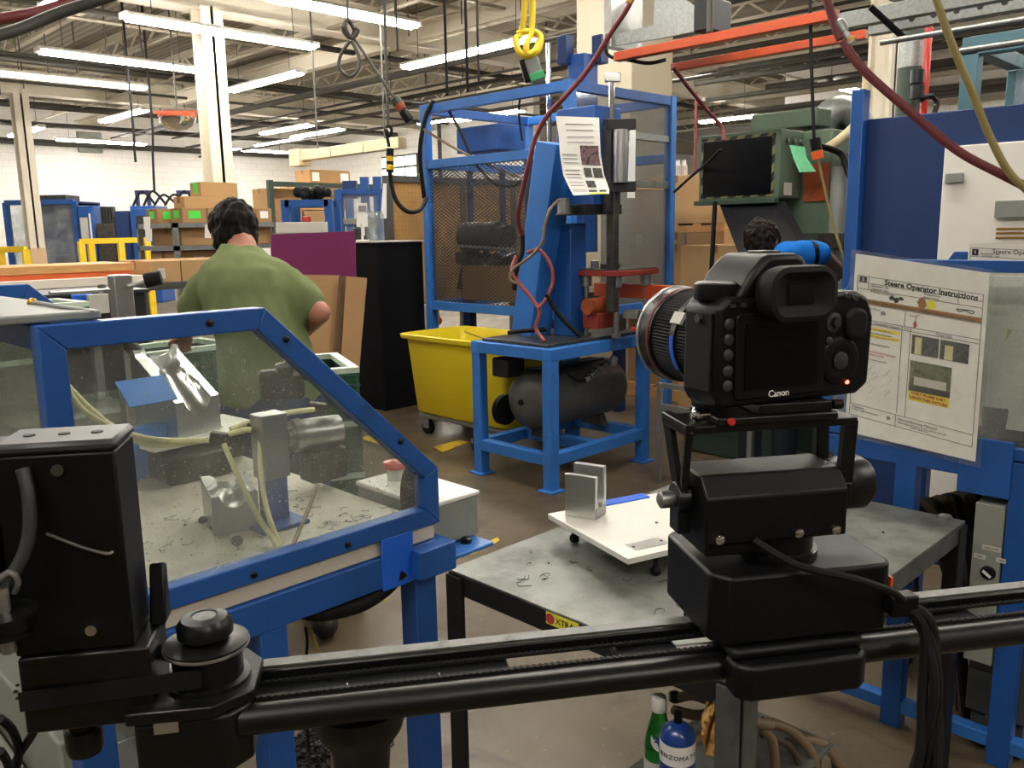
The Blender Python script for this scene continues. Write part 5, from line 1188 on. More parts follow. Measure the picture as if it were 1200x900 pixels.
tag(MB().obox((4.3,4.45,.74),(.40,.35,.008),(.25,.3,.3)).build('cardboard_scrap','cardboard'),'flat cardboard scrap lying in the yellow tub cart','cardboard')
tag(MB().obox((4.33,4.95,.60),(.36,.30,.04),(.1,-.1,.3)).build('dark_scrap','cardboard_dark'),'brown board at the bottom of the yellow tub cart','cardboard')
# wheel lying by the cart
tg = thing('spare_caster','black wheel on the floor between yellow cart and blue stand','wheel',tuple(G(556,538,0)))
c_ = W(557,530,5.9); MB().lathe(V((c_.x,c_.y,.085)),(.8,-.5,0),[(-.02,.04),(-.018,.075),(0,.085),(.018,.075),(.02,.04)],22).build('tyre','black_rubber',tg)
MB().lathe(V((c_.x,c_.y,.085)),(.8,-.5,0),[(-.022,.02),(.022,.02)],14).build('hub','steel',tg)

# ---- leaning boards and black cabinet by the man
def board(name,label,cat,corners,th,mat):
    a,b,c,d = corners; nrm = (b-a).cross(d-a).normalized(); mb = MB(); mb.add([p-nrm*th/2 for p in corners]+[p+nrm*th/2 for p in corners],[(0,1,2,3),(7,6,5,4),(0,4,5,1),(1,5,6,2),(2,6,7,3),(3,7,4,0)]); return tag(mb.build(name,mat,bevel=.002),label,cat)
bk = thing('black_cabinet','tall matt black cabinet beside the yellow cart','cabinet',(4.6,6.4,0))
zt_ = W(445,284,7.6).z
k = G(452,482,0)
MB().box(k.x,k.x+.48,k.y,k.y+.62,0,zt_).build('body','black_board',bk,bevel=.003)
MB().box(k.x-.006,k.x,k.y+.02,k.y+.60,.05,zt_-.03).build('door','black_board',bk,bevel=.002)
MB().box(k.x-.02,k.x+.5,k.y-.02,k.y+.64,zt_,zt_+.012).build('top_board','paper_grey',bk,bevel=.002)
board('purple_board','purple board leaning behind the cardboard sheets','board',[W(318,275,6.3),W(416,271,6.3),W(424,560,5.95),W(318,560,5.95)],.02,'purple_board')
gt = thing('grey_cabinet','grey cabinet with a pale tray on top behind the purple board','cabinet',(W(352,268,7.3).x,W(352,268,7.3).y,0),-.8)
hq = W(352,273,7.3).z
MB().box(-.22,.22,-.05,.25,0,hq).build('body','grey_cabinet',gt,local=True,bevel=.005); MB().box(-.2,.2,-.03,.15,hq,hq+.09).build('tray','paper_grey',gt,local=True,bevel=.005); MB().box(-.2,.2,-.056,-.05,.1,hq-.1).build('door','grey_paint',gt,local=True,bevel=.003)
cbd = thing('folded_cardboard','folded brown cardboard sheets leaning beside the man','cardboard',tuple(W(385,560,5.2)))
for i,(a,b) in enumerate((((350,322),(398,323)),((397,324),(407,324)),((406,324),(430,326)))):
    D0 = 5.55-.05*i
    cs_ = [W(a[0],a[1],D0),W(b[0],b[1],D0),W(b[0]-11,b[1]+130 if i<2 else 455,D0-.15),W(a[0]-8,a[1]+130,D0-.15)]
    dn = [(cs_[2]-cs_[1]),(cs_[3]-cs_[0])]; s2 = (cs_[1].z-.01)/-dn[0].z; s3 = (cs_[0].z-.01)/-dn[1].z
    cs_[2] = cs_[1]+dn[0]*s2; cs_[3] = cs_[0]+dn[1]*s3
    nrm = (cs_[1]-cs_[0]).cross(cs_[3]-cs_[0]).normalized(); mb = MB(); mb.add([p-nrm*.012 for p in cs_]+[p+nrm*.012 for p in cs_],[(0,1,2,3),(7,6,5,4),(0,4,5,1),(1,5,6,2),(2,6,7,3),(3,7,4,0)])
    mb.build('sheet','cardboard' if i!=1 else 'cardboard_edge',cbd,bevel=.001)
# ================================================================== PEOPLE
def soft(name, mats, shapes, voxel, parent=None, smooth=2, fold=0, seed=0):
    """union of lofted limbs turned into one continuous skin"""
    mb = MB()
    for s in shapes:
        if s[0] == 'cap':
            _, p, q, r0, r1 = s; p = V(p); q = V(q); d = (q-p); L_ = d.length; d.normalize()
            prof = [(-r0*cos(a), r0*sin(a)) for a in (0.01,.5,1.0)] + [(0,r0)] + [(L_*t_, r0+(r1-r0)*t_) for t_ in (.33,.66)] + [(L_,r1)] + [(L_+r1*sin(a), r1*cos(a)) for a in (.55,1.1,1.55)]
            mb.lathe(p, d, prof, 16)
        elif s[0] == 'ell':
            _, c, r, R = s; m = MB(); m.sphere((0,0,0), 1, 18, 12, r); mb.add([V(c)+R@v for v in m.v], m.f)
        elif s[0] == 'loft':
            mb.loft(s[1])
    me = bpy.data.meshes.new('tmp'); me.from_pydata(mb.v, [], mb.f)
    bm = bmesh.new(); bm.from_mesh(me); bmesh.ops.recalc_face_normals(bm, faces=bm.faces); bm.to_mesh(me); bm.free()
    ob = bpy.data.objects.new('tmp', me); col.objects.link(ob)
    r = ob.modifiers.new('r','REMESH'); r.mode = 'VOXEL'; r.voxel_size = voxel
    if smooth: sm = ob.modifiers.new('s','SMOOTH'); sm.factor = .6; sm.iterations = smooth
    dg = bpy.context.evaluated_depsgraph_get(); m2 = bpy.data.meshes.new_from_object(ob.evaluated_get(dg)); bpy.data.objects.remove(ob)
    out = MB(); vs = [v.co.copy() for v in m2.vertices]
    if fold:
        for i, v in enumerate(m2.vertices):
            p = v.co; f = mnoise.noise(V((p.x*9+seed,p.y*9,p.z*5)))*.6 + mnoise.noise(V((p.x*20,p.y*20+seed,p.z*9)))*.4
            f += mnoise.noise(V((p.x*60,p.y*60,p.z*30+seed)))*.5 if fold > .022 else 0
            vs[i] = p + v.normal*(f*fold)
    out.add(vs, [tuple(p.vertices) for p in m2.polygons]); bpy.data.meshes.remove(m2)
    return out.build(name, mats, parent, ang=3.1)
def ering(c, ax, fw, rx, ry, n=20):
    ax = V(ax).normalized(); fw = V(fw).normalized()
    return [V(c) + ax*(rx*cos(2*pi*k/n)) + fw*(ry*sin(2*pi*k/n)) for k in range(n)]
def person(label, J, shirt, trousers, skin, fwd, shirt_sleeve=.62, k=1.0):
    """J: joint positions in the room; fwd: facing"""
    fwd = V(fwd).normalized(); lat = (J['shR']-J['shL']).normalized()
    root = thing('person', label, 'person', ((J['anL'].x+J['anR'].x)/2, (J['anL'].y+J['anR'].y)/2, 0))
    sp = [J['pelvis'], J['waist'], J['chest'], J['shm'], J['neck']]
    up = J.get('up', (J['head']-J['neck'])).normalized()
    def tors(add, dn=0):
        rs = []
        for c, rx, ry, l in ((sp[0]-V((0,0,.10)),.165,.125,0),(sp[0],.172,.128,0),(sp[1],.158,.115,.35),(sp[1].lerp(sp[2],.55),.172,.122,.7),(sp[2],.196,.125,1),(sp[3].lerp(sp[2],.35),.192,.115,1),(sp[3],.158,.095,1),(sp[3].lerp(sp[4],.6),.085,.078,1),(sp[4],.066,.066,1)):
            hip = (J['hipR']-J['hipL']).normalized(); a = hip.lerp(lat,l).normalized(); t_ = (sp[3]-sp[0]).normalized(); f = a.cross(t_).normalized()
            rs.append(ering(c,a,f,(rx+add)*k,(ry+add)*k))
        return ('loft', rs)
    def arm(s, add, frac=1.0):
        sh,el,wr = J['sh'+s],J['el'+s],J['wr'+s]; out = [('cap',sh,sh.lerp(el,min(1,frac)),(.052+add)*k,(.046+add)*k)]
        if frac >= 1: out.append(('cap',el,wr,.043*k,.030*k))
        return out
    body = [tors(-.008), ('cap',J['neck'],J['neck'].lerp(J['head'],.6),.055*k,.055*k)]
    Rm = Matrix((lat.cross(V((0,0,1))).cross(V((0,0,1)))*-1, fwd, V((0,0,1)))).transposed() if False else Matrix.Identity(3)
    hf = (fwd - up*fwd.dot(up)).normalized(); hl = hf.cross(up).normalized(); Rh = Matrix((hl,hf,up)).transposed()
    hc = J['head']
    body += [('ell',hc,(.074*k,.092*k,.105*k),Rh), ('ell',hc+Rh@V((0,.045,-.06))*k,(.052*k,.05*k,.055*k),Rh), ('cap',hc+Rh@V((0,.088,.0))*k,hc+Rh@V((0,.106,-.028))*k,.010*k,.014*k)]
    for s in (-1,1): body += [('ell',hc+Rh@V((s*.078,-.005,-.012))*k,(.012*k,.02*k,.033*k),Rh)]
    body += arm('L',-.006) + arm('R',-.006)
    for s in 'LR':
        wr,el = J['wr'+s],J['el'+s]; d = (wr-el).normalized(); side = d.cross(V((0,0,1))).normalized(); pal = wr + d*.055
        body.append(('ell',pal,(.042*k,.050*k,.018*k),Matrix((side,d,side.cross(d))).transposed()))
        nn = side.cross(d)
        for i,(o_,l_) in enumerate(((-.030,.062),(-.010,.074),(.010,.070),(.029,.055))):
            p0 = pal + side*o_ + d*.038; p1 = p0 + d*l_*.55 - nn*.008; p2 = p1 + d*l_*.4 - nn*.022
            body += [('cap',p0,p1,.0095,.009),('cap',p1,p2,.009,.008)]
        q = pal - side*.036 - d*.01; body += [('cap',q,q - side*.02 + d*.03 - nn*.008,.011,.010),('cap',q - side*.02 + d*.03 - nn*.008,q - side*.018 + d*.055 - nn*.02,.010,.009)]
    for s in 'LR': body += [('cap',J['hip'+s],J['kn'+s],.078*k,.055*k),('cap',J['kn'+s],J['an'+s],.052*k,.038*k)]
    bd = soft('body', skin, body, .0085, root)
    sh = [tors(.014)] + arm('L',.026,shirt_sleeve) + arm('R',.026,shirt_sleeve)
    soft('shirt', shirt, sh, .011, root, 3, .020)
    tr = [('loft',[ering(J['pelvis']-V((0,0,.02)),J['hipR']-J['hipL'],fwd,.172,.132),ering(J['pelvis']-V((0,0,.12)),J['hipR']-J['hipL'],fwd,.178,.138),ering(J['pelvis']-V((0,0,.2)),J['hipR']-J['hipL'],fwd,.15,.12)])]
    for s in 'LR': tr += [('cap',J['hip'+s],J['kn'+s],.092*k,.075*k),('cap',J['kn'+s],J['an'+s]+V((0,0,.02)),.074*k,.066*k)]
    soft('trousers', trousers, tr, .014, root, 3, .010, 3)
    for s in 'LR':
        a = J['an'+s]; soft('shoe','shoe',[('cap',V((a.x,a.y,.055))-fwd*.05,V((a.x,a.y,.05))+fwd*.16,.052,.046)],.014,root)
    hr = [('ell',hc+Rh@V((0,-.012,.020))*k,(.092*k,.106*k,.110*k),Rh),('ell',hc+Rh@V((0,-.035,-.035))*k,(.082*k,.074*k,.080*k),Rh),('ell',hc+Rh@V((0,.04,.07))*k,(.07*k,.06*k,.05*k),Rh)]
    soft('hair','hair',hr,.007,root,1,.023,5)
    for s in (-1,1): MB().sphere(hc+Rh@V((s*.030,.084,.0))*k,.012*k,10,6).build('eye','lens_dark',bd)
    MB().tube([hc+Rh@V((-.02,.089,-.062)),hc+Rh@V((0,.094,-.060)),hc+Rh@V((.02,.089,-.062))],.004,6).build('mouth','rust_red',bd)
    return root
fw1 = (F0 - R0*.28).normalized()
pel = W(318,452,3.10)
J = dict(up=V((0,0,1))*.92+fw1*.40, head=W(275,272,3.40), neck=W(284,289,3.31), shm=W(288,310,3.25), chest=W(292,343,3.2), waist=W(308,400,3.12), pelvis=pel,
         shL=W(242,341,3.30), shR=W(334,336,3.17), elL=W(221,372,3.36), wrL=W(216,394,3.60), elR=W(374,366,3.12), wrR=W(352,392,3.34))
lt = V((fw1.y,-fw1.x,0))
for s,g in (('L',-1),('R',1)):
    J['hip'+s] = pel - V((0,0,.07)) + lt*(.095*g); b = pel + lt*(.12*g); J['kn'+s] = V((b.x,b.y,.50)) + fw1*.03; J['an'+s] = V((b.x,b.y,.085)) + lt*(.02*g)
person('man in a green t-shirt and jeans bending over, seen from behind', J, 'shirt_green', 'denim', 'skin', fw1)
fw2 = (V((1,-.05,0))).normalized()
pel = W(902,430,4.75); pel.z = .93
J = dict(head=W(894,284,4.72), neck=W(899,316,4.70), shm=W(900,326,4.70), chest=W(901,352,4.70), waist=W(902,395,4.72), pelvis=pel,
         shL=W(868,325,4.85), shR=W(922,300,4.58), elL=W(862,365,4.9), wrL=W(880,362,5.15), elR=W(962,297,4.60), wrR=W(986,318,4.78))
lt = V((fw2.y,-fw2.x,0))
for s,g in (('L',-1),('R',1)):
    J['hip'+s] = pel - V((0,0,.06)) + lt*(.095*g); b = pel + lt*(.11*g); J['kn'+s] = V((b.x,b.y,.48)); J['an'+s] = V((b.x,b.y,.085))
p2 = person('worker in a bright blue shirt reaching into the green press', J, 'shirt_blue', 'work_trousers', 'skin_dark', fw2, .86)
MB().cyl(J['shR'].lerp(J['elR'],.66), J['shR'].lerp(J['elR'],.78), .078, .075, n=20).build('arm_band','black_rubber',p2)

# ================================================================== CRATES BY THE MAN
def crate(label, c, rot, size=(.46,.32,.22), rim='crate_mint'):
    t = thing('plastic_crate', label, 'crate', tuple(c), rot, 'green plastic crates')
    a,b,h = size[0]/2,size[1]/2,size[2]; th = .012
    mb = MB(); mb.box(-a+.01,a-.01,-b+.01,b-.01,0,.012)
    for x in (-a,a-th): mb.box(x,x+th,-b,b,.0,h-.02)
    for y in (-b,b-th): mb.box(-a+th,a-th,y,y+th,.0,h-.02)
    mb.build('box','crate_green',t,local=True)
    rb = MB()
    for z in (.04,.09,.14,.185):
        rb.box(-a-.012,a+.012,-b-.012,-b,z,z+.012); rb.box(-a-.012,a+.012,b,b+.012,z,z+.012); rb.box(-a-.012,-a,-b,b,z,z+.012); rb.box(a,a+.012,-b,b,z,z+.012)
    for i in range(9):
        x = -a+2*a*i/8; rb.box(x-.006,x+.006,-b-.010,-b,0,h-.02); rb.box(x-.006,x+.006,b,b+.010,0,h-.02)
    for i in range(6):
        y = -b+2*b*i/5; rb.box(-a-.010,-a,y-.006,y+.006,0,h-.02); rb.box(a,a+.010,y-.006,y+.006,0,h-.02)
    rb.build('ribs','crate_green',t,local=True,smooth=False)
    rm = MB(); w_ = .026
    rm.box(-a-.012,a+.012,-b-.012,-b+w_,h-.022,h); rm.box(-a-.012,a+.012,b-w_,b+.012,h-.022,h); rm.box(-a-.012,-a+w_,-b+w_,b-w_,h-.022,h); rm.box(a-w_,a+.012,-b+w_,b-w_,h-.022,h)
    rm.build('rim',rim,t,local=True,smooth=False)
    return t
dY = (F0 - R0*.40).normalized(); rz = math.atan2(dY.y,dY.x)
nr_ = W(417,430,3.42)
cc = V((nr_.x,nr_.y,0)) + dY*.23 + V((dY.y,-dY.x,0))*-.16
for i in range(4): crate(['lowest green crate of the stack right of the man','second green crate up in the stack right of the man','third green crate up in the stack right of the man','topmost open green crate with pale rim right of the man'][i], (cc.x,cc.y,nr_.z-.88+.22*i), rz)
dl_ = thing('crate_dolly','low dolly under the crate stack right of the man','dolly',(cc.x,cc.y,0),rz)
MB().box(-.24,.24,-.17,.17,.085,nr_.z-.88).build('deck','charcoal_paint',dl_,local=True,bevel=.004)
for x in (-.18,.18):
    for y in (-.12,.12): MB().cyl((x,y-.015,.045),(x,y+.015,.045),.045,n=14).build('wheel','black_rubber',dl_,local=True)
tc_ = W(228,420,3.75)
wt_ = thing('packing_table','grey packing table in front of the man','table',(tc_.x,tc_.y,0))
MB().box(tc_.x-.75,tc_.x+.28,tc_.y-.05,tc_.y+.75,.80,.84).build('top','grey_cabinet',wt_,bevel=.004)
for dx in (-.7,.22):
    for dy in (0,.7): MB().box(tc_.x+dx-.025,tc_.x+dx+.025,tc_.y+dy-.025,tc_.y+dy+.025,0,.80).build('leg','charcoal_paint',wt_)
for i,(dx,dy,n) in enumerate(((.0,.20,1),(-.56,.42,2))):
    for j in range(n): crate(['green crate on the packing table at the man\'s left hand','lower green crate at the far end of the packing table','upper green crate with pale rim left of the man'][i+j], (tc_.x+dx-.02,tc_.y+dy,.84+.22*j), .05)
# dark bin beside it
db_ = W(90,352,4.75)
bzz = W(90,347,4.6).z
bn = thing('parts_bin','black parts bin left of the silver clamp post','bin',(db_.x,db_.y,.0))
MB().box(db_.x-.35,db_.x+.30,db_.y-.2,db_.y+.25,.8,bzz).build('body','black_paint',bn,bevel=.006)
MB().box(db_.x-.37,db_.x+.32,db_.y-.22,db_.y+.27,bzz,bzz+.02).build('rim','dark_grey',bn,bevel=.004)
MB().obox(W(97,356,4.48),(.10,.03,.10)).build('blue_part','blue_bright',bn,bevel=.004); MB().obox(W(115,356,4.50),(.10,.03,.10)).build('label','paper_grey',bn)
for dx in (-.3,.25):
    for dy in (-.15,.2): MB().box(db_.x+dx-.03,db_.x+dx+.03,db_.y+dy-.03,db_.y+dy+.03,0,.8).build('leg','charcoal_paint',bn)

# ================================================================== BOXES
def carton(label, c, size, rot=0, mat='cardboard_light', tags=(), group='cardboard boxes', cat='box'):
    """c: base centre; tags: (face, u, v, w, h, material)"""
    t = thing('cardboard_box', label, cat, tuple(c), rot, group)
    a,b,h = size[0]/2,size[1]/2,size[2]
    MB().box(-a,a,-b,b,0,h).build('body',mat,t,local=True,bevel=.004)
    MB().box(-a-.001,a+.001,-.03,.03,h-.06,h+.001).build('tape','cardboard_dark',t,local=True)
    MB().box(-a,a,-.004,.004,h,h+.0015).build('flap_seam','cardboard_edge',t,local=True)
    for f,u,v,w,hh,m in tags:
        if f == 'x': MB().box(-a-.002,-a,u-w/2,u+w/2,v-hh/2,v+hh/2).build('label',m,t,local=True,smooth=False)
        else: MB().box(u-w/2,u+w/2,-b-.002,-b,v-hh/2,v+hh/2).build('label',m,t,local=True,smooth=False)
    return t
# pallet stack right of the cage
q = W(828,300,8.0)
pl_ = thing('pallet','wooden pallet under the tall cartons right of the cage','pallet',(q.x,q.y,0))
for i in range(5): MB().box(q.x-.55,q.x+.55,q.y-.5+.23*i,q.y-.40+.23*i,.10,.12).build('deck_board','wood_pale',pl_)
for i in range(3): MB().box(q.x-.55+.5*i,q.x-.45+.5*i,q.y-.5,q.y+.52,0,.10).build('bearer','wood_pale',pl_)
h1 = W(828,286,7.6).z
carton('large carton low on the pallet, marked with a black cross',(q.x,q.y+.02,.12),(1.0,1.0,h1-.12),0,'cardboard',(('x',.0,.30,.04,.004,'ink_black'),))
h2 = W(828,272,7.6).z
carton('flat pale carton in the middle of the pallet stack',(q.x,q.y+.02,h1),(1.0,1.0,h2-h1),0,'cardboard_light',(('x',.38,.05,.06,.08,'paper'),('x',-.12,.05,.01,.1,'blue_bright')))
pz = thing('pallet','thin wooden pallet between the upper and lower cartons','pallet',(q.x,q.y,h2))
for i in range(5): MB().box(q.x-.5,q.x+.5,q.y-.48+.23*i,q.y-.40+.23*i,h2+.06,h2+.075).build('deck_board','wood_pale',pz)
for i in range(3): MB().box(q.x-.5+.45*i,q.x-.40+.45*i,q.y-.48,q.y+.52,h2,h2+.06).build('bearer','wood_pale',pz)
h3 = W(828,205,7.6).z
carton('tallest carton on top of the pallet stack with a torn white label',(q.x,q.y+.02,h2+.075),(1.0,1.0,h3-h2-.075),0,'cardboard_light',(('x',-.34,.30,.12,.12,'paper'),))
for i,(px,mat) in enumerate(((786,'blue_bright'),(794,'paper_grey'),(801,'paper_grey'))):
    c_ = W(px,200,7.75); o_ = MB().lathe((c_.x,c_.y,h3),(0,0,1),[(0,.035),(.09,.035),(.10,.025),(.14,.022)],14).build('canister',mat); tag(o_,['blue canister on the tallest carton','white canister next to the blue one on the tallest carton','rightmost white canister on the tallest carton'][i],'canister')
q2 = W(858,320,6.9); carton('open carton with a hand hole just below the dark panel',(q2.x-.08,q2.y-.03,.0),(.5,.6,W(858,287,6.7).z),0,'cardboard_light',(('x',.0,1.22,.08,.03,'ink_black'),))
q2 = W(790,345,6.6)

# ================================================================== GREEN PRESS
gpz = thing('green_press','green painted press with black framed monitor cabinet','press',(5.6,2.9,0))
xg = 5.2
a = PX(820,160,xg); b = PX(916,150,xg); cB = PX(822,236,xg)
zt2 = a.z; zb2 = cB.z
MB().box(xg,xg+.42,b.y,a.y,zb2,zt2).build('monitor_cabinet','green_paint',gpz,bevel=.006)
m_ = .03
for nm,bb in (('hazard_strip',(xg-.004,xg,b.y+.04,a.y-.02,zt2-m_-.012,zt2-.022)),('hazard_strip',(xg-.004,xg,b.y+.04,b.y+.058,zb2+.03,zt2-m_)),('hazard_strip',(xg-.004,xg,a.y-.038,a.y-.02,zb2+.03,zt2-m_)),('hazard_strip',(xg-.004,xg,b.y+.04,a.y-.02,zb2+.015,zb2+.030))): MB().box(*bb).build(nm,'hazard_tape',gpz,smooth=False)
MB().box(xg-.012,xg,b.y+.058,a.y-.038,zb2+.03,zt2-m_-.012).build('screen','screen_black',gpz,bevel=.003)
MB().box(xg-.06,xg,b.y-.0,a.y,zb2-.03,zb2).build('ledge','green_dark',gpz,bevel=.003)
lo1 = PX(845,240,xg+.02); lo2 = PX(918,236,xg+.02)
mb = MB(); pts = [PX(843,238,xg),PX(920,236,xg),W(955,300,4.98),W(868,302,4.98)]; nrm = (pts[1]-pts[0]).cross(pts[3]-pts[0]).normalized(); mb.add([p for p in pts]+[p+nrm*.02 for p in pts],[(0,1,2,3),(7,6,5,4),(0,4,5,1),(1,5,6,2),(2,6,7,3),(3,7,4,0)]); mb.build('tilted_panel','black_board',gpz)
for i in range(3): c_ = PX(922+7*i,162+2*i,xg); MB().cyl((xg+.08+.09*i,b.y-.012,zt2-.07),(xg+.08+.09*i,b.y,zt2-.07),.016,n=12).build('knob','steel',gpz)
tgp = [W(926,171,5.30),W(943,172,5.40)]; rows = [[W(925,170,5.22),W(943,172,5.28)],[W(930,186,5.17),W(945,185,5.25)],[W(937,202,5.14),W(956,201,5.22)]]
MB().sheet(rows,.003).build('green_tag','tag_green',gpz)
MB().box(xg+.06,xg+.16,b.y-.004,b.y,zb2+.02,zb2+.10).build('caution_label','paper_grey',gpz)
MB().box(xg+.30,xg+1.2,b.y-.20,a.y-.35,0,zt2+.0).build('frame','green_paint',gpz,bevel=.01)
MB().box(xg+.29,xg+.30,b.y-.19,b.y-.02,zb2-.02,zb2+.22).build('red_panel','copper_orange',gpz)
hdz = W(880,132,6.2).z; MB().box(xg+.5,xg+1.3,b.y-.0,a.y-.1,zt2+.05,hdz).build('head','green_paint',gpz,bevel=.01)
MB().box(xg-.2,xg+.3,b.y-.05,a.y-.1,.0,1.05).build('base','green_dark',gpz,bevel=.01)
c_ = W(982,240,5.6); MB().cyl((c_.x,c_.y,.3),(c_.x,c_.y,W(982,195,5.6).z),.05,n=18).build('hydraulic_cylinder','grey_paint',gpz)
MB().obox((c_.x,c_.y,W(982,282,5.6).z),(.18,.18,.10)).build('cylinder_clamp','steel_dark',gpz,bevel=.006)
c_ = W(985,210,5.9); MB().lathe((c_.x,c_.y,W(985,242,5.9).z),(0,0,1),[(0,.06),(.05,.12),(.28,.14),(.34,.10),(.36,.03)],24).build('accumulator','dark_grey',gpz)
tube_pts = [W(962,180,6.2),W(962,150,6.2),W(975,132,6.2),(W(992,130,6.2)),W(1006,145,6.2),W(1010,165,6.2)]
MB().tube(tube_pts,.10,16).build('exhaust_elbow','galvanised',gpz)
MB().cyl(W(985,167,6.0),W(1012,167,6.0),.05,n=16).build('wrapped_pipe','white_panel',gpz)
MB().tube([W(966,176,5.6),W(985,163,5.6),W(1003,145,5.6),W(1014,118,5.6),W(1017,80,5.6)],.03,12).build('cream_hose','hose_cream',gpz)
MB().tube([W(955,170,5.5),W(985,180,5.5),W(995,205,5.45),(W(1012,240,5.4))],.02,8).build('black_arm','black_metal',gpz)
MB().box(xg+.28,xg+.30,PX(978,260,xg+.3).y,b.y-.01,0,1.5).build('lower_guard','green_dark',gpz,bevel=.006)
# second green cabinet glimpsed beside the blue post
MB().box(5.6,6.0,PX(1020,260,5.6).y,PX(1000,260,5.6).y,0,W(1005,272,5.7).z).build('side_cabinet','green_dark',gpz,bevel=.006)
pc_ = thing('pendant_cable','yellow cord with orange connector hanging from a black cable','cord',tuple(W(960,200,5.0)))
MB().tube([W(949,-10,5.05),W(951,80,5.02),W(954,165,5.0)],.010,8).build('cable','black_rubber',pc_)
MB().cyl(W(955,162,5.0),W(957,176,5.0),.03,n=14).build('plug','black_plastic',pc_); MB().cyl(W(957,177,5.0),W(959,186,5.0),.032,n=14).build('connector','orange_plastic',pc_)
MB().tube([W(959,187,5.0),W(966,220,5.0),W(977,265,4.98),W(988,300,4.95),W(995,330,4.95)],.008,8).build('yellow_cord','hose_olive',pc_)

# ================================================================== OVERHEAD TRACK, HOSES AND SLINGS
ct = thing('crane_track','orange and bare steel crane track crossing overhead at the right','crane track',(4.8,3,2.8))
A1 = PX(722,63,4.75); A2 = PX(980,22,4.75); z1 = (A1.z+A2.z)/2
MB().box(4.72,4.79,A2.y,A1.y,z1-.028,z1+.028).build('orange_rail','orange_paint',ct,bevel=.004)
B1 = PX(788,69,5.15); B2 = PX(1015,33,5.15); z2_ = (B1.z+B2.z)/2
MB().box(5.13,5.19,B2.y,B1.y,z2_-.07,z2_-.02).build('orange_rail','orange_paint',ct,bevel=.004)
MB().box(4.6,5.3,1.9,1.98,z1+.05,z1+.11).build('cross_tie','galvanised',ct,bevel=.003)
S1 = PX(985,26,4.6); MB().box(4.57,4.63,-2.0,S1.y,S1.z-.04,S1.z+.04).build('steel_channel','galvanised',ct,bevel=.003)
S2 = PX(1020,32,4.9); sc_ = MB().box(4.87,4.93,-2.0,S2.y,S2.z-.045,S2.z+.045).build('steel_channel','galvanised',ct,bevel=.003)
for i in range(14):
    y = S2.y-.12-.11*i; MB().cyl((4.868,y,S2.z),(4.873,y,S2.z),.016,n=10).build('slot_hole','ink_black',sc_)
for (px,py,x,r) in ((1032,50,4.4,.014),(1125,60,4.2,.014)):
    p = PX(px,py,x); MB().cyl((x,-2,p.z),(x,p.y,p.z),r,n=10).build('track_pipe','galvanised',ct)
mb = MB()
for y_ in (.5,3.0): MB().cyl((4.75,y_,z1+.04),(4.75,y_,5.556),.02,n=8).build('hanger_rod','pipe_dark',ct)
MB().tube([W(1020,8,4.4),W(1035,22,4.4),W(1060,45,4.4)],.016,8).build('link_arm','black_metal',ct)
# trolley bracket
tb2 = thing('trolley_bracket','bare steel trolley bracket riding the orange crane rail','bracket',tuple(PX(780,40,4.85)))
def pplate(poly, x, name):
    mb = MB(); P_ = [PX(a_,b_,x) for a_,b_ in poly]; n_ = len(P_); mb.add(P_+[p+V((.02,0,0)) for p in P_],[tuple(range(n_)),tuple(range(2*n_-1,n_-1,-1))]+[(k,n_+k,n_+(k+1)%n_,(k+1)%n_) for k in range(n_)]); mb.build(name,'galvanised',tb2)
for x_ in (4.83,5.10):
    pplate([(716,54),(719,41),(765,29),(833,24),(833,33),(768,46)], x_, 'side_plate')
    pplate([(766,29),(767,-14),(786,-14),(833,21),(833,24)], x_, 'gusset_plate')
p = PX(716,30,4.82); MB().box(4.80,5.15,p.y-.02,p.y+.05,p.z-.14,p.z+.25).build('end_plate','steel',tb2,bevel=.003)
p = PX(835,20,4.95); MB().obox(p,(.25,.12,.2)).build('trolley','black_paint',tb2,bevel=.01)
MB().tube([PX(712,40,4.8),PX(709,55,4.78),PX(715,66,4.78),PX(735,70,4.8),PX(760,74,4.82),PX(780,70,4.9)],.012,8).build('cable','black_rubber',tb2)
# air hoses
hm = thing('air_hose','maroon air hose with brass coupling sagging down to the right machine','hose',tuple(W(1100,130,2.6)))
MB().tube([W(966,-10,2.75),W(978,28,2.74),W(985,46,2.73)],.0135,10).build('hose','hose_maroon',hm)
MB().tube([W(988,48,2.73),W(1010,80,2.7),W(1060,125,2.65),W(1120,175,2.6),W(1175,205,2.55),W(1230,232,2.5)],.0135,10,8).build('hose','hose_maroon',hm)
d_ = (W(994,48,2.73)-W(982,26,2.74)).normalized(); MB().lathe(W(981,24,2.74),d_,[(0,.012),(.005,.018),(.04,.018),(.042,.014),(.07,.014),(.072,.020),(.082,.020),(.085,.014)],16).build('coupling','steel',hm)
MB().lathe(W(994,45,2.73),d_,[(0,.014),(.004,.021),(.014,.021),(.018,.014)],16).build('brass_ring','brass',hm)
ho = MB().tube([W(1094,-10,2.6),W(1115,50,2.58),W(1140,110,2.56),W(1160,160,2.54),W(1185,205,2.52),W(1225,240,2.5)],.011,10,8).build('air_hose','hose_olive'); tag(ho,'thin olive hose hanging across the white door at the right','hose')
hr_ = thing('air_hose','dark red air hose running down beside the press paper','hose',tuple(W(650,130,4.9)))
MB().tube([W(745,-12,4.8),W(735,10,4.8),W(715,40,4.85),W(690,80,4.9),W(665,110,4.92),W(642,135,4.95),W(628,160,4.98),W(620,190,5.0),W(612,225,5.05),W(607,255,5.1),(W(612,275,5.15))],.014,10,8).build('hose','hose_maroon',hr_)
MB().cyl(W(741,-4,4.8),W(737,4,4.8),.02,n=12).build('coupling','brass',hr_)
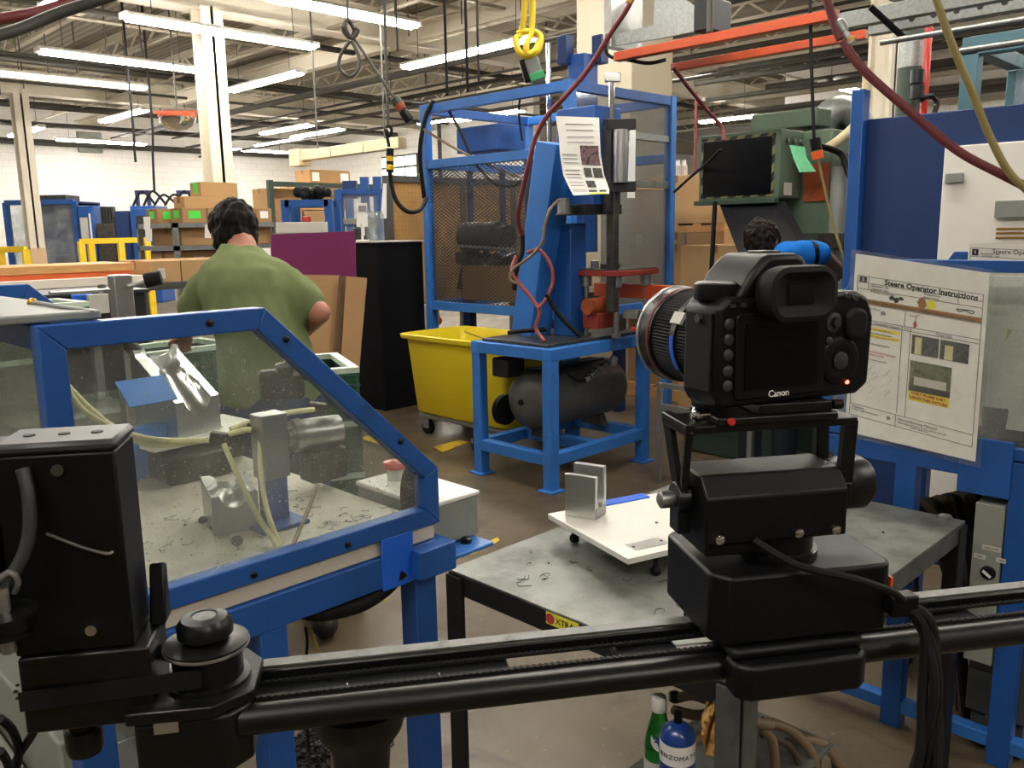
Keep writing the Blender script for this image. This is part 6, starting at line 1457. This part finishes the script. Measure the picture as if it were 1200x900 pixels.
h_ = MB().tube([W(788,78,5.1),W(805,100,5.3),W(825,125,5.5),W(845,148,5.55),W(848,165,5.5)],.012,8).build('air_hose','hose_maroon'); tag(h_,'short maroon hose from the crane rail to the green press','hose')
h_ = MB().tube([W(790,225,6.9),W(812,205,6.4),W(830,190,5.6),(W(845,175,5.4))],.010,8).build('air_hose','black_rubber'); tag(h_,'black hose slanting in front of the tallest carton','hose')
h_ = MB().cyl(W(816,108,7.6),W(814,202,7.6),.012,n=8).build('drop_pipe','hose_red'); tag(h_,'thin reddish drop pipe above the cartons','pipe')
h_ = MB().cyl(W(838,236,5.0),W(833,330,5.0),.014,n=8).build('black_pole','black_metal'); tag(h_,'thin black pole hanging below the monitor cabinet','pole')
tl = thing('overhead_hose','thick dark hoses crossing the top left corner','hose',tuple(W(60,20,3.2)))
MB().tube([W(-30,48,3.0),W(20,35,3.1),W(70,15,3.2),W(140,-8,3.3),(W(180,-25,3.3))],.020,12).build('hose','pipe_dark',tl)
MB().tube([W(-30,26,3.1),W(20,19,3.2),W(60,10,3.3),W(100,-5,3.4)],.020,12).build('hose','hose_maroon',tl)
# yellow sling and hoist pendant
ys = thing('rope_sling','yellow rope sling with a loop hanging at the top of the picture','rope',tuple(W(618,60,4.6)))
MB().tube([W(615,-12,4.6),W(614,20,4.6),W(610,40,4.6),W(604,46,4.58),W(608,60,4.56),W(618,66,4.56),W(630,60,4.57),W(634,45,4.6),W(628,38,4.62),W(615,37,4.6),W(606,40,4.6)],.016,10).build('rope','yellow_rope',ys)
MB().tube([W(624,-12,4.62),W(624,20,4.62),W(622,40,4.60),W(617,52,4.56),W(618,64,4.55),W(626,60,4.56),W(632,50,4.6)],.016,10).build('rope','yellow_rope',ys)
hp = thing('hoist_pendant','grey pendant control with green band under the yellow rope loop','pendant',tuple(W(625,96,4.6)))
d_ = (W(632,98,4.6)-W(620,66,4.6)); MB().beam(W(622,68,4.6),W(631,97,4.6),.085,.07).build('case','grey_paint',hp,bevel=.008)
MB().beam(W(613,70,4.62),W(621,96,4.62),.05,.05).build('side_case','black_plastic',hp,bevel=.008)
MB().beam(W(628,86,4.6),W(631,95,4.6),.09,.075).build('green_band','tag_green',hp,bevel=.004)
# cords and pendants, centre left
cc_ = thing('coiled_cable','coiled grey cord with a copper coloured plug hanging at the upper middle','cord',tuple(W(440,100,5.6)))
lp = [W(408+11*cos(a_*1.0)*1.0,60+30*sin(a_)*1.0,5.6) for a_ in [i*2*pi/10 for i in range(10)]]
MB().tube([W(410,48,5.6),W(399,65,5.6),W(398,80,5.6),W(410,90,5.6),W(420,80,5.6),W(420,65,5.6),W(412,48,5.6)],.011,8).build('loop','pipe_dark',cc_)
MB().tube([W(405,25,5.6),W(402,35,5.6),W(410,44,5.6),W(415,36,5.62),W(408,24,5.6),W(404,30,5.58),W(412,45,5.6),W(420,36,5.6),W(416,33,5.6)],.012,8).build('knot','pipe_dark',cc_)
MB().tube([W(413,42,5.6),W(425,60,5.6),W(440,82,5.6),W(452,100,5.6),W(462,115,5.6)],.009,8).build('cord','pipe_dark',cc_)
MB().tube([W(408,-15,5.6),W(407,5,5.6),W(408,25,5.6)],.007,8).build('cord','pipe_dark',cc_)
d_ = (W(480,140,5.6)-W(462,115,5.6)).normalized(); MB().lathe(W(461,114,5.6),d_,[(0,.02),(.01,.032),(.05,.034),(.055,.03)],16).build('plug','dark_grey',cc_)
MB().lathe(W(467,122,5.6),d_,[(0,.033),(.04,.03)],16).build('copper_sleeve','copper_orange',cc_); MB().lathe(W(472,130,5.6),d_,[(0,.028),(.04,.032),(.07,.03),(.075,.02)],16).build('plug','black_plastic',cc_)
bp = thing('pendant_switch','black pendant switch with yellow bands hanging on a long cord','pendant',tuple(W(457,200,6.4)))
MB().tube([W(450,-12,6.4),W(452,60,6.4),W(454,120,6.4),W(455,148,6.4)],.011,8).build('cord','pipe_dark',bp)
MB().tube([W(454,146,6.4),W(459,152,6.4),W(456,160,6.4),W(452,152,6.4),(W(456,172,6.4))],.011,8).build('knot','black_rubber',bp)
MB().cyl(W(457,174,6.4),W(457,202,6.4),.028,n=16).build('case','black_plastic',bp)
for py in (186,196): MB().cyl(W(457,py-3,6.4),W(457,py+3,6.4),.0295,n=16).build('yellow_band','yellow_paint',bp)
MB().tube([W(457,202,6.4),W(459,218,6.4),W(465,236,6.4),W(478,248,6.4),W(492,246,6.5),W(500,232,6.6)],.016,8).build('cable','black_rubber',bp)
for i,(px,D,y1_) in enumerate(((523,6.3,112),(547,6.3,108),(465,9,60),(560,8,96))):
    a9 = W(px+1,y1_,D); h_ = MB().cyl((a9.x,a9.y,5.556),a9,.010,n=6).build('hanging_cable','black_rubber'); tag(h_,['black drop cord just left of the long light end','second black drop cord above the blue cage','thin drop cord above the copper plug','thin drop cord right of the second black cord'][i],'cord')
for i,(px,y0_,y1_,D) in enumerate(((156,150,190,14.2),(178,140,225,15))):
    a9 = W(px,y0_,D); h_ = MB().tube([(a9.x,a9.y,5.556),a9,W(px+1,(y0_+y1_)/2,D),W(px+3,y1_,D)],.02,6).build('hanging_cable','black_rubber'); tag(h_,['short black drop cord in front of the white wall','long black drop cord in front of the white wall'][i],'cord')
# green duct with galvanised elbow by the right column
gd = thing('green_duct','green vertical duct with a bare metal section right of the cream column','duct',tuple(W(1064,135,7.2)))
q = W(1064,135,7.2); zt3,zm1,zm2 = W(1064,-10,7.2).z,W(1064,50,7.2).z,W(1064,80,7.2).z
MB().cyl((q.x,q.y,.0),(q.x,q.y,zm2),.10,n=24).build('duct','green_dark',gd); MB().cyl((q.x,q.y,zm2),(q.x,q.y,zm1),.105,n=24).build('metal_section','galvanised',gd); MB().cyl((q.x,q.y,zm1),(q.x,q.y,zt3),.10,n=24).build('duct','green_dark',gd)
rp = thing('red_pipe','red fire pipe with valves beside the green duct','pipe',tuple(W(1082,130,7.0)))
q = W(1082,130,7.0); MB().cyl((q.x,q.y,.0),(q.x,q.y,W(1082,20,7.0).z),.03,n=12).build('pipe','red_plastic',rp)
for py in (90,108): c_ = W(1075,py,6.9); MB().cyl((c_.x,c_.y,c_.z-.05),(c_.x,c_.y,c_.z+.05),.05,n=14).build('valve','black_metal',rp)
MB().tube([W(1078,118,6.9),W(1090,112,6.9),W(1098,120,6.9),W(1095,132,6.9)],.02,8).build('elbow','black_metal',rp)
# ================================================================== FAR BACKGROUND
def frame_box(parent, x0, x1, y0, y1, z0, z1, w, mat, name='frame_bar'):
    for x in (x0,x1):
        for y in (y0,y1): MB().box(x-w/2,x+w/2,y-w/2,y+w/2,z0,z1).build('post',mat,parent)
    for z in (z0+w/2,z1-w/2):
        for y in (y0,y1): MB().box(x0+w/2,x1-w/2,y-w/2,y+w/2,z-w/2,z+w/2).build(name,mat,parent)
        for x in (x0,x1): MB().box(x-w/2,x+w/2,y0+w/2,y1-w/2,z-w/2,z+w/2).build(name,mat,parent)
# ---- blue enclosed machines against the white wall
p = W(14,300,21); p2 = W(94,300,21); zt = W(50,237,21).z
e0 = thing('enclosed_machine','blue enclosed machine with large cloudy window behind the far column','machine',((p.x+p2.x)/2,(p.y+p2.y)/2,0),-pi/4)
wd2 = (p2-p).length/2
MB().box(-wd2,wd2,-.05,1.3,0,.65).build('base','blue_dark',e0,local=True,bevel=.02)
for x in (-wd2,-.35,wd2): MB().box(x-.06,x+.06,-.06,.06,.65,zt).build('post','blue_paint',e0,local=True)
for z in (.65,zt): MB().box(-wd2,wd2,-.07,.07,z-.06,z+.06).build('rail','blue_paint',e0,local=True)
MB().box(-wd2,wd2,1.2,1.3,.65,zt).build('back','blue_dark',e0,local=True); MB().box(-wd2,wd2,0,1.3,zt-.02,zt+.02).build('roof','blue_dark',e0,local=True)
for a_,b_ in ((-wd2+.06,-.41),(-.29,wd2-.06)): MB().box(a_,b_,-.012,.012,.71,zt-.06).build('window_pane','plexi_far',e0,local=True)
MB().box(-wd2+.25,wd2-.3,.2,.9,zt+.02,zt+.18).build('top_unit','dark_grey',e0,local=True,bevel=.02)
MB().box(.1,.75,.2,.8,.65,1.15).build('inner_unit','grease_dark',e0,local=True,bevel=.03)
def far_cab(label,px0,px1,D,ytop,mat='blue_paint',panel=None,depth=.8):
    a=W(px0,300,D); b=W(px1,300,D); z=W((px0+px1)/2,ytop,D).z; w_=(b-a).length/2
    t=thing('machine_cabinet',label,'machine',((a.x+b.x)/2,(a.y+b.y)/2,0),-pi/4)
    MB().box(-w_,w_,0,depth,0,z).build('body',mat,t,local=True,bevel=.02)
    MB().box(-w_*.9,w_*.9,-.02,0,z*.45,z*.97).build('door',mat,t,local=True,bevel=.01)
    if panel: MB().box(-w_*.7,w_*.2,-.03,-.02,z*.62,z*.88).build('control_panel','paper_grey',t,local=True); MB().box(w_*.4,w_*.62,-.03,-.02,z*.62,z*.92).build('window_strip','paper',t,local=True)
    return t,w_,z
far_cab('blue control cabinet with pale panel right of the enclosed machine',96,115,20.9,241,'blue_paint',True)
t,w_,z=far_cab('grey machine body between the blue cabinets on the far left',116,138,20.8,262,'steel_dark')
for i in range(5): MB().box(-w_*.6+i*w_*.3,-w_*.45+i*w_*.3,.1,.25,z,z+.4).build('stack_pipe','dark_grey',t,local=True)
t,w_,z=far_cab('small blue machine behind the yellow barrier',139,155,20.6,247,'blue_dark')
t,w_,z=far_cab('blue machine under the tangle of cables on the far left',157,186,20.4,241,'blue_paint')
MB().box(-w_*.5,w_*.4,-.03,-.02,z*.7,z*.9).build('window','dark_grey',t,local=True)
rnd=random.Random(2)
for i in range(9): MB().tube([(-w_+.25*i,.2,z),(-w_+.2+.25*i,.3,z+.25+.1*rnd.random()),(-w_+.5+.25*i,.25,z+.05)],.03,6).build('cable','black_rubber',t,local=True)
for i,px in enumerate((174,222)):
    a=W(px,300,23); t=thing('frame_tower',['narrow blue tower above the tangle of cables','narrow blue tower behind the stacked boxes'][i],'tower',(a.x,a.y,0),-pi/4); zt=W(px,223,23).z
    for s in (-.15,.15): MB().box(s-.04,s+.04,-.04,.04,0,zt).build('post','blue_dark',t,local=True)
    MB().box(-.19,.19,-.05,.05,zt-.1,zt).build('head','blue_dark',t,local=True)
# ---- yellow barrier rails
def rail(label,pa,pb,D0,D1,posts):
    a=W(pa[0],pa[1],D0); b=W(pb[0],pb[1],D1); t=thing('barrier_rail',label,'barrier',((a.x+b.x)/2,(a.y+b.y)/2,0),0,'yellow barrier rails')
    MB().beam(a,b,.09,.09).build('top_rail','yellow_paint',t); c=V((a.x,a.y,a.z-.45)); d=V((b.x,b.y,b.z-.45)); MB().beam(c,d,.07,.07).build('mid_rail','yellow_paint',t)
    for f in posts: q=a.lerp(b,f); MB().box(q.x-.05,q.x+.05,q.y-.05,q.y+.05,0,q.z).build('post','yellow_paint',t)
rail('yellow barrier rail behind the long cartons',(93,283),(172,281),15,15.5,(.02,.16,.60,1.0))
rail('short yellow barrier rail at the left edge',(-30,293),(30,292),13.5,13.5,(0,.5,1.0))
# ---- board stack on a bench, left edge
q=W(55,330,5.6)
sb_=thing('stock_bench','dark bench carrying boards and cartons behind the left machine','bench',(q.x,q.y,0))
bx0,bx1,by0,by1 = q.x-1.6,q.x+1.75,q.y-.25,q.y+.65; bz=1.24
MB().box(bx0,bx1,by0,by1,bz-.05,bz).build('top','charcoal_paint',sb_,bevel=.004)
for x in (bx0+.1,q.x,bx1-.1):
    for y in (by0+.06,by1-.06): MB().box(x-.04,x+.04,y-.04,y+.04,0,bz-.05).build('leg','charcoal_paint',sb_)
def bd(label,name,px0,px1,py0,py1,y,d,mat,cat='board'):
    a=PY(px0,py1,y); b=PY(px1,py0,y); o=MB().box(a.x,b.x,y,y+d,min(a.z,b.z),max(a.z,b.z)).build(name,mat,bevel=.003); tag(o,label,cat); return o
yb=by0+.02
xl,xr = bx0+.02, q.x+.55
z0=bz
for label,name,h,dy,mat in (('pale board lowest in the stack at the left','pale_board',.055,0,'pale_board'),('bright orange board in the stack at the left','orange_board',.035,.06,'wood_orange'),('pale timber plank on top of the orange board','timber_plank',.05,.05,'wood_pale')):
    tag(MB().box(xl,xr-dy,yb+dy,yb+.6,z0,z0+h).build(name,mat,bevel=.003),label,'board'); z0+=h
# ---- row of long cartons right of the boards
hx = xr+.04
for i,(w_,lab,tg) in enumerate(((.22,'leftmost narrow carton of the row behind the silver post',(('y',-.03,.06,.05,.07,'paper_grey'),)),(.34,'middle carton of the row behind the silver post',(('y',.09,.07,.06,.08,'paper'),)),(.56,'widest carton of the row, left of the man',(('y',-.15,.08,.12,.08,'paper'),)))):
    carton(lab,(hx+w_/2,yb+.30,bz),(w_-.008,.55,.145),0,'cardboard_light' if i<2 else 'cardboard',tg); hx+=w_
# ---- wire rack with boxes behind
def rack(label,x0,x1,y0,y1,zs,mat='galvanised',w=.04,top=None):
    t=thing('shelf_rack',label,'shelf rack',((x0+x1)/2,(y0+y1)/2,0)); top=top or zs[-1]+.02
    for x in (x0,x1):
        for y in (y0,y1): MB().box(x-w/2,x+w/2,y-w/2,y+w/2,0,top).build('upright',mat,t)
    for z in zs: MB().box(x0-w/2,x1+w/2,y0-w/2,y1+w/2,z-.02,z+.02).build('shelf',mat,t)
    return t
c0=W(208,300,7.4); rx0,rx1,ry0,ry1=c0.x,c0.x+.95,c0.y,c0.y+.75
zs=[W(208,320,7.4).z,W(208,291,7.4).z,W(208,264,7.4).z]
rk=rack('grey rack of labelled cartons left of the man\'s head',rx0,rx1,ry0,ry1,zs)
for px,py in ((172,262),(174,276)): 
    pa=W(px-3,py-6,7.9); MB().sheet([[W(px-4,py-8,7.5),W(px+4,py-8,7.5)],[W(px-3,py+7,7.5),W(px+4,py+7,7.5)]],.004).build('hanging_tag','paper',rk)
MB().sheet([[W(240,263,7.35),W(250,264,7.35)],[W(240,279,7.35),W(250,279,7.35)]],.004).build('hanging_tag','paper',rk)
G_='cartons on the grey rack'
carton('brown carton on the middle shelf of the grey rack',(rx0+.5,ry0+.35,zs[1]+.02),(.86,.60,.155),0,'cardboard',(('y',-.1,.09,.16,.06,'paper'),),G_)
carton('brown carton on the lowest shelf of the grey rack',(rx0+.35,ry0+.40,zs[0]+.02),(.60,.55,.16),0,'cardboard_light',(('y',-.1,.08,.10,.06,'paper'),),G_)
zt=zs[2]+.02
for i,(dx,dy,w_,h,lab,gr) in enumerate(((.12,.5,.20,.13,'small carton with a green sticker at the rack\'s left end',1),(.22,.2,.22,.13,'small carton with a large green sticker at the rack\'s front',1),(.44,.2,.20,.13,'small carton with a black and white label on the rack',0),(.68,.2,.24,.13,'small carton with a round green sticker on top of the rack',1),(.90,.22,.16,.13,'small plain carton at the right end of the rack',0))):
    carton(lab,(rx0+dx,ry0+dy,zt),(w_,.24,h),0,'cardboard',(('y',0,h*.55,w_*.5,h*.5,'neon_green' if gr else 'paper'),('x',0,h*.6,.1,h*.5,'neon_green' if gr else 'paper_grey')),G_)
carton('pale carton in the second layer on the grey rack',(rx0+.48,ry0+.45,zt+.13),(.45,.22,.11),0,'cardboard_light',(),G_)
carton('topmost carton with green edge tape on the grey rack',(rx0+.60,ry0+.45,zt+.24),(.36,.22,.13),0,'cardboard_light',(('x',0,.08,.08,.10,'neon_green'),),G_)
# ---- pallet rack with cartons behind the man's head
c0=W(300,290,12.4); x0,x1,y0,y1=c0.x,c0.x+1.9,c0.y-.3,c0.y+.7
zz=[.5,W(310,264,12.3).z]
rk2=rack('dark green pallet rack of cartons behind the man',x0,x1,y0-.2,y1,zz,'green_dark',.07,W(310,213,12.4).z)
MB().box(x0,x1,y0-.23,y0-.17,W(310,220,12.4).z,W(310,217,12.4).z+.03).build('top_beam','green_dark',rk2)
G_='cartons on the pallet rack'; zb=zz[1]+.02; hh=W(300,247,12.3).z-zb
carton('carton at the lower left of the pallet rack with white label',(x0+.30,y0+.05,zb),(.42,.4,hh),0,'cardboard',(('y',.1,hh*.6,.12,.1,'paper'),),G_)
carton('carton in the lower middle of the pallet rack',(x0+.78,y0+.05,zb),(.46,.4,hh*.95),0,'cardboard',(('y',.15,.08,.1,.06,'paper'),),G_)
carton('upper left carton on the pallet rack',(x0+.25,y0+.1,zb+hh),(.5,.4,.30),0,'cardboard',(('y',.16,.08,.12,.1,'paper'),),G_)
for i in range(4): carton(['lowest flat carton','second flat carton','third flat carton','top flat carton'][i]+' of the pile in the middle of the pallet rack',(x0+.95,y0+.2,zb+hh+.01+.095*i),(.85,.5,.09),0,'cardboard_light',(('y',-.2,.05,.06,.05,'paper_grey'),),G_)
carton('small carton on top at the right of the pallet rack',(x0+1.15,y0+.25,zb+hh+.39),(.7,.4,.2),0,'cardboard',(('y',-.25,.1,.12,.12,'paper'),('y',.25,.1,.14,.12,'paper')),G_)
carton('carton with green sticker under the pallet rack shelf',(x0+.55,y0,zz[0]+.02),(.7,.4,.82),0,'cardboard',(('y',.05,.72,.1,.08,'neon_green'),('y',-.15,.72,.1,.08,'paper')),G_)
# ---- small blue machine with red stop button
a=W(338,290,8.8); b=W(388,290,8.8); zt=W(362,234,8.8).z; w_=(b-a).length/2
sm=thing('small_press','small blue framed machine with red button behind the purple board','machine',((a.x+b.x)/2,(a.y+b.y)/2,0),-pi/4)
frame_box_l=[]
for x in (-w_,w_):
    for y in (0,.4): MB().box(x-.04,x+.04,y-.04,y+.04,0,zt).build('post','blue_paint',sm,local=True)
for y in (0,.4): MB().box(-w_,w_,y-.04,y+.04,zt-.07,zt).build('rail','blue_paint',sm,local=True)
MB().box(-w_,w_,-.04,.44,1.15,1.2).build('table','steel_dark',sm,local=True)
MB().box(-.18,-.06,.1,.25,1.2,1.62).build('tool_head','grey_paint',sm,local=True,bevel=.01)
MB().box(-.02,.12,.0,.1,1.2,1.55).build('valve_block','green_dark',sm,local=True,bevel=.01)
MB().lathe((-.02,.0,1.62),(0,0,1),[(0,.02),(.03,.03),(.06,.05),(.10,.045),(.11,.0)],16).build('stop_button','red_plastic',sm,local=True)
for i in range(4): MB().tube([(.05+.04*i,.05,1.22),(.10+.04*i,.05,1.40),(.02+.05*i,.1,1.55)],.014,6).build('tube','black_rubber',sm,local=True)
bl=MB(); rnd=random.Random(9)
for i in range(16): bl.sphere((-w_*.5+rnd.uniform(0,w_*1.6),rnd.uniform(.05,.3),zt+.04+rnd.uniform(0,.08)),rnd.uniform(.035,.06),8,5)
o=bl.build('rubber_parts','black_rubber',sm,local=True); o['kind']='stuff'
# ---- clear-guarded blue machine and jars on the black cabinet
a=W(400,290,10.8); b=W(450,290,10.8); zt=W(425,222,10.8).z; w_=(b-a).length/2
gm=thing('clear_guard_machine','blue machine with clear guard behind the black cabinet','machine',((a.x+b.x)/2,(a.y+b.y)/2,0),-pi/4)
for x in (-w_,w_):
    for y in (0,.7): MB().box(x-.05,x+.05,y-.05,y+.05,0,zt).build('post','blue_paint',gm,local=True)
for z in (zt-.06,zt-.42,1.0):
    for y in (0,.7): MB().box(-w_,w_,y-.04,y+.04,z,z+.07).build('rail','blue_paint' if z!=zt-.42 else 'grey_paint',gm,local=True)
MB().box(-w_,w_,-.01,.01,1.05,zt-.05).build('clear_panel','plexi_far',gm,local=True)
MB().box(-w_,w_,.1,.7,.9,1.0).build('table','blue_dark',gm,local=True)
for x in (.02,.18): MB().box(x-.05,x+.05,.2,.3,1.0,W(428,206,10.8).z).build('cylinder_post','blue_paint',gm,local=True)
MB().box(-.25,-.08,.2,.3,zt-.1,zt+.12).build('valve_box','blue_dark',gm,local=True)
zc_=zt_+.012
k=G(452,482,0)
def jar(label,px,D,r,h,mat,cat='jar'):
    c=W(px,283,D); o=MB().lathe((c.x,c.y,zc_),(0,0,1),[(0,r*.95),(.01,r),(h-.03,r),(h-.02,r*.85),(h,r*.85)],18).build('jar',mat); tag(o,label,cat)
jar('dark jar on the black cabinet',408+14,7.75,.06,.14,'dark_grey'); jar('clear plastic jar at the right of the black cabinet',441,7.75,.075,.26,'wrap_clear'); jar('small clear jar behind the paper stand',433,8.1,.06,.2,'wrap_clear')
ps_=thing('paper_stand','white printed sheet on a small stand on the black cabinet','paper sheet',tuple(W(425,283,7.7)))
c=W(425,283,7.7); c.z=zc_; MB().lathe(c,(0,0,1),[(0,.06),(.012,.06),(.014,.012),(.06,.012)],16).build('foot','white_panel',ps_)
MB().sheet([[W(418,238,7.7),W(430,238,7.7)],[W(418,266,7.7),W(431,266,7.7)]],.008).build('sheet','paper',ps_); MB().beam(c+V((0,0,.05)),V((c.x,c.y,W(425,262,7.7).z)),.05,.02).build('stem','white_panel',ps_)
MB().sheet([[W(420,241,7.68),W(429,241,7.68)],[W(420,247,7.68),W(429,247,7.68)]],.004).build('print','ink_faint',ps_)
# ---- pegboard screen
xp=PY(455,207,6.78).x
pg=thing('pegboard_screen','tan pegboard screen in a dark steel frame behind the blue cage','screen',(xp+.9,6.8,0))
zt=PY(455,209,6.78).z; zb=.80
MB().box(xp,xp+2.4,6.79,6.81,zb,zt).build('board','pegboard',pg)
for x in (xp,xp+.95,xp+1.7,xp+2.4): MB().box(x-.03,x+.03,6.76,6.84,0,zt+.03).build('post','charcoal_paint',pg)
for z in (zt,zb): MB().box(xp,xp+2.4,6.765,6.835,z-.03,z+.03).build('rail','charcoal_paint',pg)
MB().sheet([[W(449,215,8.35),W(453,215,8.35)],[W(446,256,8.35),W(453,256,8.35)]],.01).build('hanging_cloth','paper',pg,label='narrow white cloth')
ps2=thing('power_strip','white power strip with olive hose coil below the pegboard','power strip',tuple(PY(485,372,6.7)))
q=PY(484,372,6.62); MB().box(q.x-.15,q.x+.25,6.60,6.76,.0,q.z+.12).build('box','white_panel',ps2,bevel=.005)
for i in range(3): MB().tube([q+V((.05,-.06,.16)),q+V((.18+.03*i,-.08,.10)),q+V((.22,-.10,-.05-.04*i)),q+V((.08,-.08,-.12)),q+V((.0,-.07,.0)),q+V((.06,-.06,.15))],.012,8).build('hose','hose_olive',ps2)
MB().sphere(q+V((.27,-.05,-.05)),.05,10,6).build('red_cap','red_plastic',ps2)
# ---- box duct, dome mirror
bd_=thing('bus_duct','cream box duct hanging below the roof behind the man','duct',tuple(W(395,180,13.5)))
a=W(347,184,13.2); zc=a.z; y_=a.y; 
for i in range(3): MB().box(a.x-.07,a.x+.07,y_-.25-.78*(i+1)+.02,y_-.25-.78*i,zc-.07,zc+.07).build('section','duct_cream',bd_,bevel=.005)
MB().box(a.x-.11,a.x+.11,y_-.25,y_+.02,zc-.14,zc+.10).build('end_box','duct_cream',bd_,bevel=.005)
for dy in (-.6,-2.2): MB().cyl((a.x,y_+dy,zc+.06),(a.x,y_+dy,5.556),.012,n=6).build('hanger','pipe_dark',bd_)
dm=thing('dome_mirror','silver convex dome mirror with orange bracket hung from the roof','mirror',tuple(W(208,140,13)))
c=W(208,138,13); MB().lathe(c,(0,0,-1),[(0,.26),(.05,.25),(.12,.2),(.17,.12),(.19,0)],24).build('dome','chrome',dm)
MB().lathe(c,(0,0,1),[(0,.27),(.03,.27)],24).build('rim','orange_paint',dm); MB().beam(c+V((-.3,.1,.06)),c+V((.4,-.1,.10)),.06,.04).build('bracket','orange_paint',dm)
MB().cyl(c,V((c.x,c.y,5.556)),.012,n=6).build('hanger','pipe_dark',dm)
q=PY(105,163,27.9); tag(MB().box(q.x-.35,q.x+.35,27.85,27.99,q.z-.4,q.z+.2).build('wall_box','grey_cabinet',bevel=.02),'grey box high on the far white wall','box')
